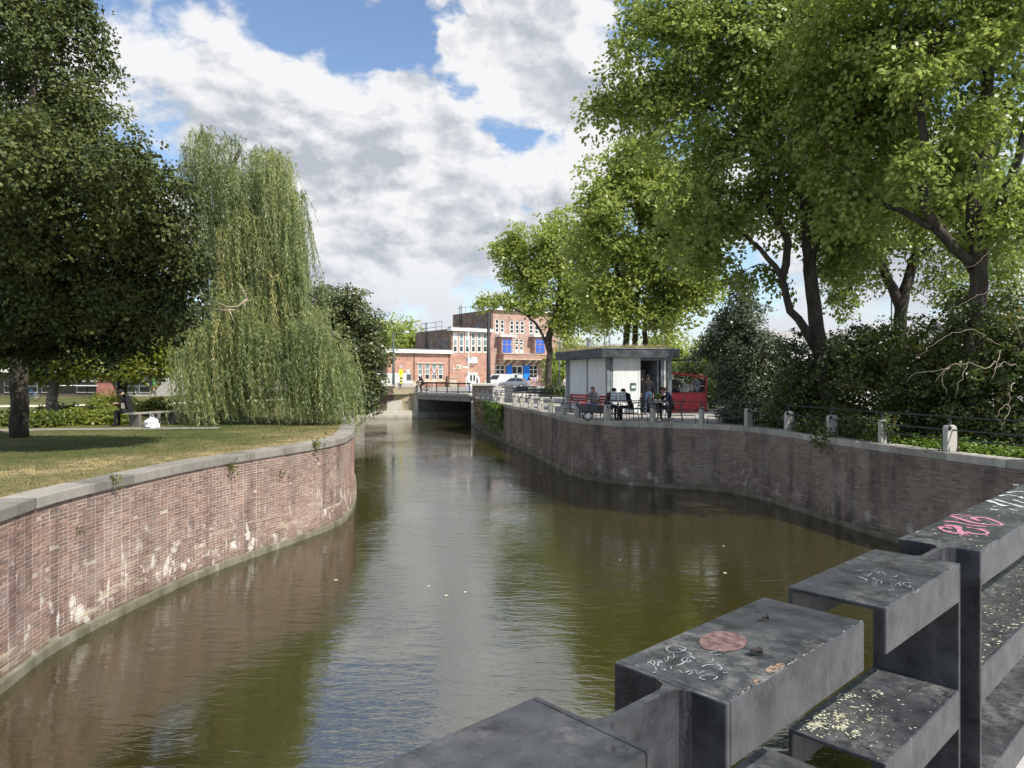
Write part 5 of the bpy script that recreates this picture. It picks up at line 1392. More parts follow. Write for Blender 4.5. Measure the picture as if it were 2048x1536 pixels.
# middle block with six tall windows and arched door
hm = [rect(u, u + 9.6, 664, 705) for u in (906, 918.3, 930.5, 942.3, 954, 965.7)]
da = (fs(930), fs(959), GZF, fz(944, 745)); 
mb = MB(); wall_holes(mb, sL1, sM1, GZF - .3, zm, hm); mb.build('wall', WB, sch)
for k, h in enumerate(hm): win(sch, h, 1, (1, 1, 1.1), fr=.16, gm=((None, BLIND, WHITEP) if k in (0, 2) else (None, BLIND, BLIND)))
mb = MB(); fbox(mb, sL1 - .35, sM1, zm - .1, zm + .35, -.6, .6); mb.build('cornice', WHITEP, sch, recalc=True)
mb = MB(); fbox(mb, sL1 - .25, sM1, zm + .35, zm + .5, -.6, .5); mb.build('gutter', ROOFG, sch, recalc=True)
def arch(par, s0, s1, z0, z1, out):
    """half-round door: white arch, glazed leaves"""
    c = (s0 + s1) / 2; rr = (s1 - s0) / 2; n = 16
    pts = [(c + rr * math.cos(a), max(z1 - rr, z0) + rr * math.sin(a)) for a in np.linspace(0, math.pi, n)]
    inn = [(c + (rr - .3) * math.cos(a), max(z1 - rr, z0) + (rr - .3) * math.sin(a)) for a in np.linspace(0, math.pi, n)]
    mb = MB(); V = [fp(s, out + .14, z) for s, z in pts] + [fp(s, out + .14, z) for s, z in inn] + [fp(s, out, z) for s, z in pts] + [fp(s, out, z) for s, z in inn]
    f = []
    for i in range(n - 1): f += [(i, i + 1, n + i + 1, n + i), (i, 2 * n + i, 2 * n + i + 1, i + 1), (n + i, n + i + 1, 3 * n + i + 1, 3 * n + i)]
    mb.add(V, f); fbox(mb, s0, s0 + .3, z0, z1 - rr, out, out + .14); fbox(mb, s1 - .3, s1, z0, z1 - rr, out, out + .14)
    d = mb.build('arched_door', WHITEP, par, recalc=True)
    mb = MB(); mb.add([fp(s, out + .03, z) for s, z in inn] + [fp(s0 + .3, out + .03, z0), fp(s1 - .3, out + .03, z0)], [tuple(range(n + 2))]); mb.build('pane', GLS, d)
    mb = MB()
    for k in (-.45, 0.0, .45): fbox(mb, c + k * rr - .09, c + k * rr + .09, z0, z1 - rr * (1 - math.sqrt(1 - (k * .98) ** 2)) - .2, out + .04, out + .12)
    fbox(mb, c - rr * .45, c + rr * .45, z0, z0 + .9, out + .05, out + .13); fbox(mb, s0 + .3, s1 - .3, z0 + 2.0, z0 + 2.22, out + .05, out + .11)
    mb.build('door_bars', WHITEP, d, recalc=True)
arch(sch, fs(930.5), fs(958.5), GZF, fz(944, 745.5), 0.0)
# side walls and roofs behind
def sidewall(s, L, z0, z1, m, name='side_wall'):
    a = SO + SU * s; b = a + SW * L
    mb = MB(); mb.prism([(*a, z0), (*b, z0), (*(b + SU * .3), z0), (*(a + SU * .3), z0)], (0, 0, z1 - z0)); return mb.build(name, m, sch, recalc=True)
sidewall(sL1 + .004, 12, zl - .2, zm + .1, WBS); sidewall(sM1 + .004, 12.4, zm - .2, zt, WBS); sidewall(sL0, 12, GZF, zl, WBS)
def roofslab(s0, s1, L, z, name='flat_roof'):
    a = SO + SU * s0 - SW * -.1; b = SO + SU * s1 - SW * -.1
    mb = MB(); mb.prism([(*a, z), (*b, z), (*(b + SW * L), z), (*(a + SW * L), z)], (0, 0, .15)); mb.build(name, ROOFG, sch, recalc=True)
roofslab(sL1 + .31, sM1, 12, zm + .1); roofslab(sM1 + .31, sT1, 12.4, zt - .1)
# tower
ht = [rect(u, u + 8, v0, v1) for u, v0, v1 in ((990.5, 638, 665), (1001, 639, 665), (1020, 641, 667), (1031, 641, 667), (1041, 642, 667), (1059, 642, 667), (1069.5, 643, 668))]
hm2 = [rect(u, u + 7.5, v0, v1) for u, v0, v1 in ((1020, 677, 690), (1030, 677, 690), (1039.5, 678, 691), (1020, 692, 706), (1030, 692, 706), (1039.5, 693, 706))]
hg = [rect(991.5, 1010, 730, 757), rect(1058.5, 1076, 730, 757), rect(1023, 1046, 731, 761)]
mb = MB(); wall_holes(mb, sM1, sT1, GZF - .3, zt, ht + hm2 + hg); mb.build('wall', WB2, sch)
for h in ht: win(sch, h, 1, (1, 1, 1), fr=.13)
for k, h in enumerate(hm2):
    win(sch, h, 1, (1, 1), fr=.12, gm=(BLUE2, BLUE2) if k == 3 else (WHITEP, None) if k > 3 else None)
for h in hg[:2]: win(sch, h, 2, (1, 1, 1), fr=.14)
dg = win(sch, hg[2], 2, (1.2, 1.5), 'door', fr=.2, gm=(WHITEP, None))
for k, (a, b) in enumerate(((1013, 1023), (1046.5, 1058))):
    mb = MB(); fbox(mb, fs(a), fs(b), GZF, fz(a, 729), .03, .16); mb.build('blue_door_leaf', BLUE, sch, recalc=True)
mb = MB(); fbox(mb, sM1 - .2, sT1, zt - .05, zt + .32, -.5, .5); mb.build('cornice', WHITEP, sch, recalc=True)
# bay windows with blue glass and the stone balcony
for k, (a, b) in enumerate(((996, 1017), (1062, 1083))):
    s0, s1 = fs(a), fs(b); z0, z1 = fz(a, 707), fz(a, 679)
    mb = MB(); fbox(mb, s0, s1, z0, z1 + .4, .0, 1.1); by = mb.build('bay', WB2, sch, recalc=True)
    mb = MB(); n = 2; w = (s1 - s0 - .3) / n
    for i in range(n):
        for zz0, zz1 in ((z0 + .1, z0 + (z1 - z0) * .62), (z0 + (z1 - z0) * .68, z1 - .05)):
            fbox(mb, s0 + .2 + i * w, s0 + .05 + (i + 1) * w, zz0, zz1, 1.1, 1.16)
    mb.build('blue_pane', BLUE2, by, recalc=True)
    mb = MB(); fbox(mb, s0 - .5, s1 + .6, z1 + .4, z1 + .75, .0, 1.5); mb.build('bay_roof', WHITEP, by, recalc=True)
zb0, zb1 = fz(996, 717.5), fz(996, 708.5)
bal = MB(); fbox(bal, fs(994), fs(1086), zb0, zb1, .0, 1.9); bl = bal.build('balcony', mat('balcony_brick', (0.36, 0.22, 0.17), .9, .1, 1), sch, recalc=True)
mb = MB(); fbox(mb, fs(993), fs(1087), zb1, zb1 + .14, .0, 2.0); fbox(mb, fs(993), fs(1087), zb0 - .16, zb0, .0, 2.0); mb.build('balcony_coping', SAND, bl, recalc=True)
for u in (997, 1011, 1023, 1048, 1060, 1074):
    s = fs(u); mb = MB(); mb.prism([fp(s, 0, zb0 - .16), fp(s, 1.7, zb0 - .16), fp(s, 1.5, zb0 - .5), fp(s, 0, zb0 - 1.2)], np.array((*(SU * .35), 0))); mb.build('corbel', SAND, bl, recalc=True)
mb = MB()
for s in np.arange(sM1 + .5, sT1, 1.5): mb.bar(fp(s, -3, zt), fp(s, -3, zt + 1.1), .05)
mb.bar(fp(sM1 + .5, -3, zt + 1.1), fp(sT1, -3, zt + 1.1), .05)
for L in np.arange(0, 12, 1.5):
    q = SO + SU * (sM1 + .6) + SW * L; mb.bar((*q, zt), (*q, zt + 1.1), .05)
q0 = SO + SU * (sM1 + .6); q1 = q0 + SW * 12; mb.bar((*q0, zt + 1.1), (*q1, zt + 1.1), .05)
mb.build('roof_guard', DARKSTEEL, sch, recalc=True, kind='stuff')
# ladders and graffiti on the side walls
for (s, L, z0, z1, w) in ((sL1, 7.6, zl, zm + 1.6, .5), (sM1, 9.2, zm, zt + 1.5, .6)):
    a = SO + SU * (s - .15) + SW * L; mb = MB()
    for k in (0, w): mb.bar((*(a + SW * k), z0), (*(a + SW * k), z1), .09)
    for z in np.arange(z0 + .3, z1, .35): mb.bar((*a, z), (*(a + SW * w), z), .05)
    if s == sL1:
        for z in (z1 - .1, z1 - .9): mb.bar((*(a - SW * 5), z), (*(a + SW * 2), z), .06)
        for k in (-5, -3, 2): mb.bar((*(a + SW * k), z1 - 1.6), (*(a + SW * k), z1), .06)
    mb.build('roof_ladder', DARKSTEEL, sch, recalc=True)
GRAF = mat('graffiti_silver', (0.50, 0.50, 0.53), 0.7, 0.2, 1)
def graf(s, pts, w, m, name='graffiti'):
    mb = MB(); a0 = SO + SU * (s - .02)
    for line in pts:
        for (l0, z0), (l1, z1) in zip(line[:-1], line[1:]):
            mb.bar((*(a0 + SW * l0), z0), (*(a0 + SW * l1), z1), .03, w, up=(*SU, 0))
    mb.build(name, m, sch, recalc=True, kind='stuff')
z = zl + .2
graf(sL1, [[(3.9, z + .1), (3.7, z + 1.7), (3.2, z + .7), (2.7, z + 1.8), (2.5, z + .2)], [(1.6, z), (1.9, z + .9), (1.5, z + 1.9), (1.0, z + 1.3), (1.5, z + .8), (.9, z + .1)], [(6.9, z + .2), (6.4, z + 1.3), (5.9, z + .3)]], .28, GRAF)
z = zm + .3
graf(sM1, [[(4.6, z), (4.4, z + 1.4), (4.0, z + .5), (3.6, z + 1.4), (3.4, z)], [(2.9, z + 1.4), (2.8, z), (2.3, z)], [(1.2, z + 1.3), (1.7, z + 1.4), (1.7, z + .8), (1.2, z + .6), (1.2, z), (1.8, z)], [(8.2, z - .1), (7.6, z + .8), (7.0, z)], [(10.5, z), (10, z + .9), (9.6, z)]], .24, GRAF)
# wall signs
mb = MB(); fbox(mb, fs(933), fs(954), fz(940, 727), fz(940, 714), .02, .14); sg = mb.build('sign', mat('sign_frame', (.55, .56, .6), .6), sch, recalc=True)
mb = MB(); fbox(mb, fs(934.5), fs(952.5), fz(940, 725.5), fz(940, 716), .14, .17); mb.build('sign_face', mat('sign_white', (.72, .74, .80), .6, .04), sg, recalc=True)
INK = mat('sign_ink', (.10, .12, .26), .6, .1)
mb = MB(); s0 = fs(937); zc = fz(940, 724)
for k, line in enumerate(([(0, 0), (0, .75)], [(.3, 0), (.3, .6), (.65, .6), (.65, .25), (.3, .25)], [(.95, 0), (.95, .85), (1.3, .2), (1.3, .75)], [(1.85, .7), (1.6, .6), (1.6, .1), (1.9, 0)], [(2.15, .75), (2.15, .1), (2.45, .1)])):
    for (a, c), (b, d) in zip(line[:-1], line[1:]):
        mb.bar(fp(s0 - .3 + a * .55, .175, zc + c), fp(s0 - .3 + b * .55, .175, zc + d), .012, .085, up=(*SN, 0))
mb.build('sign_lettering', INK, sg, recalc=True)
mb = MB(); fbox(mb, fs(912.5), fs(922), fz(917, 738.5), fz(917, 729), .02, .1); sp = mb.build('sign', mat('sign_cream', (.62, .52, .42), .7), sch, recalc=True)
mb = MB(); fbox(mb, fs(914), fs(918), fz(917, 736.5), fz(917, 731.5), .1, .12); mb.build('poster_dark', mat('poster', (.25, .24, .22), .7), sp, recalc=True)
mb = MB(); fbox(mb, fs(905), fs(909), fz(907, 738), fz(907, 735.5), .02, .1); mb.build('house_plate', WHITEP, sch, recalc=True)
# houses and cornices in the street behind, right of the school
for k, (u0, u1, d, v, col) in enumerate(((1118, 1150, 128, 700, (.42, .36, .30)), (1560, 1640, 96, 690, (.60, .58, .54)), (1645, 1760, 98, 688, (.62, .60, .58)), (1765, 1900, 100, 676, (.66, .64, .61)), (1905, 2100, 98, 664, (.46, .42, .38)))):
    a = G(u0, d); b = G(u1, d); zt_ = HT(v, d)
    lab = ('narrow pale house end beside the street tree', 'white low house seen between hedge and evergreen', 'grey gabled house behind the forked plane tree', 'long white house front behind the hedge', 'brownish house behind the right hand shrubs')[k]
    th = thing('house', lab, 'house', ((a.x + b.x) / 2, d, GZ), 0, 'houses in the far street')
    wm = mat('house_wall_%d' % k, col, .9, .08, 1)
    mb = MB(); mb.prism([(a.x, d, GZ - .2), (b.x, d, GZ - .2), (b.x, d + 8, GZ - .2), (a.x, d + 8, GZ - .2)], (0, 0, zt_ - GZ)); mb.build('wall', wm, th, recalc=True)
    mb = MB(); mb.prism([(a.x - .2, d - .3, zt_ - .2), (a.x - .2, d + 8.2, zt_ - .2), (a.x - .2, d + 4, zt_ + 2.2)], (b.x - a.x + .4, 0, 0)); mb.build('roof', mat('house_roof', (.30, .29, .28), .9, .15, 1.5), th, recalc=True)
    n = max(1, int((b.x - a.x) / 2.2)); nr_ = max(1, int((zt_ - GZ) / 3))
    for i in range(n):
        for j in range(nr_):
            x = a.x + (i + .5) * (b.x - a.x) / n; z0 = GZ + .9 + j * 3
            if z0 + 1.7 > zt_: continue
            mb = MB(); mb.box((x, d - .03, z0 + .8), (1.15, .1, 1.7)); w_ = mb.build('window', WHITEP, th)
            mb = MB(); mb.box((x, d - .07, z0 + .8), (.95, .06, 1.5)); mb.build('pane', GLS, w_)
# park pavilion
pv = thing('park_pavilion', 'low brick pavilion with white framed windows behind the park lawn', 'building', tuple(G(160, 58)))
d = 58.0
for u0, u1, m in ((-80, 205, mat('pavilion_dark', (.12, .10, .08), .9)), (200, 232, mat('pavilion_brick', (.34, .15, .12), .9, .12, 3)), (232, 330, mat('pavilion_pale', (.40, .38, .35), .9))):
    a, b = G(u0, d), G(u1, d); dd = 0 if u0 != 200 else -.5
    mb = MB(); mb.prism([(a.x, d + dd, GZ), (b.x, d + dd, GZ), (b.x, d + 6, GZ), (a.x, d + 6, GZ)], (0, 0, HT(745, d) - GZ)); mb.build('wall', m, pv, recalc=True)
mb = MB(); a, b = G(-85, d), G(335, d); mb.prism([(a.x, d - 1, HT(745, d)), (b.x, d - 1, HT(745, d)), (b.x, d + 7, HT(745, d)), (a.x, d + 7, HT(745, d))], (0, 0, .35)); mb.build('roof', WHITEP, pv, recalc=True)
for u in (-40, 20, 65, 95, 165, 185, 243, 262, 290):
    c = P(u, 772, d - .03); mb = MB(); mb.box(c, (.9, .12, 1.1)); w_ = mb.build('window', WHITEP, pv)
    for q in (-.26, .26):
        mb = MB(); mb.box(c + Vector((0, -.05, q)), (.76, .08, .44)); mb.build('pane', GLS, w_)
mb = MB(); c = P(145, 771, d - 1.0); mb.box(c + Vector((0, 0, 0)), (4, .06, .07)); mb.box(c + Vector((0, 0, .35)), (4, .06, .05)); mb.build('rail', WHITEP, pv)

# ------------------------------------------------------------------ kiosk on the terrace
kd = np.array((0.968, 0.25)); kd /= np.linalg.norm(kd); ke = np.array((-kd[1], kd[0]))
KO = np.array((3.95, 31.2))
def kp(a, b, z): return np.array((*(KO + kd * a + ke * b), z))
KAX = np.array([(*kd, 0), (*ke, 0), (0, 0, 1.0)])
ki = thing('kiosk', 'white panelled cafe kiosk with overhanging grey flat roof on the terrace', 'kiosk', tuple(kp(1.9, 3, GZ)))
KP = mat('kiosk_panel', (0.68, 0.70, 0.69), 0.45, 0.07, 4, stretch=(1, 1, .15)); KS = mat('kiosk_steel', (0.20, 0.225, 0.24), 0.5, 0.2, 4); KF = mat('kiosk_fascia', (0.062, 0.070, 0.080), 0.5, 0.35, 2.5)
KIN = mat('kiosk_inside', (0.05, 0.045, 0.04), 0.8)
KW, KL = 3.75, 6.6; zr0, zr1 = HT(714.5, 31.2), HT(697, 31.2)
def kbox(name, a0, a1, b0, b1, z0, z1, m, par=None, bev=0.0):
    mb = MB(); mb.prism([kp(a0, b0, z0), kp(a1, b0, z0), kp(a1, b1, z0), kp(a0, b1, z0)], (0, 0, z1 - z0)); return mb.build(name, m, par or ki, recalc=True, bevel=bev)
kbox('roof_slab', .03, KW - .03, .03, KL - .03, zr0 + .02, zr1 - .03, KIN)
rf = kbox('fascia_front', 0, KW, 0, .04, zr0, zr1, KF); kbox('fascia_side', 0, .04, .042, KL, zr0, zr1, KF); kbox('fascia_side', KW - .04, KW, .042, KL, zr0, zr1, KF)
kbox('roof_edge', -.03, KW + .03, -.03, .06, zr1, zr1 + .035, KS); kbox('roof_edge', -.03, .06, .062, KL, zr1, zr1 + .035, KS)
i0 = .42
# front: panel, door opening, posts
kbox('wall_panel', i0 + .28, i0 + 1.52, i0, i0 + .06, GZ + .05, zr0, KP, bev=.006)
kbox('corner_post', i0, i0 + .14, i0, i0 + .14, GZ, zr0, KS); kbox('post', i0 + .17, i0 + .265, i0 + .02, i0 + .1, GZ, zr0, KS)
kbox('door_jamb', i0 + 1.52, i0 + 1.60, i0 - .01, i0 + .1, GZ, zr0, KP)
kbox('lintel', i0 + 1.6, i0 + 2.95, i0, i0 + .1, zr0 - .12, zr0, KS)
kbox('post', i0 + 2.62, i0 + 2.72, i0, i0 + .1, GZ, zr0 - .12, KS); kbox('post', i0 + 2.76, i0 + 2.86, i0 - .02, i0 + .1, GZ, zr0 - .12, WHITEP); kbox('corner_post', i0 + 2.95, i0 + 3.16, i0, i0 + .2, GZ, zr0, KS)
kbox('open_door', i0 + 2.45, i0 + 2.50, i0 - .0, i0 + .85, GZ + .03, zr0 - .14, KS)
kbox('door_glass', i0 + 2.62, i0 + 2.95, i0 + .04, i0 + .05, GZ + .9, zr0 - .14, GLS)
# inside
kbox('counter', i0 + 1.0, i0 + 2.9, i0 + 1.3, i0 + 1.7, GZ, GZ + 1.1, KIN); kbox('back_wall', i0 + .1, i0 + 3.0, i0 + 3.0, i0 + 3.05, GZ, zr0, KIN)
for k, q in enumerate((1.72, 1.98, 2.2)): kbox('menu_sheet', i0 + q, i0 + q + .2, i0 + 1.2, i0 + 1.21, GZ + 1.15, GZ + 2.0, mat('menu_paper', (.35, .33, .30), .8, .15, 6))
# side facing the canal
yy = i0 + .16
for k, w in enumerate((2.3, 2.5)):
    kbox('wall_panel', i0, i0 + .06, yy + .06, yy + w, GZ + .05, zr0, KP, bev=.006); kbox('post', i0 - .02, i0 + .1, yy + w, yy + w + .12, GZ, zr0, KS); yy += w + .12
kbox('wall_panel', i0 + 3.1, i0 + 3.16, i0 + .22, KL - .4, GZ, zr0, KP); kbox('wall_panel', i0, i0 + 3.16, KL - .45, KL - .4, GZ, zr0, KP)
kbox('awning', KW + .02, KW + .85, .2, 2.2, zr0 - .12, zr0 - .06, KIN)
# notice box
bx = kbox('notice_box', i0 + 1.12, i0 + 1.38, i0 - .05, i0, HT(780, 31.5), HT(766, 31.5), mat('notice_green', (.06, .12, .12), .5))
kbox('notice_sheet', i0 + 1.155, i0 + 1.24, i0 - .056, i0 - .05, HT(777, 31.5), HT(771.5, 31.5), WHITEP, bx); kbox('notice_sheet', i0 + 1.26, i0 + 1.345, i0 - .056, i0 - .05, HT(777, 31.5), HT(771.5, 31.5), WHITEP, bx)
# roof chimney and dry sedum grass
mb = MB(); mb.lathe(kp(1.0, 4.2, zr1), [(.13, 0), (.13, .55), (.17, .56), (.17, .62)], 12); mb.build('roof_vent', mat('zinc', (.45, .45, .44), .4, .1, 4, metal=.6), ki, smooth=False)
r = np.random.default_rng(8)
gp = np.array([kp(a, b, zr1) for a, b in zip(r.uniform(.15, KW - .15, 5200), r.uniform(.15, KL - .2, 5200))])
hh = np.clip(.6 + .6 * np.sin(gp[:, 0] * 2.3) * np.cos(gp[:, 1] * 1.7), .25, 1.2)
gr = grass_blades('roof_grass', gp, .24, .012, 6, None)
finish(gr, 'roof_grass', leaf_mat('sedum', (.22, .20, .07), (.46, .38, .20), transl=.25, rough=.8), ki, kind='stuff')
# red wind screen with glazing
sc = thing('wind_screen', 'red framed wind screen with clear window beside the kiosk door', 'screen', tuple(G(1372, 32.6)))
RED = mat('red_paint', (0.36, 0.018, 0.022), 0.45, 0.12, 3); REDF = mat('red_frame', (0.24, 0.016, 0.02), 0.5, 0.12, 3)
a, b = G(1333, 32.6), G(1414, 33.6); dv = np.array((b.x - a.x, b.y - a.y)); Ls = np.linalg.norm(dv); dv /= Ls; dn = np.array((-dv[1], dv[0]))
def sb(name, s0, s1, z00, z01, z10, z11, th_, m, off=0.0, par=None):
    p = lambda s, z: np.array((a.x + dv[0] * s + dn[0] * off, a.y + dv[1] * s + dn[1] * off, z))
    mb = MB(); mb.prism([p(s0, z00), p(s1, z10), p(s1, z11), p(s0, z01)], np.array((*(dn * th_), 0))); return mb.build(name, m, par or sc, recalc=True)
zm_ = HT(787, 33)
sb('lower_panel', .05, Ls - .05, GZ + .02, zm_, GZ + .02, zm_, .05, RED); zt0, zt1 = HT(743, 32.6), HT(751.5, 33.6)
sb('frame_post', 0, .09, GZ, zt0, GZ, zt0 - .01, .08, REDF, -.015); sb('frame_post', Ls - .09, Ls, GZ, zt1 + .01, GZ, zt1, .08, REDF, -.015); sb('frame_top', .09, Ls - .09, zt0 - .11, zt0, zt1 - .11, zt1, .08, REDF, -.015); sb('frame_rail', .09, Ls - .09, zm_, zm_ + .05, zm_, zm_ + .05, .08, REDF, -.015)
pm = bpy.data.materials.new('clear_pane'); pm.use_nodes = True
_b = pm.node_tree.nodes['Principled BSDF']; _b.inputs['Transmission Weight'].default_value = 1.0; _b.inputs['Roughness'].default_value = 0.02; _b.inputs['IOR'].default_value = 1.1; _b.inputs['Base Color'].default_value = (.8, .85, .84, 1)
MATS['clear_pane'] = pm
sb('pane', .09, Ls - .09, zm_ + .05, zt0 - .11, zm_ + .05, zt1 - .11, .01, pm, .02)

# raised deck behind the screen
dk = MB(); dk.prism([(a.x - .1, a.y + .12, GZ + .01), (b.x + .1, b.y + .12, GZ + .01), (b.x + .1, b.y + 3, GZ + .01), (a.x - .1, a.y + 3, GZ + .01)], (0, 0, .4)); dk.build('raised_terrace', mat('deck_boards', (.30, .24, .17), .8, .15, 6), kind='structure', recalc=True)
# ------------------------------------------------------------------ people
SKIN = mat('skin', (0.48, 0.29, 0.21), 0.6, 0.05, 8)
def cloth(name, c): return mat('cloth_' + name, c, 0.9, 0.15, 12, 0.2)
def person(label, loc, face, pose, top, legs, shoes, hair, h=1.72, long_hair=False, hat=None, group=None, bag=None):
    """one continuous skinned body; +Y is the local front. pose gives joint positions in a 1.72 m figure."""
    k = h / 1.72
    th = thing('person', label, 'person', tuple(loc), face, group)
    J = dict(pose)
    v = []; e = []; rad = []; reg = []
    def add(name, p, r, parent, g):
        v.append(Vector(p) * k); rad.append((r[0] * k, r[1] * k) if isinstance(r, tuple) else (r * k, r * k)); reg.append(g)
        idx[name] = len(v) - 1
        if parent: e.append((idx[parent], idx[name]))
    idx = {}
    pe, ch, nk, hd = Vector(J['pelvis']), Vector(J['chest']), Vector(J['neck']), Vector(J['head'])
    add('pelvis', pe, (.155, .12), None, 1)
    add('waist', pe.lerp(ch, .45), (.135, .105), 'pelvis', 0)
    add('chest', ch, (.165, .115), 'waist', 0)
    add('neck', nk, .058, 'chest', 0)
    hv = hd - nk
    add('jaw', nk + hv * .45, .068, 'neck', 2); add('skull', nk + hv * .8, (.082, .095), 'jaw', 2); add('crown', nk + hv * 1.18, .070, 'skull', 2)
    right = Vector((1, 0, 0))
    for s, t in ((1, 'R'), (-1, 'L')):
        sh = ch + right * (.17 * s) + Vector((0, 0, .08)) ; el = Vector(J['elbow' + t]); wr = Vector(J['wrist' + t])
        add('sh' + t, sh, .065, 'chest', 0); add('ua' + t, sh.lerp(el, .55), .052, 'sh' + t, 0); add('el' + t, el, .044, 'ua' + t, 0); add('fa' + t, el.lerp(wr, .5), .042, 'el' + t, 0); add('wr' + t, wr, .030, 'fa' + t, 2)
        hdv = (wr - el).normalized(); add('pa' + t, wr + hdv * .06, (.040, .022), 'wr' + t, 2); add('ph' + t, wr + hdv * .095, (.036, .018), 'pa' + t, 2)
        hp = pe + right * (.095 * s) - Vector((0, 0, .05)); kn = Vector(J['knee' + t]); an = Vector(J['ankle' + t])
        add('hp' + t, hp, .095, 'pelvis', 1); add('th' + t, hp.lerp(kn, .5), .078, 'hp' + t, 1); add('kn' + t, kn, .058, 'th' + t, 1); add('ca' + t, kn.lerp(an, .4), .056, 'kn' + t, 1); add('an' + t, an, .040, 'ca' + t, 1)
        fo_ = Vector(J.get('toe' + t, an + Vector((0, .15, -.05)))); add('he' + t, an + Vector((0, 0, -.035)), .042, 'an' + t, 3); add('to' + t, fo_, (.042, .026), 'he' + t, 3)
    me = bpy.data.meshes.new('body'); me.from_pydata([tuple(q) for q in v], e, [])
    o = bpy.data.objects.new('body', me); COL.objects.link(o)
    md = o.modifiers.new('skin', 'SKIN'); sd = o.modifiers.new('sub', 'SUBSURF'); sd.levels = 1; sd.render_levels = 1; md.use_smooth_shade = True
    for i, q in enumerate(rad): me.skin_vertices[0].data[i].radius = q
    me.skin_vertices[0].data[0].use_root = True
    dg_ = bpy.context.evaluated_depsgraph_get(); bm_ = bpy.data.meshes.new_from_object(o.evaluated_get(dg_))
    bpy.data.objects.remove(o)
    # fingers, five to a hand, slightly curled
    mb = MB()
    n0 = len(bm_.vertices); V0 = np.empty(n0 * 3); bm_.vertices.foreach_get('co', V0); mb.v.append(V0.reshape(-1, 3)); mb.n = n0
    vv = np.array([tuple(q) for q in v]); ee = np.array(e)
    for p in bm_.polygons:
        c = np.array(p.center)
        A = vv[ee[:, 0]]; Bv = vv[ee[:, 1]]; d_ = Bv - A; t_ = np.clip(((c - A) * d_).sum(1) / ((d_ * d_).sum(1) + 1e-9), 0, 1)
        ds = np.linalg.norm(A + d_ * t_[:, None] - c, axis=1); j = int(np.argmin(ds))
        g = reg[ee[j, 1]] if t_[j] > .45 else reg[ee[j, 0]]
        mb.f.append(tuple(p.vertices)); mb.mi.append(g); mb.t.append(.5)
    for t in 'RL':
        a_ = v[idx['pa' + t]]; b_ = v[idx['ph' + t]]; dd = (b_ - a_).normalized(); sd_ = dd.cross(Vector((0, 0, 1)))
        if sd_.length < .2: sd_ = dd.cross(Vector((0, 1, 0)))
        sd_.normalize(); dn_ = dd.cross(sd_)
        for q, (off, L) in enumerate(((-.03, .065), (-.01, .078), (.01, .074), (.028, .058))):
            s0 = b_ + sd_ * off * k; m1 = s0 + dd * L * .55 * k + dn_ * .012 * k; m2 = s0 + dd * L * .9 * k + dn_ * .035 * k
            mb.tube([s0, m1, m2], [.009 * k, .0085 * k, .006 * k], 6, mi=2)
        s0 = a_ - sd_ * .035 * k; mb.tube([s0, s0 - sd_ * .025 * k + dd * .03 * k, s0 - sd_ * .02 * k + dd * .06 * k], [.011 * k, .010 * k, .007 * k], 6, mi=2)
    W = Matrix.Translation(Vector(loc)) @ Matrix.Rotation(face, 4, 'Z')
    def wm(mb_): mb_.v = [np.array([tuple(W @ Vector(q)) for q in x]) for x in mb_.v]; return mb_
    wm(mb).build('body', [cloth(*top), cloth(*legs), SKIN, cloth(*shoes)], th, smooth=True)
    # hair cap, face features
    c = v[idx['skull']]; up = hv.normalized(); fr = Vector((0, 1, 0)); fr = (fr - up * fr.dot(up)).normalized(); sx = up.cross(fr) * -1
    mb = MB(); n, m = 7, 14; ax = np.array([tuple(sx), tuple(fr), tuple(up)])
    V = []; f = []
    for i in range(n + 1):
        for j in range(m):
            a = 2 * math.pi * j / m; front = math.sin(a)
            lim = (.52 if front > .3 else .95 if not long_hair else 1.25) * math.pi / 1.6
            ph = lim * i / n
            rr = (.098 * math.sin(ph) if ph < math.pi / 2 else .098 - .012 * (ph - math.pi / 2)) * k
            z = (.118 * math.cos(ph) if ph < math.pi / 2 else -.13 * (ph - math.pi / 2)) * k
            V.append(np.array(tuple(c + up * .012 * k)) + ax[0] * rr * .92 * math.cos(a) + ax[1] * (rr * 1.1 * math.sin(a) - .008 * k) + ax[2] * z)
    for i in range(n):
        for j in range(m): j2 = (j + 1) % m; f.append((i * m + j, i * m + j2, (i + 1) * m + j2, (i + 1) * m + j))
    mb.add(V, f); wm(mb).build('hair' if not hat else 'hat', cloth(*(hat or hair)), th, smooth=True, recalc=True)
    mb = MB()
    for s in (-1, 1): mb.box(tuple(c + sx * .032 * s * k + fr * .088 * k - up * .005 * k), (.02 * k, .012 * k, .01 * k), ax, 1)
    mb.add([tuple(c + fr * .09 * k + up * .005 * k), tuple(c + fr * .088 * k - up * .045 * k + sx * .016 * k), tuple(c + fr * .088 * k - up * .045 * k - sx * .016 * k), tuple(c + fr * .118 * k - up * .04 * k)], [(0, 1, 3), (0, 3, 2), (1, 2, 3)], 0)
    mb.box(tuple(c + fr * .080 * k - up * .068 * k), (.045 * k, .012 * k, .009 * k), ax, 2)
    wm(mb).build('face', [SKIN, cloth('eye', (.02, .015, .012)), cloth('lip', (.35, .13, .11))], th)
    if bag:
        mb = MB(); q = v[idx['chest']] - Vector((0, .17 * k, .08)); mb.box(tuple(q), (.30 * k, .18 * k, .42 * k), taper=.8)
        wm(mb).build('backpack', cloth(*bag), th, bevel=.04)
    return th
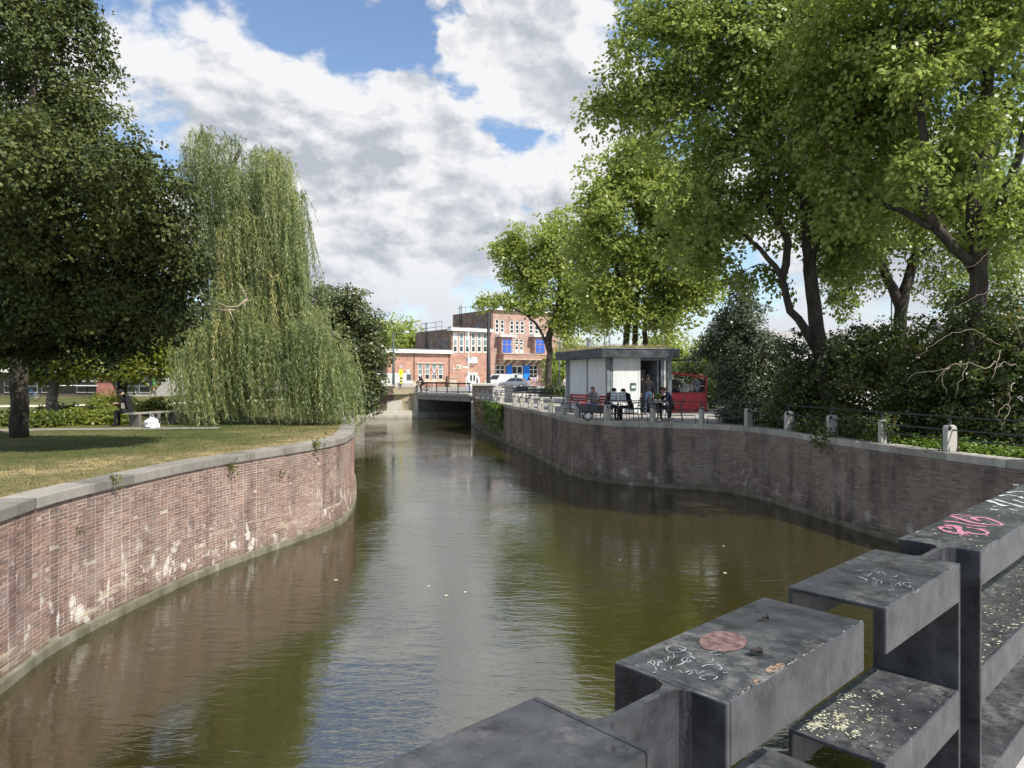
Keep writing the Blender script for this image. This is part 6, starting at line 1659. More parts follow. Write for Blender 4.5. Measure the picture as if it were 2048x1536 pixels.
STAND = dict(pelvis=(0, 0, .93), chest=(0, .02, 1.30), neck=(0, .02, 1.47), head=(0, .03, 1.62), elbowR=(.25, -.02, 1.10), elbowL=(-.25, -.02, 1.10), wristR=(.26, .08, .87), wristL=(-.26, .08, .87),
             kneeR=(.10, .03, .50), kneeL=(-.10, .03, .50), ankleR=(.11, 0, .085), ankleL=(-.11, 0, .085))
WALK = dict(STAND, kneeR=(.10, .16, .52), kneeL=(-.10, .0, .50), ankleR=(.10, .22, .085), ankleL=(-.10, -.24, .13), wristR=(.25, -.12, .90), wristL=(-.25, .22, .95), elbowR=(.25, -.12, 1.12), elbowL=(-.25, .02, 1.12))
SIT = dict(pelvis=(0, 0, .52), chest=(0, .05, .90), neck=(0, .09, 1.06), head=(0, .16, 1.19), elbowR=(.25, .12, .72), elbowL=(-.25, .12, .72), wristR=(.14, .34, .74), wristL=(-.14, .34, .74),
           kneeR=(.13, .44, .52), kneeL=(-.13, .44, .52), ankleR=(.13, .42, .085), ankleL=(-.13, .42, .085))
LEAN = dict(SIT, chest=(0, .14, .88), neck=(0, .23, 1.02), head=(0, .33, 1.11), elbowR=(.24, .28, .70), elbowL=(-.24, .28, .70), wristR=(.10, .44, .74), wristL=(-.10, .44, .74))
CHIN = dict(LEAN, elbowR=(.18, .40, .76), wristR=(.05, .38, .98), chest=(0, .15, .90))
RIDE = dict(pelvis=(0, -.05, 1.0), chest=(0, .17, 1.32), neck=(0, .24, 1.47), head=(0, .29, 1.61), elbowR=(.24, .36, 1.15), elbowL=(-.24, .36, 1.15), wristR=(.24, .54, 1.10), wristL=(-.24, .54, 1.10), kneeR=(.11, .30, .78), kneeL=(-.11, .24, .62), ankleR=(.11, .16, .42), ankleL=(-.11, .06, .22))
BLK = ('black', (.012, .012, .014)); NAVY = ('navy', (.012, .016, .035)); JEAN = ('jeans', (.06, .10, .18)); DKJ = ('dark_jeans', (.025, .035, .055)); BURG = ('burgundy', (.065, .018, .026)); GREY = ('grey', (.15, .15, .15)); WHT = ('white', (.70, .69, .66)); BRN = ('brown_hair', (.055, .03, .018)); GRN = ('green', (.10, .42, .12)); PNKC = ('pink', (.60, .36, .42)); TANC = ('tan', (.36, .24, .15)); KHA = ('khaki', (.16, .15, .10))
GT = GZ + 0.006
A = math.radians
# faces: rotation about Z, 0 looks along +Y (away), 180 towards the camera, 90 to the left
person('long haired person in grey jacket sitting on the red bench', G(1188, 30.0, GT), A(150), SIT, GREY, JEAN, WHT, BRN, 1.66, True)
person('man in burgundy sweater bent over his table reading a newspaper', G(1212, 27.3, GT), A(-75), LEAN, BURG, DKJ, BLK, BLK, 1.75)
person('dark haired person in navy jacket seated opposite the newspaper reader', G(1263, 27.3, GT), A(95), LEAN, NAVY, BLK, BLK, BLK, 1.72)
person('man in dark navy jacket and white shoes resting his chin on his hand', G(1346, 26.6, GT), A(80), CHIN, NAVY, BLK, WHT, BRN, 1.80)
person('person in black with white shoes seated beyond the chin resting man', G(1318, 27.9, GT), A(-120), SIT, BLK, BLK, WHT, BRN, 1.70)
person('man in black jacket and jeans standing in the kiosk doorway seen from behind', G(1296, 31.3, GT), A(8), STAND, BLK, JEAN, BLK, BLK, 1.76)
person('dark dressed person standing inside the kiosk left of the man in jeans', G(1283, 32.3, GT), A(-20), STAND, BLK, BLK, BLK, BLK, 1.74)
person('person in brown cardigan sitting left behind the red wind screen', G(1352, 34.4, GZ + .41), A(170), SIT, ('cardigan', (.10, .075, .07)), DKJ, BLK, BRN, 1.8)
person('person in grey patterned top sitting right behind the wind screen', G(1393, 35.0, GZ + .41), A(130), SIT, ('patterned', (.25, .25, .28)), BLK, BLK, BRN, 1.74)
person('bald person in dark coat at the right end behind the wind screen', G(1404, 35.4, GZ + .41), A(150), SIT, BLK, BLK, BLK, ('pale_hair', (.38, .27, .21)), 1.84)
person('person all in black with a cap reading on the park bench', G(262, 23.6, GZ + .03), A(97), LEAN, BLK, BLK, BLK, BLK, 1.74, hat=BLK)
person('walker in green shirt with dark backpack beyond the shrubs', G(304, 44, GZ + .03), A(-15), WALK, GRN, KHA, BLK, BRN, 1.80, bag=NAVY)
person('pedestrian in white walking between the street tree and kiosk', G(1131, 59, GZ), A(40), WALK, ('pinkwhite', (.62, .52, .54)), PNKC, WHT, TANC, 1.68)
person('pedestrian in tan clothes close beside the kiosk corner', G(1139, 60, GZ), A(30), WALK, TANC, TANC, BLK, BLK, 1.66)
person('pedestrian in dark jacket and light trousers before the blue doors', G(1058, 106, GZ), A(60), WALK, BLK, ('lightblue', (.40, .52, .66)), BLK, BLK, 1.8)

def bike(label, loc, face, col, group=None):
    th = thing('bicycle', label, 'bicycle', tuple(loc), face, group)
    W = Matrix.Translation(Vector(loc)) @ Matrix.Rotation(face, 4, 'Z')
    def wb(name, mb, m, par=None, **kw):
        mb.v = [np.array([tuple(W @ Vector(q)) for q in x]) for x in mb.v]; return mb.build(name, m, par or th, **kw)
    for y in (-.53, .53):
        mb = MB(); mb.tube([(0, y + .33 * math.cos(a), .35 + .33 * math.sin(a)) for a in np.linspace(0, 2 * math.pi, 25)], .02, 6, cap=False); w = wb('wheel', mb, DARKSTEEL)
        mb = MB()
        for a in np.linspace(0, math.pi, 8, endpoint=False): mb.bar((0, y - .3 * math.cos(a), .35 - .3 * math.sin(a)), (0, y + .3 * math.cos(a), .35 + .3 * math.sin(a)), .006)
        wb('spokes', mb, mat('spoke', (.4, .4, .4), .4), w)
    mb = MB()
    for a, b in (((0, -.53, .35), (0, -.05, .33)), ((0, -.05, .33), (0, -.2, .85)), ((0, -.53, .35), (0, -.18, .78)), ((0, -.05, .33), (0, .38, .82)), ((0, -.18, .78), (0, .37, .86)), ((0, .36, .98), (0, .53, .35))): mb.tube([a, b], .018, 6)
    wb('frame', mb, mat('bike_' + label[:6], col, .5))
    mb = MB(); mb.tube([(-.28, .28, 1.05), (-.15, .36, 1.04), (.15, .36, 1.04), (.28, .28, 1.05)], .014, 6); wb('handlebar', mb, DARKSTEEL)
    mb = MB(); mb.box((0, -.22, .9), (.15, .26, .06), taper=.7); wb('saddle', mb, DARKSTEEL, bevel=.02)
    return th
bike('bicycle ridden across the canal bridge', G(846, 65.5, 2.27), A(82), (.03, .03, .035))
person('cyclist in dark jacket riding across the canal bridge', G(846, 65.5, 2.27), A(82), RIDE, NAVY, BLK, BLK, WHT, 1.75)
bike('bicycle of the cyclist in pink before the school', G(1070, 108, GZ), A(80), (.05, .03, .03))
person('cyclist in pink and lilac passing in front of the school', G(1070, 108, GZ), A(80), RIDE, ('lilac', (.45, .32, .60)), PNKC, BLK, BLK, 1.7)
bike('blue bicycle lying against the park hedge', G(57, 48, GZ + .03), A(85), (.05, .15, .35))
bike('bicycle parked at the foot of the tall black pole', G(975, 88, GZ), A(60), (.03, .03, .03))

# ------------------------------------------------------------------ terrace furniture
CHM = mat('chair_metal', (0.10, 0.095, 0.09), 0.4, 0.15, 10, metal=.4)
def chair(label, loc, face, CHM=CHM, grp='metal chairs on the cafe terrace'):
    th = thing('terrace_chair', label, 'chair', tuple(loc), face, grp)
    W = Matrix.Translation(Vector(loc)) @ Matrix.Rotation(face, 4, 'Z')
    def wb(name, mb, m, **kw):
        mb.v = [np.array([tuple(W @ Vector(q)) for q in x]) for x in mb.v]; return mb.build(name, m, th, **kw)
    mb = MB(); mb.box((0, 0, .44), (.46, .46, .03)); wb('seat', mb, CHM, bevel=.012)
    for x in (-.22, .22):
        mb = MB(); mb.tube([(x, .20, 0), (x, .21, .3), (x, .22, .62), (x * 1.05, .12, .67), (x * 1.1, -.2, .66)], .014, 6); wb('arm_leg', mb, CHM)
        mb = MB(); mb.tube([(x, -.30, 0), (x, -.22, .44), (x, -.28, .66), (x * .9, -.34, .86)], .014, 6); wb('back_leg', mb, CHM)
    mb = MB(); mb.tube([(-.2, -.34, .86), (-.1, -.37, .88), (.1, -.37, .88), (.2, -.34, .86)], .014, 6); wb('top_rail', mb, CHM)
    for z in (.56, .66, .76):
        mb = MB(); mb.box((0, -.24 - (z - .5) * .3, z), (.42, .012, .06)); wb('back_slat', mb, CHM)
    return th
chair('dark metal chair under the man in burgundy', G(1210, 27.25, GT), A(-75)); chair('dark metal chair under the person in navy beside the newspaper table', G(1266, 27.25, GT), A(95))
chair('dark metal chair under the chin resting man', G(1349, 26.6, GT), A(80)); chair('dark metal chair under the person with white shoes at the second table', G(1317, 28.0, GT), A(-120))
chair('empty metal chair standing against the kiosk panel', G(1233, 31.2, GT), A(160)); chair('empty metal chair between the two terrace tables', G(1283, 27.6, GT), A(30))
chair('white chair behind the wind screen beside the cardigan wearer', G(1366, 34.3, GZ + .41), A(160), WHITEP, 'white chairs behind the wind screen'); chair('white chair in the middle behind the wind screen', G(1382, 34.6, GZ + .41), A(190), WHITEP, 'white chairs behind the wind screen')
def table(label, loc, r, top):
    th = thing('terrace_table', label, 'table', tuple(loc))
    c = np.array(tuple(loc))
    mb = MB(); mb.lathe(c + (0, 0, .70), [(r * .97, 0), (r, .01), (r, .03), (r * .97, .035)], 28); mb.build('table_top', top, th)
    mb = MB(); mb.tube([c + (0, 0, .03), c + (0, 0, .7)], .03, 10); mb.build('column', CHM, th)
    mb = MB(); mb.lathe(c, [(.24, 0), (.24, .015), (.06, .05), (.03, .08)], 20); mb.build('foot', CHM, th)
TW = mat('table_white', (.70, .70, .67), .4, .05, 4)
t1 = G(1236, 27.0, GT); t2 = G(1316, 27.0, GT)
table('round white table holding the opened newspaper', t1, .34, TW); table('round white table with cups and a plant pot', t2, .38, TW)
nw = thing('newspaper', 'open newspaper held above the first white table', 'newspaper', (t1.x, t1.y - .1, GT + .75))
PAPER = mat('newsprint', (.66, .66, .63), .8, .05, 12); NINK = mat('news_ink', (.28, .28, .29), .8)
for s in (-1, 1):
    mb = MB(); x0 = t1.x; q = [(x0, t1.y - .16, GT + .76), (x0 + s * .29, t1.y - .10, GT + .78), (x0 + s * .27, t1.y - .02, GT + 1.10), (x0, t1.y - .08, GT + 1.08)]
    mb.prism(q, (0, .004, 0)); pg = mb.build('page', PAPER, nw, recalc=True)
    mb = MB()
    q = [np.array(p) for p in q]
    for a0, a1, b0, b1 in ((.1, .9, .72, .92), (.1, .45, .1, .6), (.55, .9, .38, .6), (.55, .9, .1, .3)):
        cr = [q[0] + (q[1] - q[0]) * a + (q[3] - q[0]) * b for a, b in ((a0, b0), (a1, b0), (a1, b1), (a0, b1))]
        if b0 > .7: # headline letters
            for k in range(7):
                f0 = a0 + (a1 - a0) * k / 7; f1 = f0 + .075
                mb.add([q[0] + (q[1] - q[0]) * a + (q[3] - q[0]) * b - (0, .004, 0) for a, b in ((f0, b0), (f1, b0), (f1, b1), (f0, b1))], [(0, 1, 2, 3)])
        else: mb.add([p - (0, .004, 0) for p in cr], [(0, 1, 2, 3)])
    mb.build('print', NINK, pg)
for k, (dx, dy, lab) in enumerate(((-.12, -.1, 'small white cup on the left of the second terrace table'), (.16, -.05, 'small white cup on the right of the second terrace table'))):
    th = thing('cup', lab, 'cup', (t2.x + dx, t2.y + dy, GT + .735))
    mb = MB(); mb.lathe((t2.x + dx, t2.y + dy, GT + .735), [(.025, 0), (.04, .03), (.042, .08), (.036, .08), (.03, .02)], 14); mb.build('body', WHITEP, th, smooth=True)
    mb = MB(); mb.tube([(t2.x + dx + .04, t2.y + dy, GT + .80), (t2.x + dx + .065, t2.y + dy, GT + .79), (t2.x + dx + .04, t2.y + dy, GT + .755)], .006, 5); mb.build('handle', WHITEP, th)
th = thing('plant_pot', 'small dark pot with a green plant on the second table', 'plant pot', (t2.x + .02, t2.y, GT + .735))
mb = MB(); mb.lathe((t2.x + .02, t2.y, GT + .735), [(.05, 0), (.07, .13), (.075, .14), (.06, .14)], 14); mb.build('pot', DARKSTEEL, th)
foliage('leaves', [(Vector((t2.x + .02, t2.y, GT + .95)), .1, 0)], 20, 10, .05, .05, 3, WEED, th)
def redbench(label, a, b):
    a = np.array(tuple(a)); b = np.array(tuple(b)); d_ = (b - a); L = np.linalg.norm(d_); d_ /= L; n_ = np.array((d_[1], -d_[0], 0)); ax = np.array([d_, n_, (0, 0, 1.0)]); c = (a + b) / 2
    th = thing('red_bench', label, 'bench', tuple(c), 0, 'red slatted benches along the kiosk')
    for y in (.05, .17, .29):
        mb = MB(); mb.box(c + n_ * y + (0, 0, .45), (L, .1, .03), ax); mb.build('seat_slat', RED, th)
    for k, z in enumerate((.56, .68, .80)):
        mb = MB(); mb.box(c - n_ * (.05 + .03 * k) + (0, 0, z), (L, .025, .09), ax); mb.build('back_slat', RED, th)
    for s in (-.42, .42):
        mb = MB(); mb.bar(c + d_ * s * L + n_ * .3, c + d_ * s * L + n_ * .3 + (0, 0, .44), .05); mb.bar(c + d_ * s * L - n_ * .02, c + d_ * s * L - n_ * .12 + (0, 0, .86), .05); mb.bar(c + d_ * s * L + n_ * .3 + (0, 0, .42), c + d_ * s * L - n_ * .02 + (0, 0, .42), .04); mb.build('leg_frame', DARKSTEEL, th)
redbench('red slatted bench left, with its end towards the canal', G(1137, 33.8, GT), G(1172, 32.2, GT)); redbench('red slatted bench where the grey jacketed person sits', G(1178, 30.9, GT), G(1212, 30.3, GT))
# two wheeled hand cart by the posts
ct = thing('hand_cart', 'small grey two wheeled cart parked behind the stone posts', 'cart', tuple(G(1180, 26.9, GT)))
c = np.array(tuple(G(1180, 27.0, GT)))
mb = MB(); mb.add([c + p for p in ((-.35, -.2, .3), (.45, -.2, .3), (.45, .2, .3), (-.35, .2, .3), (-.5, -.26, .62), (.55, -.26, .55), (.55, .26, .55), (-.5, .26, .62))], [(0, 1, 2, 3), (0, 4, 5, 1), (1, 5, 6, 2), (2, 6, 7, 3), (3, 7, 4, 0)]); mb.build('tub', mat('cart_grey', (.09, .095, .10), .6), ct)
for x, y in ((-.1, -.28), (-.1, .28)):
    mb = MB(); q = c + (x, y, .19); mb.tube([q + (.17 * math.cos(a), 0, .17 * math.sin(a)) for a in np.linspace(0, 2 * math.pi, 21)], .022, 6, cap=False); w = mb.build('wheel', DARKSTEEL, ct)
    mb = MB(); mb.lathe(q - (0, .015, 0), [(.08, 0), (.09, .01), (.09, .02), (.08, .03)], 18, np.array([(1, 0, 0), (0, 0, 1), (0, 1, 0.0)])); mb.build('hub_disc', WHITEP, w)
mb = MB(); mb.tube([c + (-.5, 0, .6), c + (-.75, 0, .95)], .016, 6); mb.tube([c + (-.75, -.2, .95), c + (-.75, .2, .95)], .016, 6); mb.build('handle', DARKSTEEL, ct)
# plank bench of the park, the reader's bag
bn = thing('park_bench', 'long low plank bench on the lawn left of the willow', 'bench', tuple(G(305, 24.0, GZ)))
a = np.array(tuple(G(258, 23.3, GZ))); b = np.array(tuple(G(356, 25.2, GZ))); BW_ = mat('bench_wood', (.30, .28, .24), .85, .2, 5, stretch=(.3, 3, 3))
d_ = (b - a) / np.linalg.norm(b - a); n_ = np.array((d_[1], -d_[0], 0))
for k in (-.15, 0, .15):
    mb = MB(); mb.bar(a + n_ * k + (0, 0, .46), b + n_ * k + (0, 0, .46), .13, .05); mb.build('plank', BW_, bn)
for k in (.12, .5, .88):
    mb = MB(); q = a + (b - a) * k; mb.box(q + (0, 0, .22), (.12, .42, .43), np.array([d_, n_, (0, 0, 1.0)])); mb.build('support', mat('bench_concrete', (.16, .15, .14), .9), bn)
bg = MB(); c = np.array(tuple(G(304, 22.9, GZ + .03))); r = np.random.default_rng(4); V = []; f = []
for i in range(7):
    for j in range(14):
        a_ = 2 * math.pi * j / 14; z = i / 6; rr = .19 * (math.sin(math.pi * min(1, .28 + z * .72)) ** .6) * (1 + .18 * r.normal()) + .015
        V.append(c + (rr * math.cos(a_) * 1.15, rr * math.sin(a_), .34 * z + .02 * r.normal() * (i > 0)))
for i in range(6):
    for j in range(14): j2 = (j + 1) % 14; f.append((i * 14 + j, i * 14 + j2, (i + 1) * 14 + j2, (i + 1) * 14 + j))
bg.add(V, f); bt = thing('plastic_bag', 'crumpled white plastic bag on the ground by the park bench', 'bag', tuple(c)); bg.build('body', mat('bag_white', (.66, .68, .74), .4, .06, 9), bt)
mb = MB(); mb.tube([c + (-.06, 0, .32), c + (-.05, 0, .42), c + (.03, 0, .43), c + (.06, 0, .33)], .012, 5); mb.build('handle', MATS['bag_white'], bt)
bk = MB(); q = np.array(tuple(G(247, 23.45, GZ + .72))); bk.box(q, (.03, .24, .18)); bk.build('held_book', mat('book', (.3, .28, .26), .8), label='small open book in the hands of the park reader', cat='book', bevel=.004)

# ------------------------------------------------------------------ vehicles
def car(label, cat, loc, face, col, van=False, group=None, L=4.3, W_=1.75, H=1.45):
    th = thing('parked_van' if van else 'parked_car', label, cat, tuple(loc), face, group)
    M = Matrix.Translation(Vector(loc)) @ Matrix.Rotation(face, 4, 'Z')
    def wb(name, mb, m, par=None, **kw):
        mb.v = [np.array([tuple(M @ Vector(q)) for q in x]) for x in mb.v]; return mb.build(name, m, par or th, **kw)
    l = L / 2; w = W_ / 2; paint = mat('paint_%d_%d_%d' % tuple(int(c * 99) for c in col), col, .3, .04, 2, spec=.6)
    def loft(secs, m, name, par=None, **kw):
        mb = MB(); V = []; n = len(secs[0])
        for s in secs: V += s
        f = []
        for i in range(len(secs) - 1):
            for j in range(n): j2 = (j + 1) % n; f.append((i * n + j, i * n + j2, (i + 1) * n + j2, (i + 1) * n + j))
        f += [tuple(range(n)), tuple((len(secs) - 1) * n + j for j in range(n))]
        mb.add(V, f); return wb(name, mb, m, par, recalc=True, smooth=False, **kw)
    top = H; belt = H * (.62 if not van else .55)
    if van: prof = [(-l, .25, belt), (-l + .02, .22, belt), (l * .55, .22, belt), (l * .8, .22, belt * .98), (l * .97, .24, belt * .8), (l, .35, belt * .62)]
    else: prof = [(-l, .38, belt * .86), (-l + .12, .25, belt), (-l * .4, .22, belt), (l * .35, .22, belt), (l * .72, .22, belt * .9), (l * .95, .25, belt * .74), (l, .36, belt * .58)]
    secs = [[(-w * .97, y, z0), (w * .97, y, z0), (w, y, (z0 + z1) / 2), (w * .94, y, z1), (-w * .94, y, z1), (-w, y, (z0 + z1) / 2)] for y, z0, z1 in prof]
    loft(secs, paint, 'body', bevel=.03)
    yb = (-l + .03, -l + .08, l * .5, l * .82) if van else (-l + .25, -l * .52, l * .14, l * .55)
    g = [[(-w * .92, yb[0], belt), (w * .92, yb[0], belt), (-w * .92, yb[3], belt), (w * .92, yb[3], belt)], [(-w * .76, yb[1], top), (w * .76, yb[1], top), (-w * .76, yb[2], top), (w * .76, yb[2], top)]]
    mb = MB(); V = g[0] + g[1]; mb.add(V, [(4, 5, 7, 6), (0, 1, 5, 4), (2, 6, 7, 3), (0, 4, 6, 2), (1, 3, 7, 5)]); wb('cabin', mb, paint, recalc=True, bevel=.05)
    def lerp(p, q, t): return tuple(a + (b - a) * t for a, b in zip(p, q))
    def pane(quad, off, name='window'):
        mb = MB(); mb.add([tuple(np.array(p) + np.array(off)) for p in quad], [(0, 1, 2, 3)]); wb(name, mb, GLS)
    for s in (0, 1):
        lo0, lo1, hi0, hi1 = g[0][s], g[0][2 + s], g[1][s], g[1][2 + s]; o_ = ((-1 if s == 0 else 1) * .008, 0, .004)
        rng_ = ((.62, .93),) if van else ((.06, .46), (.50, .94))
        for t0, t1 in rng_:
            A0_, A1_, B0_, B1_ = lerp(lo0, lo1, t0), lerp(lo0, lo1, t1), lerp(hi0, hi1, t0), lerp(hi0, hi1, t1)
            pane([lerp(A0_, B0_, .12), lerp(A1_, B1_, .12), lerp(A1_, B1_, .86), lerp(A0_, B0_, .86)], o_)
    for (i, j), yo in (((2, 3), .01), ((0, 1), -.01)):
        A0_, A1_, B0_, B1_ = g[0][i], g[0][j], g[1][i], g[1][j]
        a1, a2, b1, b2 = lerp(A0_, A1_, .08), lerp(A0_, A1_, .92), lerp(B0_, B1_, .08), lerp(B0_, B1_, .92)
        pane([lerp(a1, b1, .1), lerp(a2, b2, .1), lerp(a2, b2, .9), lerp(a1, b1, .9)], (0, yo, .006), 'windscreen')
    for x in (-w + .09, w - .09):
        for y in (-l * .6, l * .62):
            ax = np.array([(0, 1, 0), (0, 0, 1), (1, 0, 0.0)]); mb = MB(); mb.lathe((x - .11, y, .31), [(.25, 0), (.31, .03), (.31, .19), (.25, .22)], 18, ax); wl = wb('wheel', mb, DARKSTEEL)
            mb = MB(); mb.lathe((x - .115, y, .31), [(.17, 0), (.19, .01), (.19, .22), (.17, .23)], 14, ax); wb('rim', mb, mat('rim', (.5, .5, .5), .35), wl)
    for x in (-w * .7, w * .7):
        mb = MB(); mb.box((x, l - .04, belt * .62), (.3, .1, .14)); wb('headlight', mb, WHITEP); mb = MB(); mb.box((x, -l + .02, belt * .78), (.28, .06, .16)); wb('tail_light', mb, RED)
    return th
car('silver grey hatchback parked before the blue school doors', 'car', G(1029, 101, GZ), A(72), (.20, .22, .26))
car('white van parked behind the grey hatchback', 'van', G(1002, 106, GZ), A(70), (.75, .75, .74), True, L=4.8, W_=1.9, H=1.95)
car('white van half hidden by the waterside tree left of the bridge', 'van', G(779, 80, GZ), A(75), (.75, .75, .74), True, L=4.8, W_=1.9, H=2.0)
car('white car parked behind the hedge, seen right of the evergreen', 'car', G(1570, 62, GZ), A(85), (.72, .72, .72)); car('white van parked behind the middle of the hedge', 'van', G(1740, 60, GZ), A(88), (.75, .75, .75), True, L=5, W_=1.9, H=2.1); car('pale car behind the hedge below the dark plane tree', 'car', G(1660, 64, GZ), A(90), (.55, .57, .6))
car('white car between the red wind screen and the evergreen', 'car', G(1448, 47, GZ), A(80), (.75, .75, .74))

# ------------------------------------------------------------------ street furniture
GREENP = mat('lamp_green', (.05, .075, .075), .5, .15, 3)
def lamp(label, u, d, vtop, r0, m, arm=None):
    c = G(u, d); zt_ = HT(vtop, d); th = thing('street_lamp', label, 'lamp post', tuple(c))
    mb = MB(); mb.tube([c, c + Vector((0, 0, 1.0)), Vector((c.x, c.y, zt_))], [r0 * 1.4, r0, r0 * .65], 10); mb.build('pole', m, th, smooth=True)
    if arm:
        for s in arm:
            mb = MB(); mb.tube([Vector((c.x, c.y, zt_ - .3)), Vector((c.x + s * .5, c.y, zt_)), Vector((c.x + s * 1.1, c.y, zt_ + .05))], .035, 6); mb.build('arm', m, th)
            mb = MB(); mb.lathe((c.x + s * 1.3, c.y, zt_ - .06), [(.05, .16), (.22, .10), (.26, .02), (.16, -.06)], 12); mb.build('lantern', mat('lantern_white', (.7, .7, .68), .4), th)
    return c
lamp('tall green lamp post beside the left bridge abutment', 787, 70, 664, .13, GREENP, (1,)); lamp('green lamp post between the street tree and the kiosk', 1119, 72, 682, .09, GREENP, (-1,)); 
c = lamp('thick black pole in front of the school corner', 977, 84, 622, .26, mat('pole_black', (.02, .02, .022), .6), None)
th = thing('sign_pole', 'slim white pole carrying signs before the arched school door', 'pole', tuple(G(937, 86)))
mb = MB(); c = G(937, 86); mb.tube([c, Vector((c.x, c.y, HT(655, 86)))], .075, 8); mb.build('pole', WHITEP, th)
mb = MB(); q = P(931.5, 734, 85.9); mb.box(q, (.75, .05, .22)); mb.build('sign_arrow', WHITEP, th); mb = MB(); q = P(943, 733, 85.9); mb.box(q, (.7, .05, .18)); mb.build('sign_arrow', mat('sign_brown', (.45, .36, .33), .7), th)
mb = MB(); q = P(936, 700, 85.9); mb.box(q, (.2, .2, .3)); mb.build('signal_box', DARKSTEEL, th)
mb = MB(); q = P(937.5, 777, 85.8); mb.box(q, (.5, .06, .7)); mb.build('poster', mat('poster_lilac', (.5, .5, .68), .7), th)
th = thing('yellow_sign', 'yellow and black striped warning sign on the left bridge abutment', 'sign', tuple(G(802, 66.6, 3.0)))
YEL = mat('sign_yellow', (.85, .80, .05), .5, .03); c = G(802, 66.2, 0)
mb = MB(); mb.tube([(c.x, c.y + .06, 2.9), (c.x, c.y + .06, HT(728, 66.2))], .04, 8); mb.build('pole', DARKSTEEL, th)
mb = MB(); mb.box((c.x, c.y, HT(745, 66.2)), (.34, .05, .6)); fc = mb.build('sign_board', YEL, th)
mb = MB(); mb.bar((c.x - .05, c.y - .03, HT(743, 66.2)), (c.x, c.y - .03, HT(746, 66.2)), .01, .03, up=(0, 1, 0)); mb.bar((c.x + .05, c.y - .03, HT(743, 66.2)), (c.x - .02, c.y - .03, HT(748, 66.2)), .01, .03, up=(0, 1, 0)); mb.build('sign_mark', DARKSTEEL, fc)
mb = MB(); mb.box((c.x, c.y, HT(733, 66.2)), (.28, .05, .36)); mb.build('small_sign', mat('sign_pinkwhite', (.62, .52, .50), .6), th)
for k in range(5):
    mb = MB(); z0 = HT(752.5 + k * 3, 66.2); mb.prism([(c.x - .12, c.y - .02, z0 - .14), (c.x + .12, c.y - .02, z0 - .08), (c.x + .12, c.y - .02, z0 + .04), (c.x - .12, c.y - .02, z0 - .02)], (0, .05, 0)); mb.build('stripe', YEL if k % 2 == 0 else DARKSTEEL, th, recalc=True)
th = thing('round_lamp', 'small round white wall lamp on a thin stalk left of the school windows', 'lamp', tuple(P(816, 743, 100))); mb = MB(); q = P(816, 743, 100); mb.lathe(tuple(q + Vector((0, 0, -.3))), [(.1, 0), (.27, .15), (.3, .3), (.2, .5), (.05, .58)], 14); mb.build('globe', WHITEP, th, smooth=True); mb = MB(); mb.tube([(q.x, q.y, GZ), (q.x, q.y, q.z - .3)], .04, 6); mb.build('stalk', mat('stalk_brick', (.3, .16, .12), .8), th)
th = thing('give_way_sign', 'inverted triangle give way sign before the school windows', 'sign', tuple(G(868, 92))); c = P(868, 744, 92); mb = MB(); mb.tube([(c.x, c.y + .05, GZ), (c.x, c.y + .05, c.z + .3)], .04, 6); mb.build('pole', WHITEP, th)
mb = MB(); mb.prism([(c.x - .42, c.y, c.z + .35), (c.x + .42, c.y, c.z + .35), (c.x, c.y, c.z - .38)], (0, .03, 0)); mb.build('sign_rim', RED, th, recalc=True); mb = MB(); mb.prism([(c.x - .27, c.y - .02, c.z + .27), (c.x + .27, c.y - .02, c.z + .27), (c.x, c.y - .02, c.z - .2)], (0, .02, 0)); mb.build('sign_face', WHITEP, th, recalc=True)
# slanted twin poles and flag staffs behind the kiosk
th = thing('slanted_mast', 'pair of slanted grey poles rising behind the kiosk roof', 'mast', tuple(G(1215, 78))); GP = mat('mast_grey', (.42, .44, .47), .5)
for u0, v0, u1, v1 in ((1212, 700, 1202, 640), (1221, 700, 1212, 640)):
    mb = MB(); mb.tube([P(u0 + 8, 775, 78), P(u1, v1 - 45, 78)], .14, 8); mb.build('pole', GP, th)
for k, (u, v, d, lab) in enumerate(((1181, 660, 80, 'thin upright white staff left behind the kiosk roof'), (1327, 650, 82, 'thin upright white staff right behind the kiosk roof'), (1783, 596, 60, 'thin dark mast beside the dark middle plane tree'))):
    c = G(u, d); mb = MB(); mb.tube([c, Vector((c.x, c.y, HT(v, d)))], .06, 6); th = thing('flag_staff', lab, 'staff', tuple(c)); mb.build('staff', GP if k < 2 else DARKSTEEL, th); mb = MB(); mb.lathe((c.x, c.y, HT(v, d)), [(.09, 0), (.09, .1), (.03, .16)], 8); mb.build('finial', GP, th)
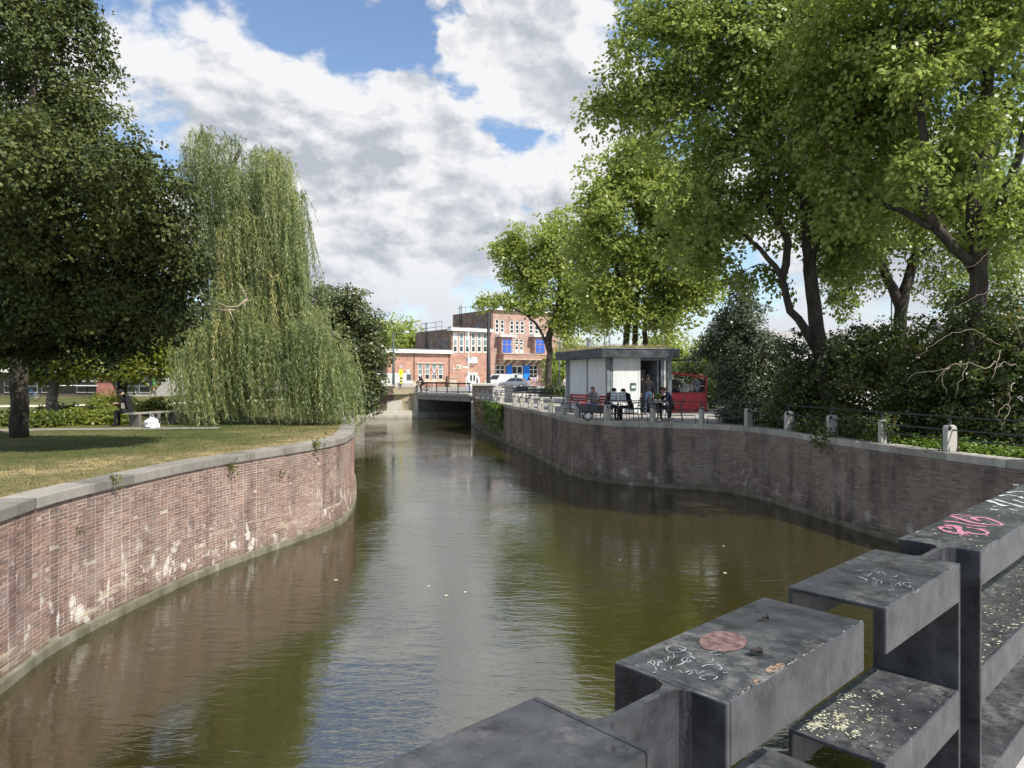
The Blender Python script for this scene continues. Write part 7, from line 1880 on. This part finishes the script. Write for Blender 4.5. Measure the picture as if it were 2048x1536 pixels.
# pale street walls, benches and bush at the tree foot
PW = mat('pale_wall', (.60, .57, .52), .9, .1, 2)
for k, (u0, u1, d, h, lab) in enumerate(((1012, 1045, 70, .45, 'pale low wall left part, behind the quay railing'), (1062, 1092, 70, .45, 'pale low wall right part, beside the tree foot'))):
    a = G(u0, d); b = G(u1, d); mb = MB(); mb.prism([(a.x, d, GZ), (b.x, d, GZ), (b.x, d + .5, GZ), (a.x, d + .5, GZ)], (0, 0, h)); th = thing('low_wall', lab, 'wall', ((a.x + b.x) / 2, d, GZ)); mb.build('body', PW, th, recalc=True); mb = MB(); mb.prism([(a.x - .05, d - .05, GZ + h), (b.x + .05, d - .05, GZ + h), (b.x + .05, d + .55, GZ + h), (a.x - .05, d + .55, GZ + h)], (0, 0, .1)); mb.build('cap', WHITEP, th, recalc=True)
for k, (u, d, lab) in enumerate(((1053, 58, 'dark street bench on the quay behind the pale posts'), (1080, 46, 'dark street bench nearest the tree bush'), (1033, 52, 'dark street bench beside the stone pier'))):
    c = np.array(tuple(G(u, d))); th = thing('street_bench', lab, 'bench', tuple(c), 0, 'dark benches on the far quay')
    for y in (-.15, 0, .15):
        mb = MB(); mb.box(c + (0, y, .45), (1.7, .12, .04)); mb.build('seat_slat', DARKSTEEL, th)
    for z in (.62, .8):
        mb = MB(); mb.box(c + (0, .28, z), (1.7, .03, .12)); mb.build('back_slat', DARKSTEEL, th)
    for x in (-.7, .7):
        mb = MB(); mb.bar(c + (x, -.2, 0), c + (x, -.2, .44), .06); mb.bar(c + (x, .2, 0), c + (x, .3, .86), .06); mb.build('leg_frame', DARKSTEEL, th)
c = G(1108, 58); th = thing('bush', 'dense green bush around the foot of the street tree', 'bush', tuple(c))
foliage('foliage', [(c + Vector((0, 0, .5)), (1.2, .8, .6), 0), (c + Vector((.7, 0, .35)), (.7, .6, .45), -.1), (c + Vector((-.6, 0, .3)), (.6, .5, .4), -.1)], 160, 26, .25, .14, 41, HEDGE, th, zmin=GZ)
mb = MB(); mb.tube([c, c + Vector((0, 0, .6))], .05, 6); mb.build('stem', BARK, th)
# litter floating on the canal
FLB = ('pale leaf afloat in mid canal, the yellowest and largest', 'pale leaf afloat far off near the right quay below the ivy', 'pale leaf afloat close under the bend of the right quay', 'pale leaf afloat in mid canal, leftmost of the centre three', 'pale leaf afloat in mid canal, rightmost of the centre three', 'pale leaf afloat in the shade below the right quay wall', 'pale leaf afloat in the shade, nearest the railing', 'pale leaf afloat near the left quay, alone', 'pale leaf afloat left of the bend in the right quay', 'pale leaf afloat right of mid canal in the olive reflection')
r = np.random.default_rng(31); LF = mat('floating_leaf', (.55, .52, .35), .6, .1, 30)
for k, (u, v) in enumerate(((893, 1191), (1030, 902), (1105, 960), (857, 1172), (930, 1184), (1447, 1092), (1450, 1146), (672, 1160), (1080, 945), (1240, 1120))):
    q = on_plane(u, v, .004); mb = MB(); rr = .022 + .02 * r.random(); n = 7
    mb.add([q + (rr * math.cos(a) * r.uniform(.7, 1.2), rr * math.sin(a) * r.uniform(.7, 1.2), .003 * r.random()) for a in np.linspace(0, 2 * math.pi, n, endpoint=False)], [tuple(range(n))])
    mb.build('floating_leaf', LF, label=FLB[k], cat='leaf', group='leaves floating on the canal')
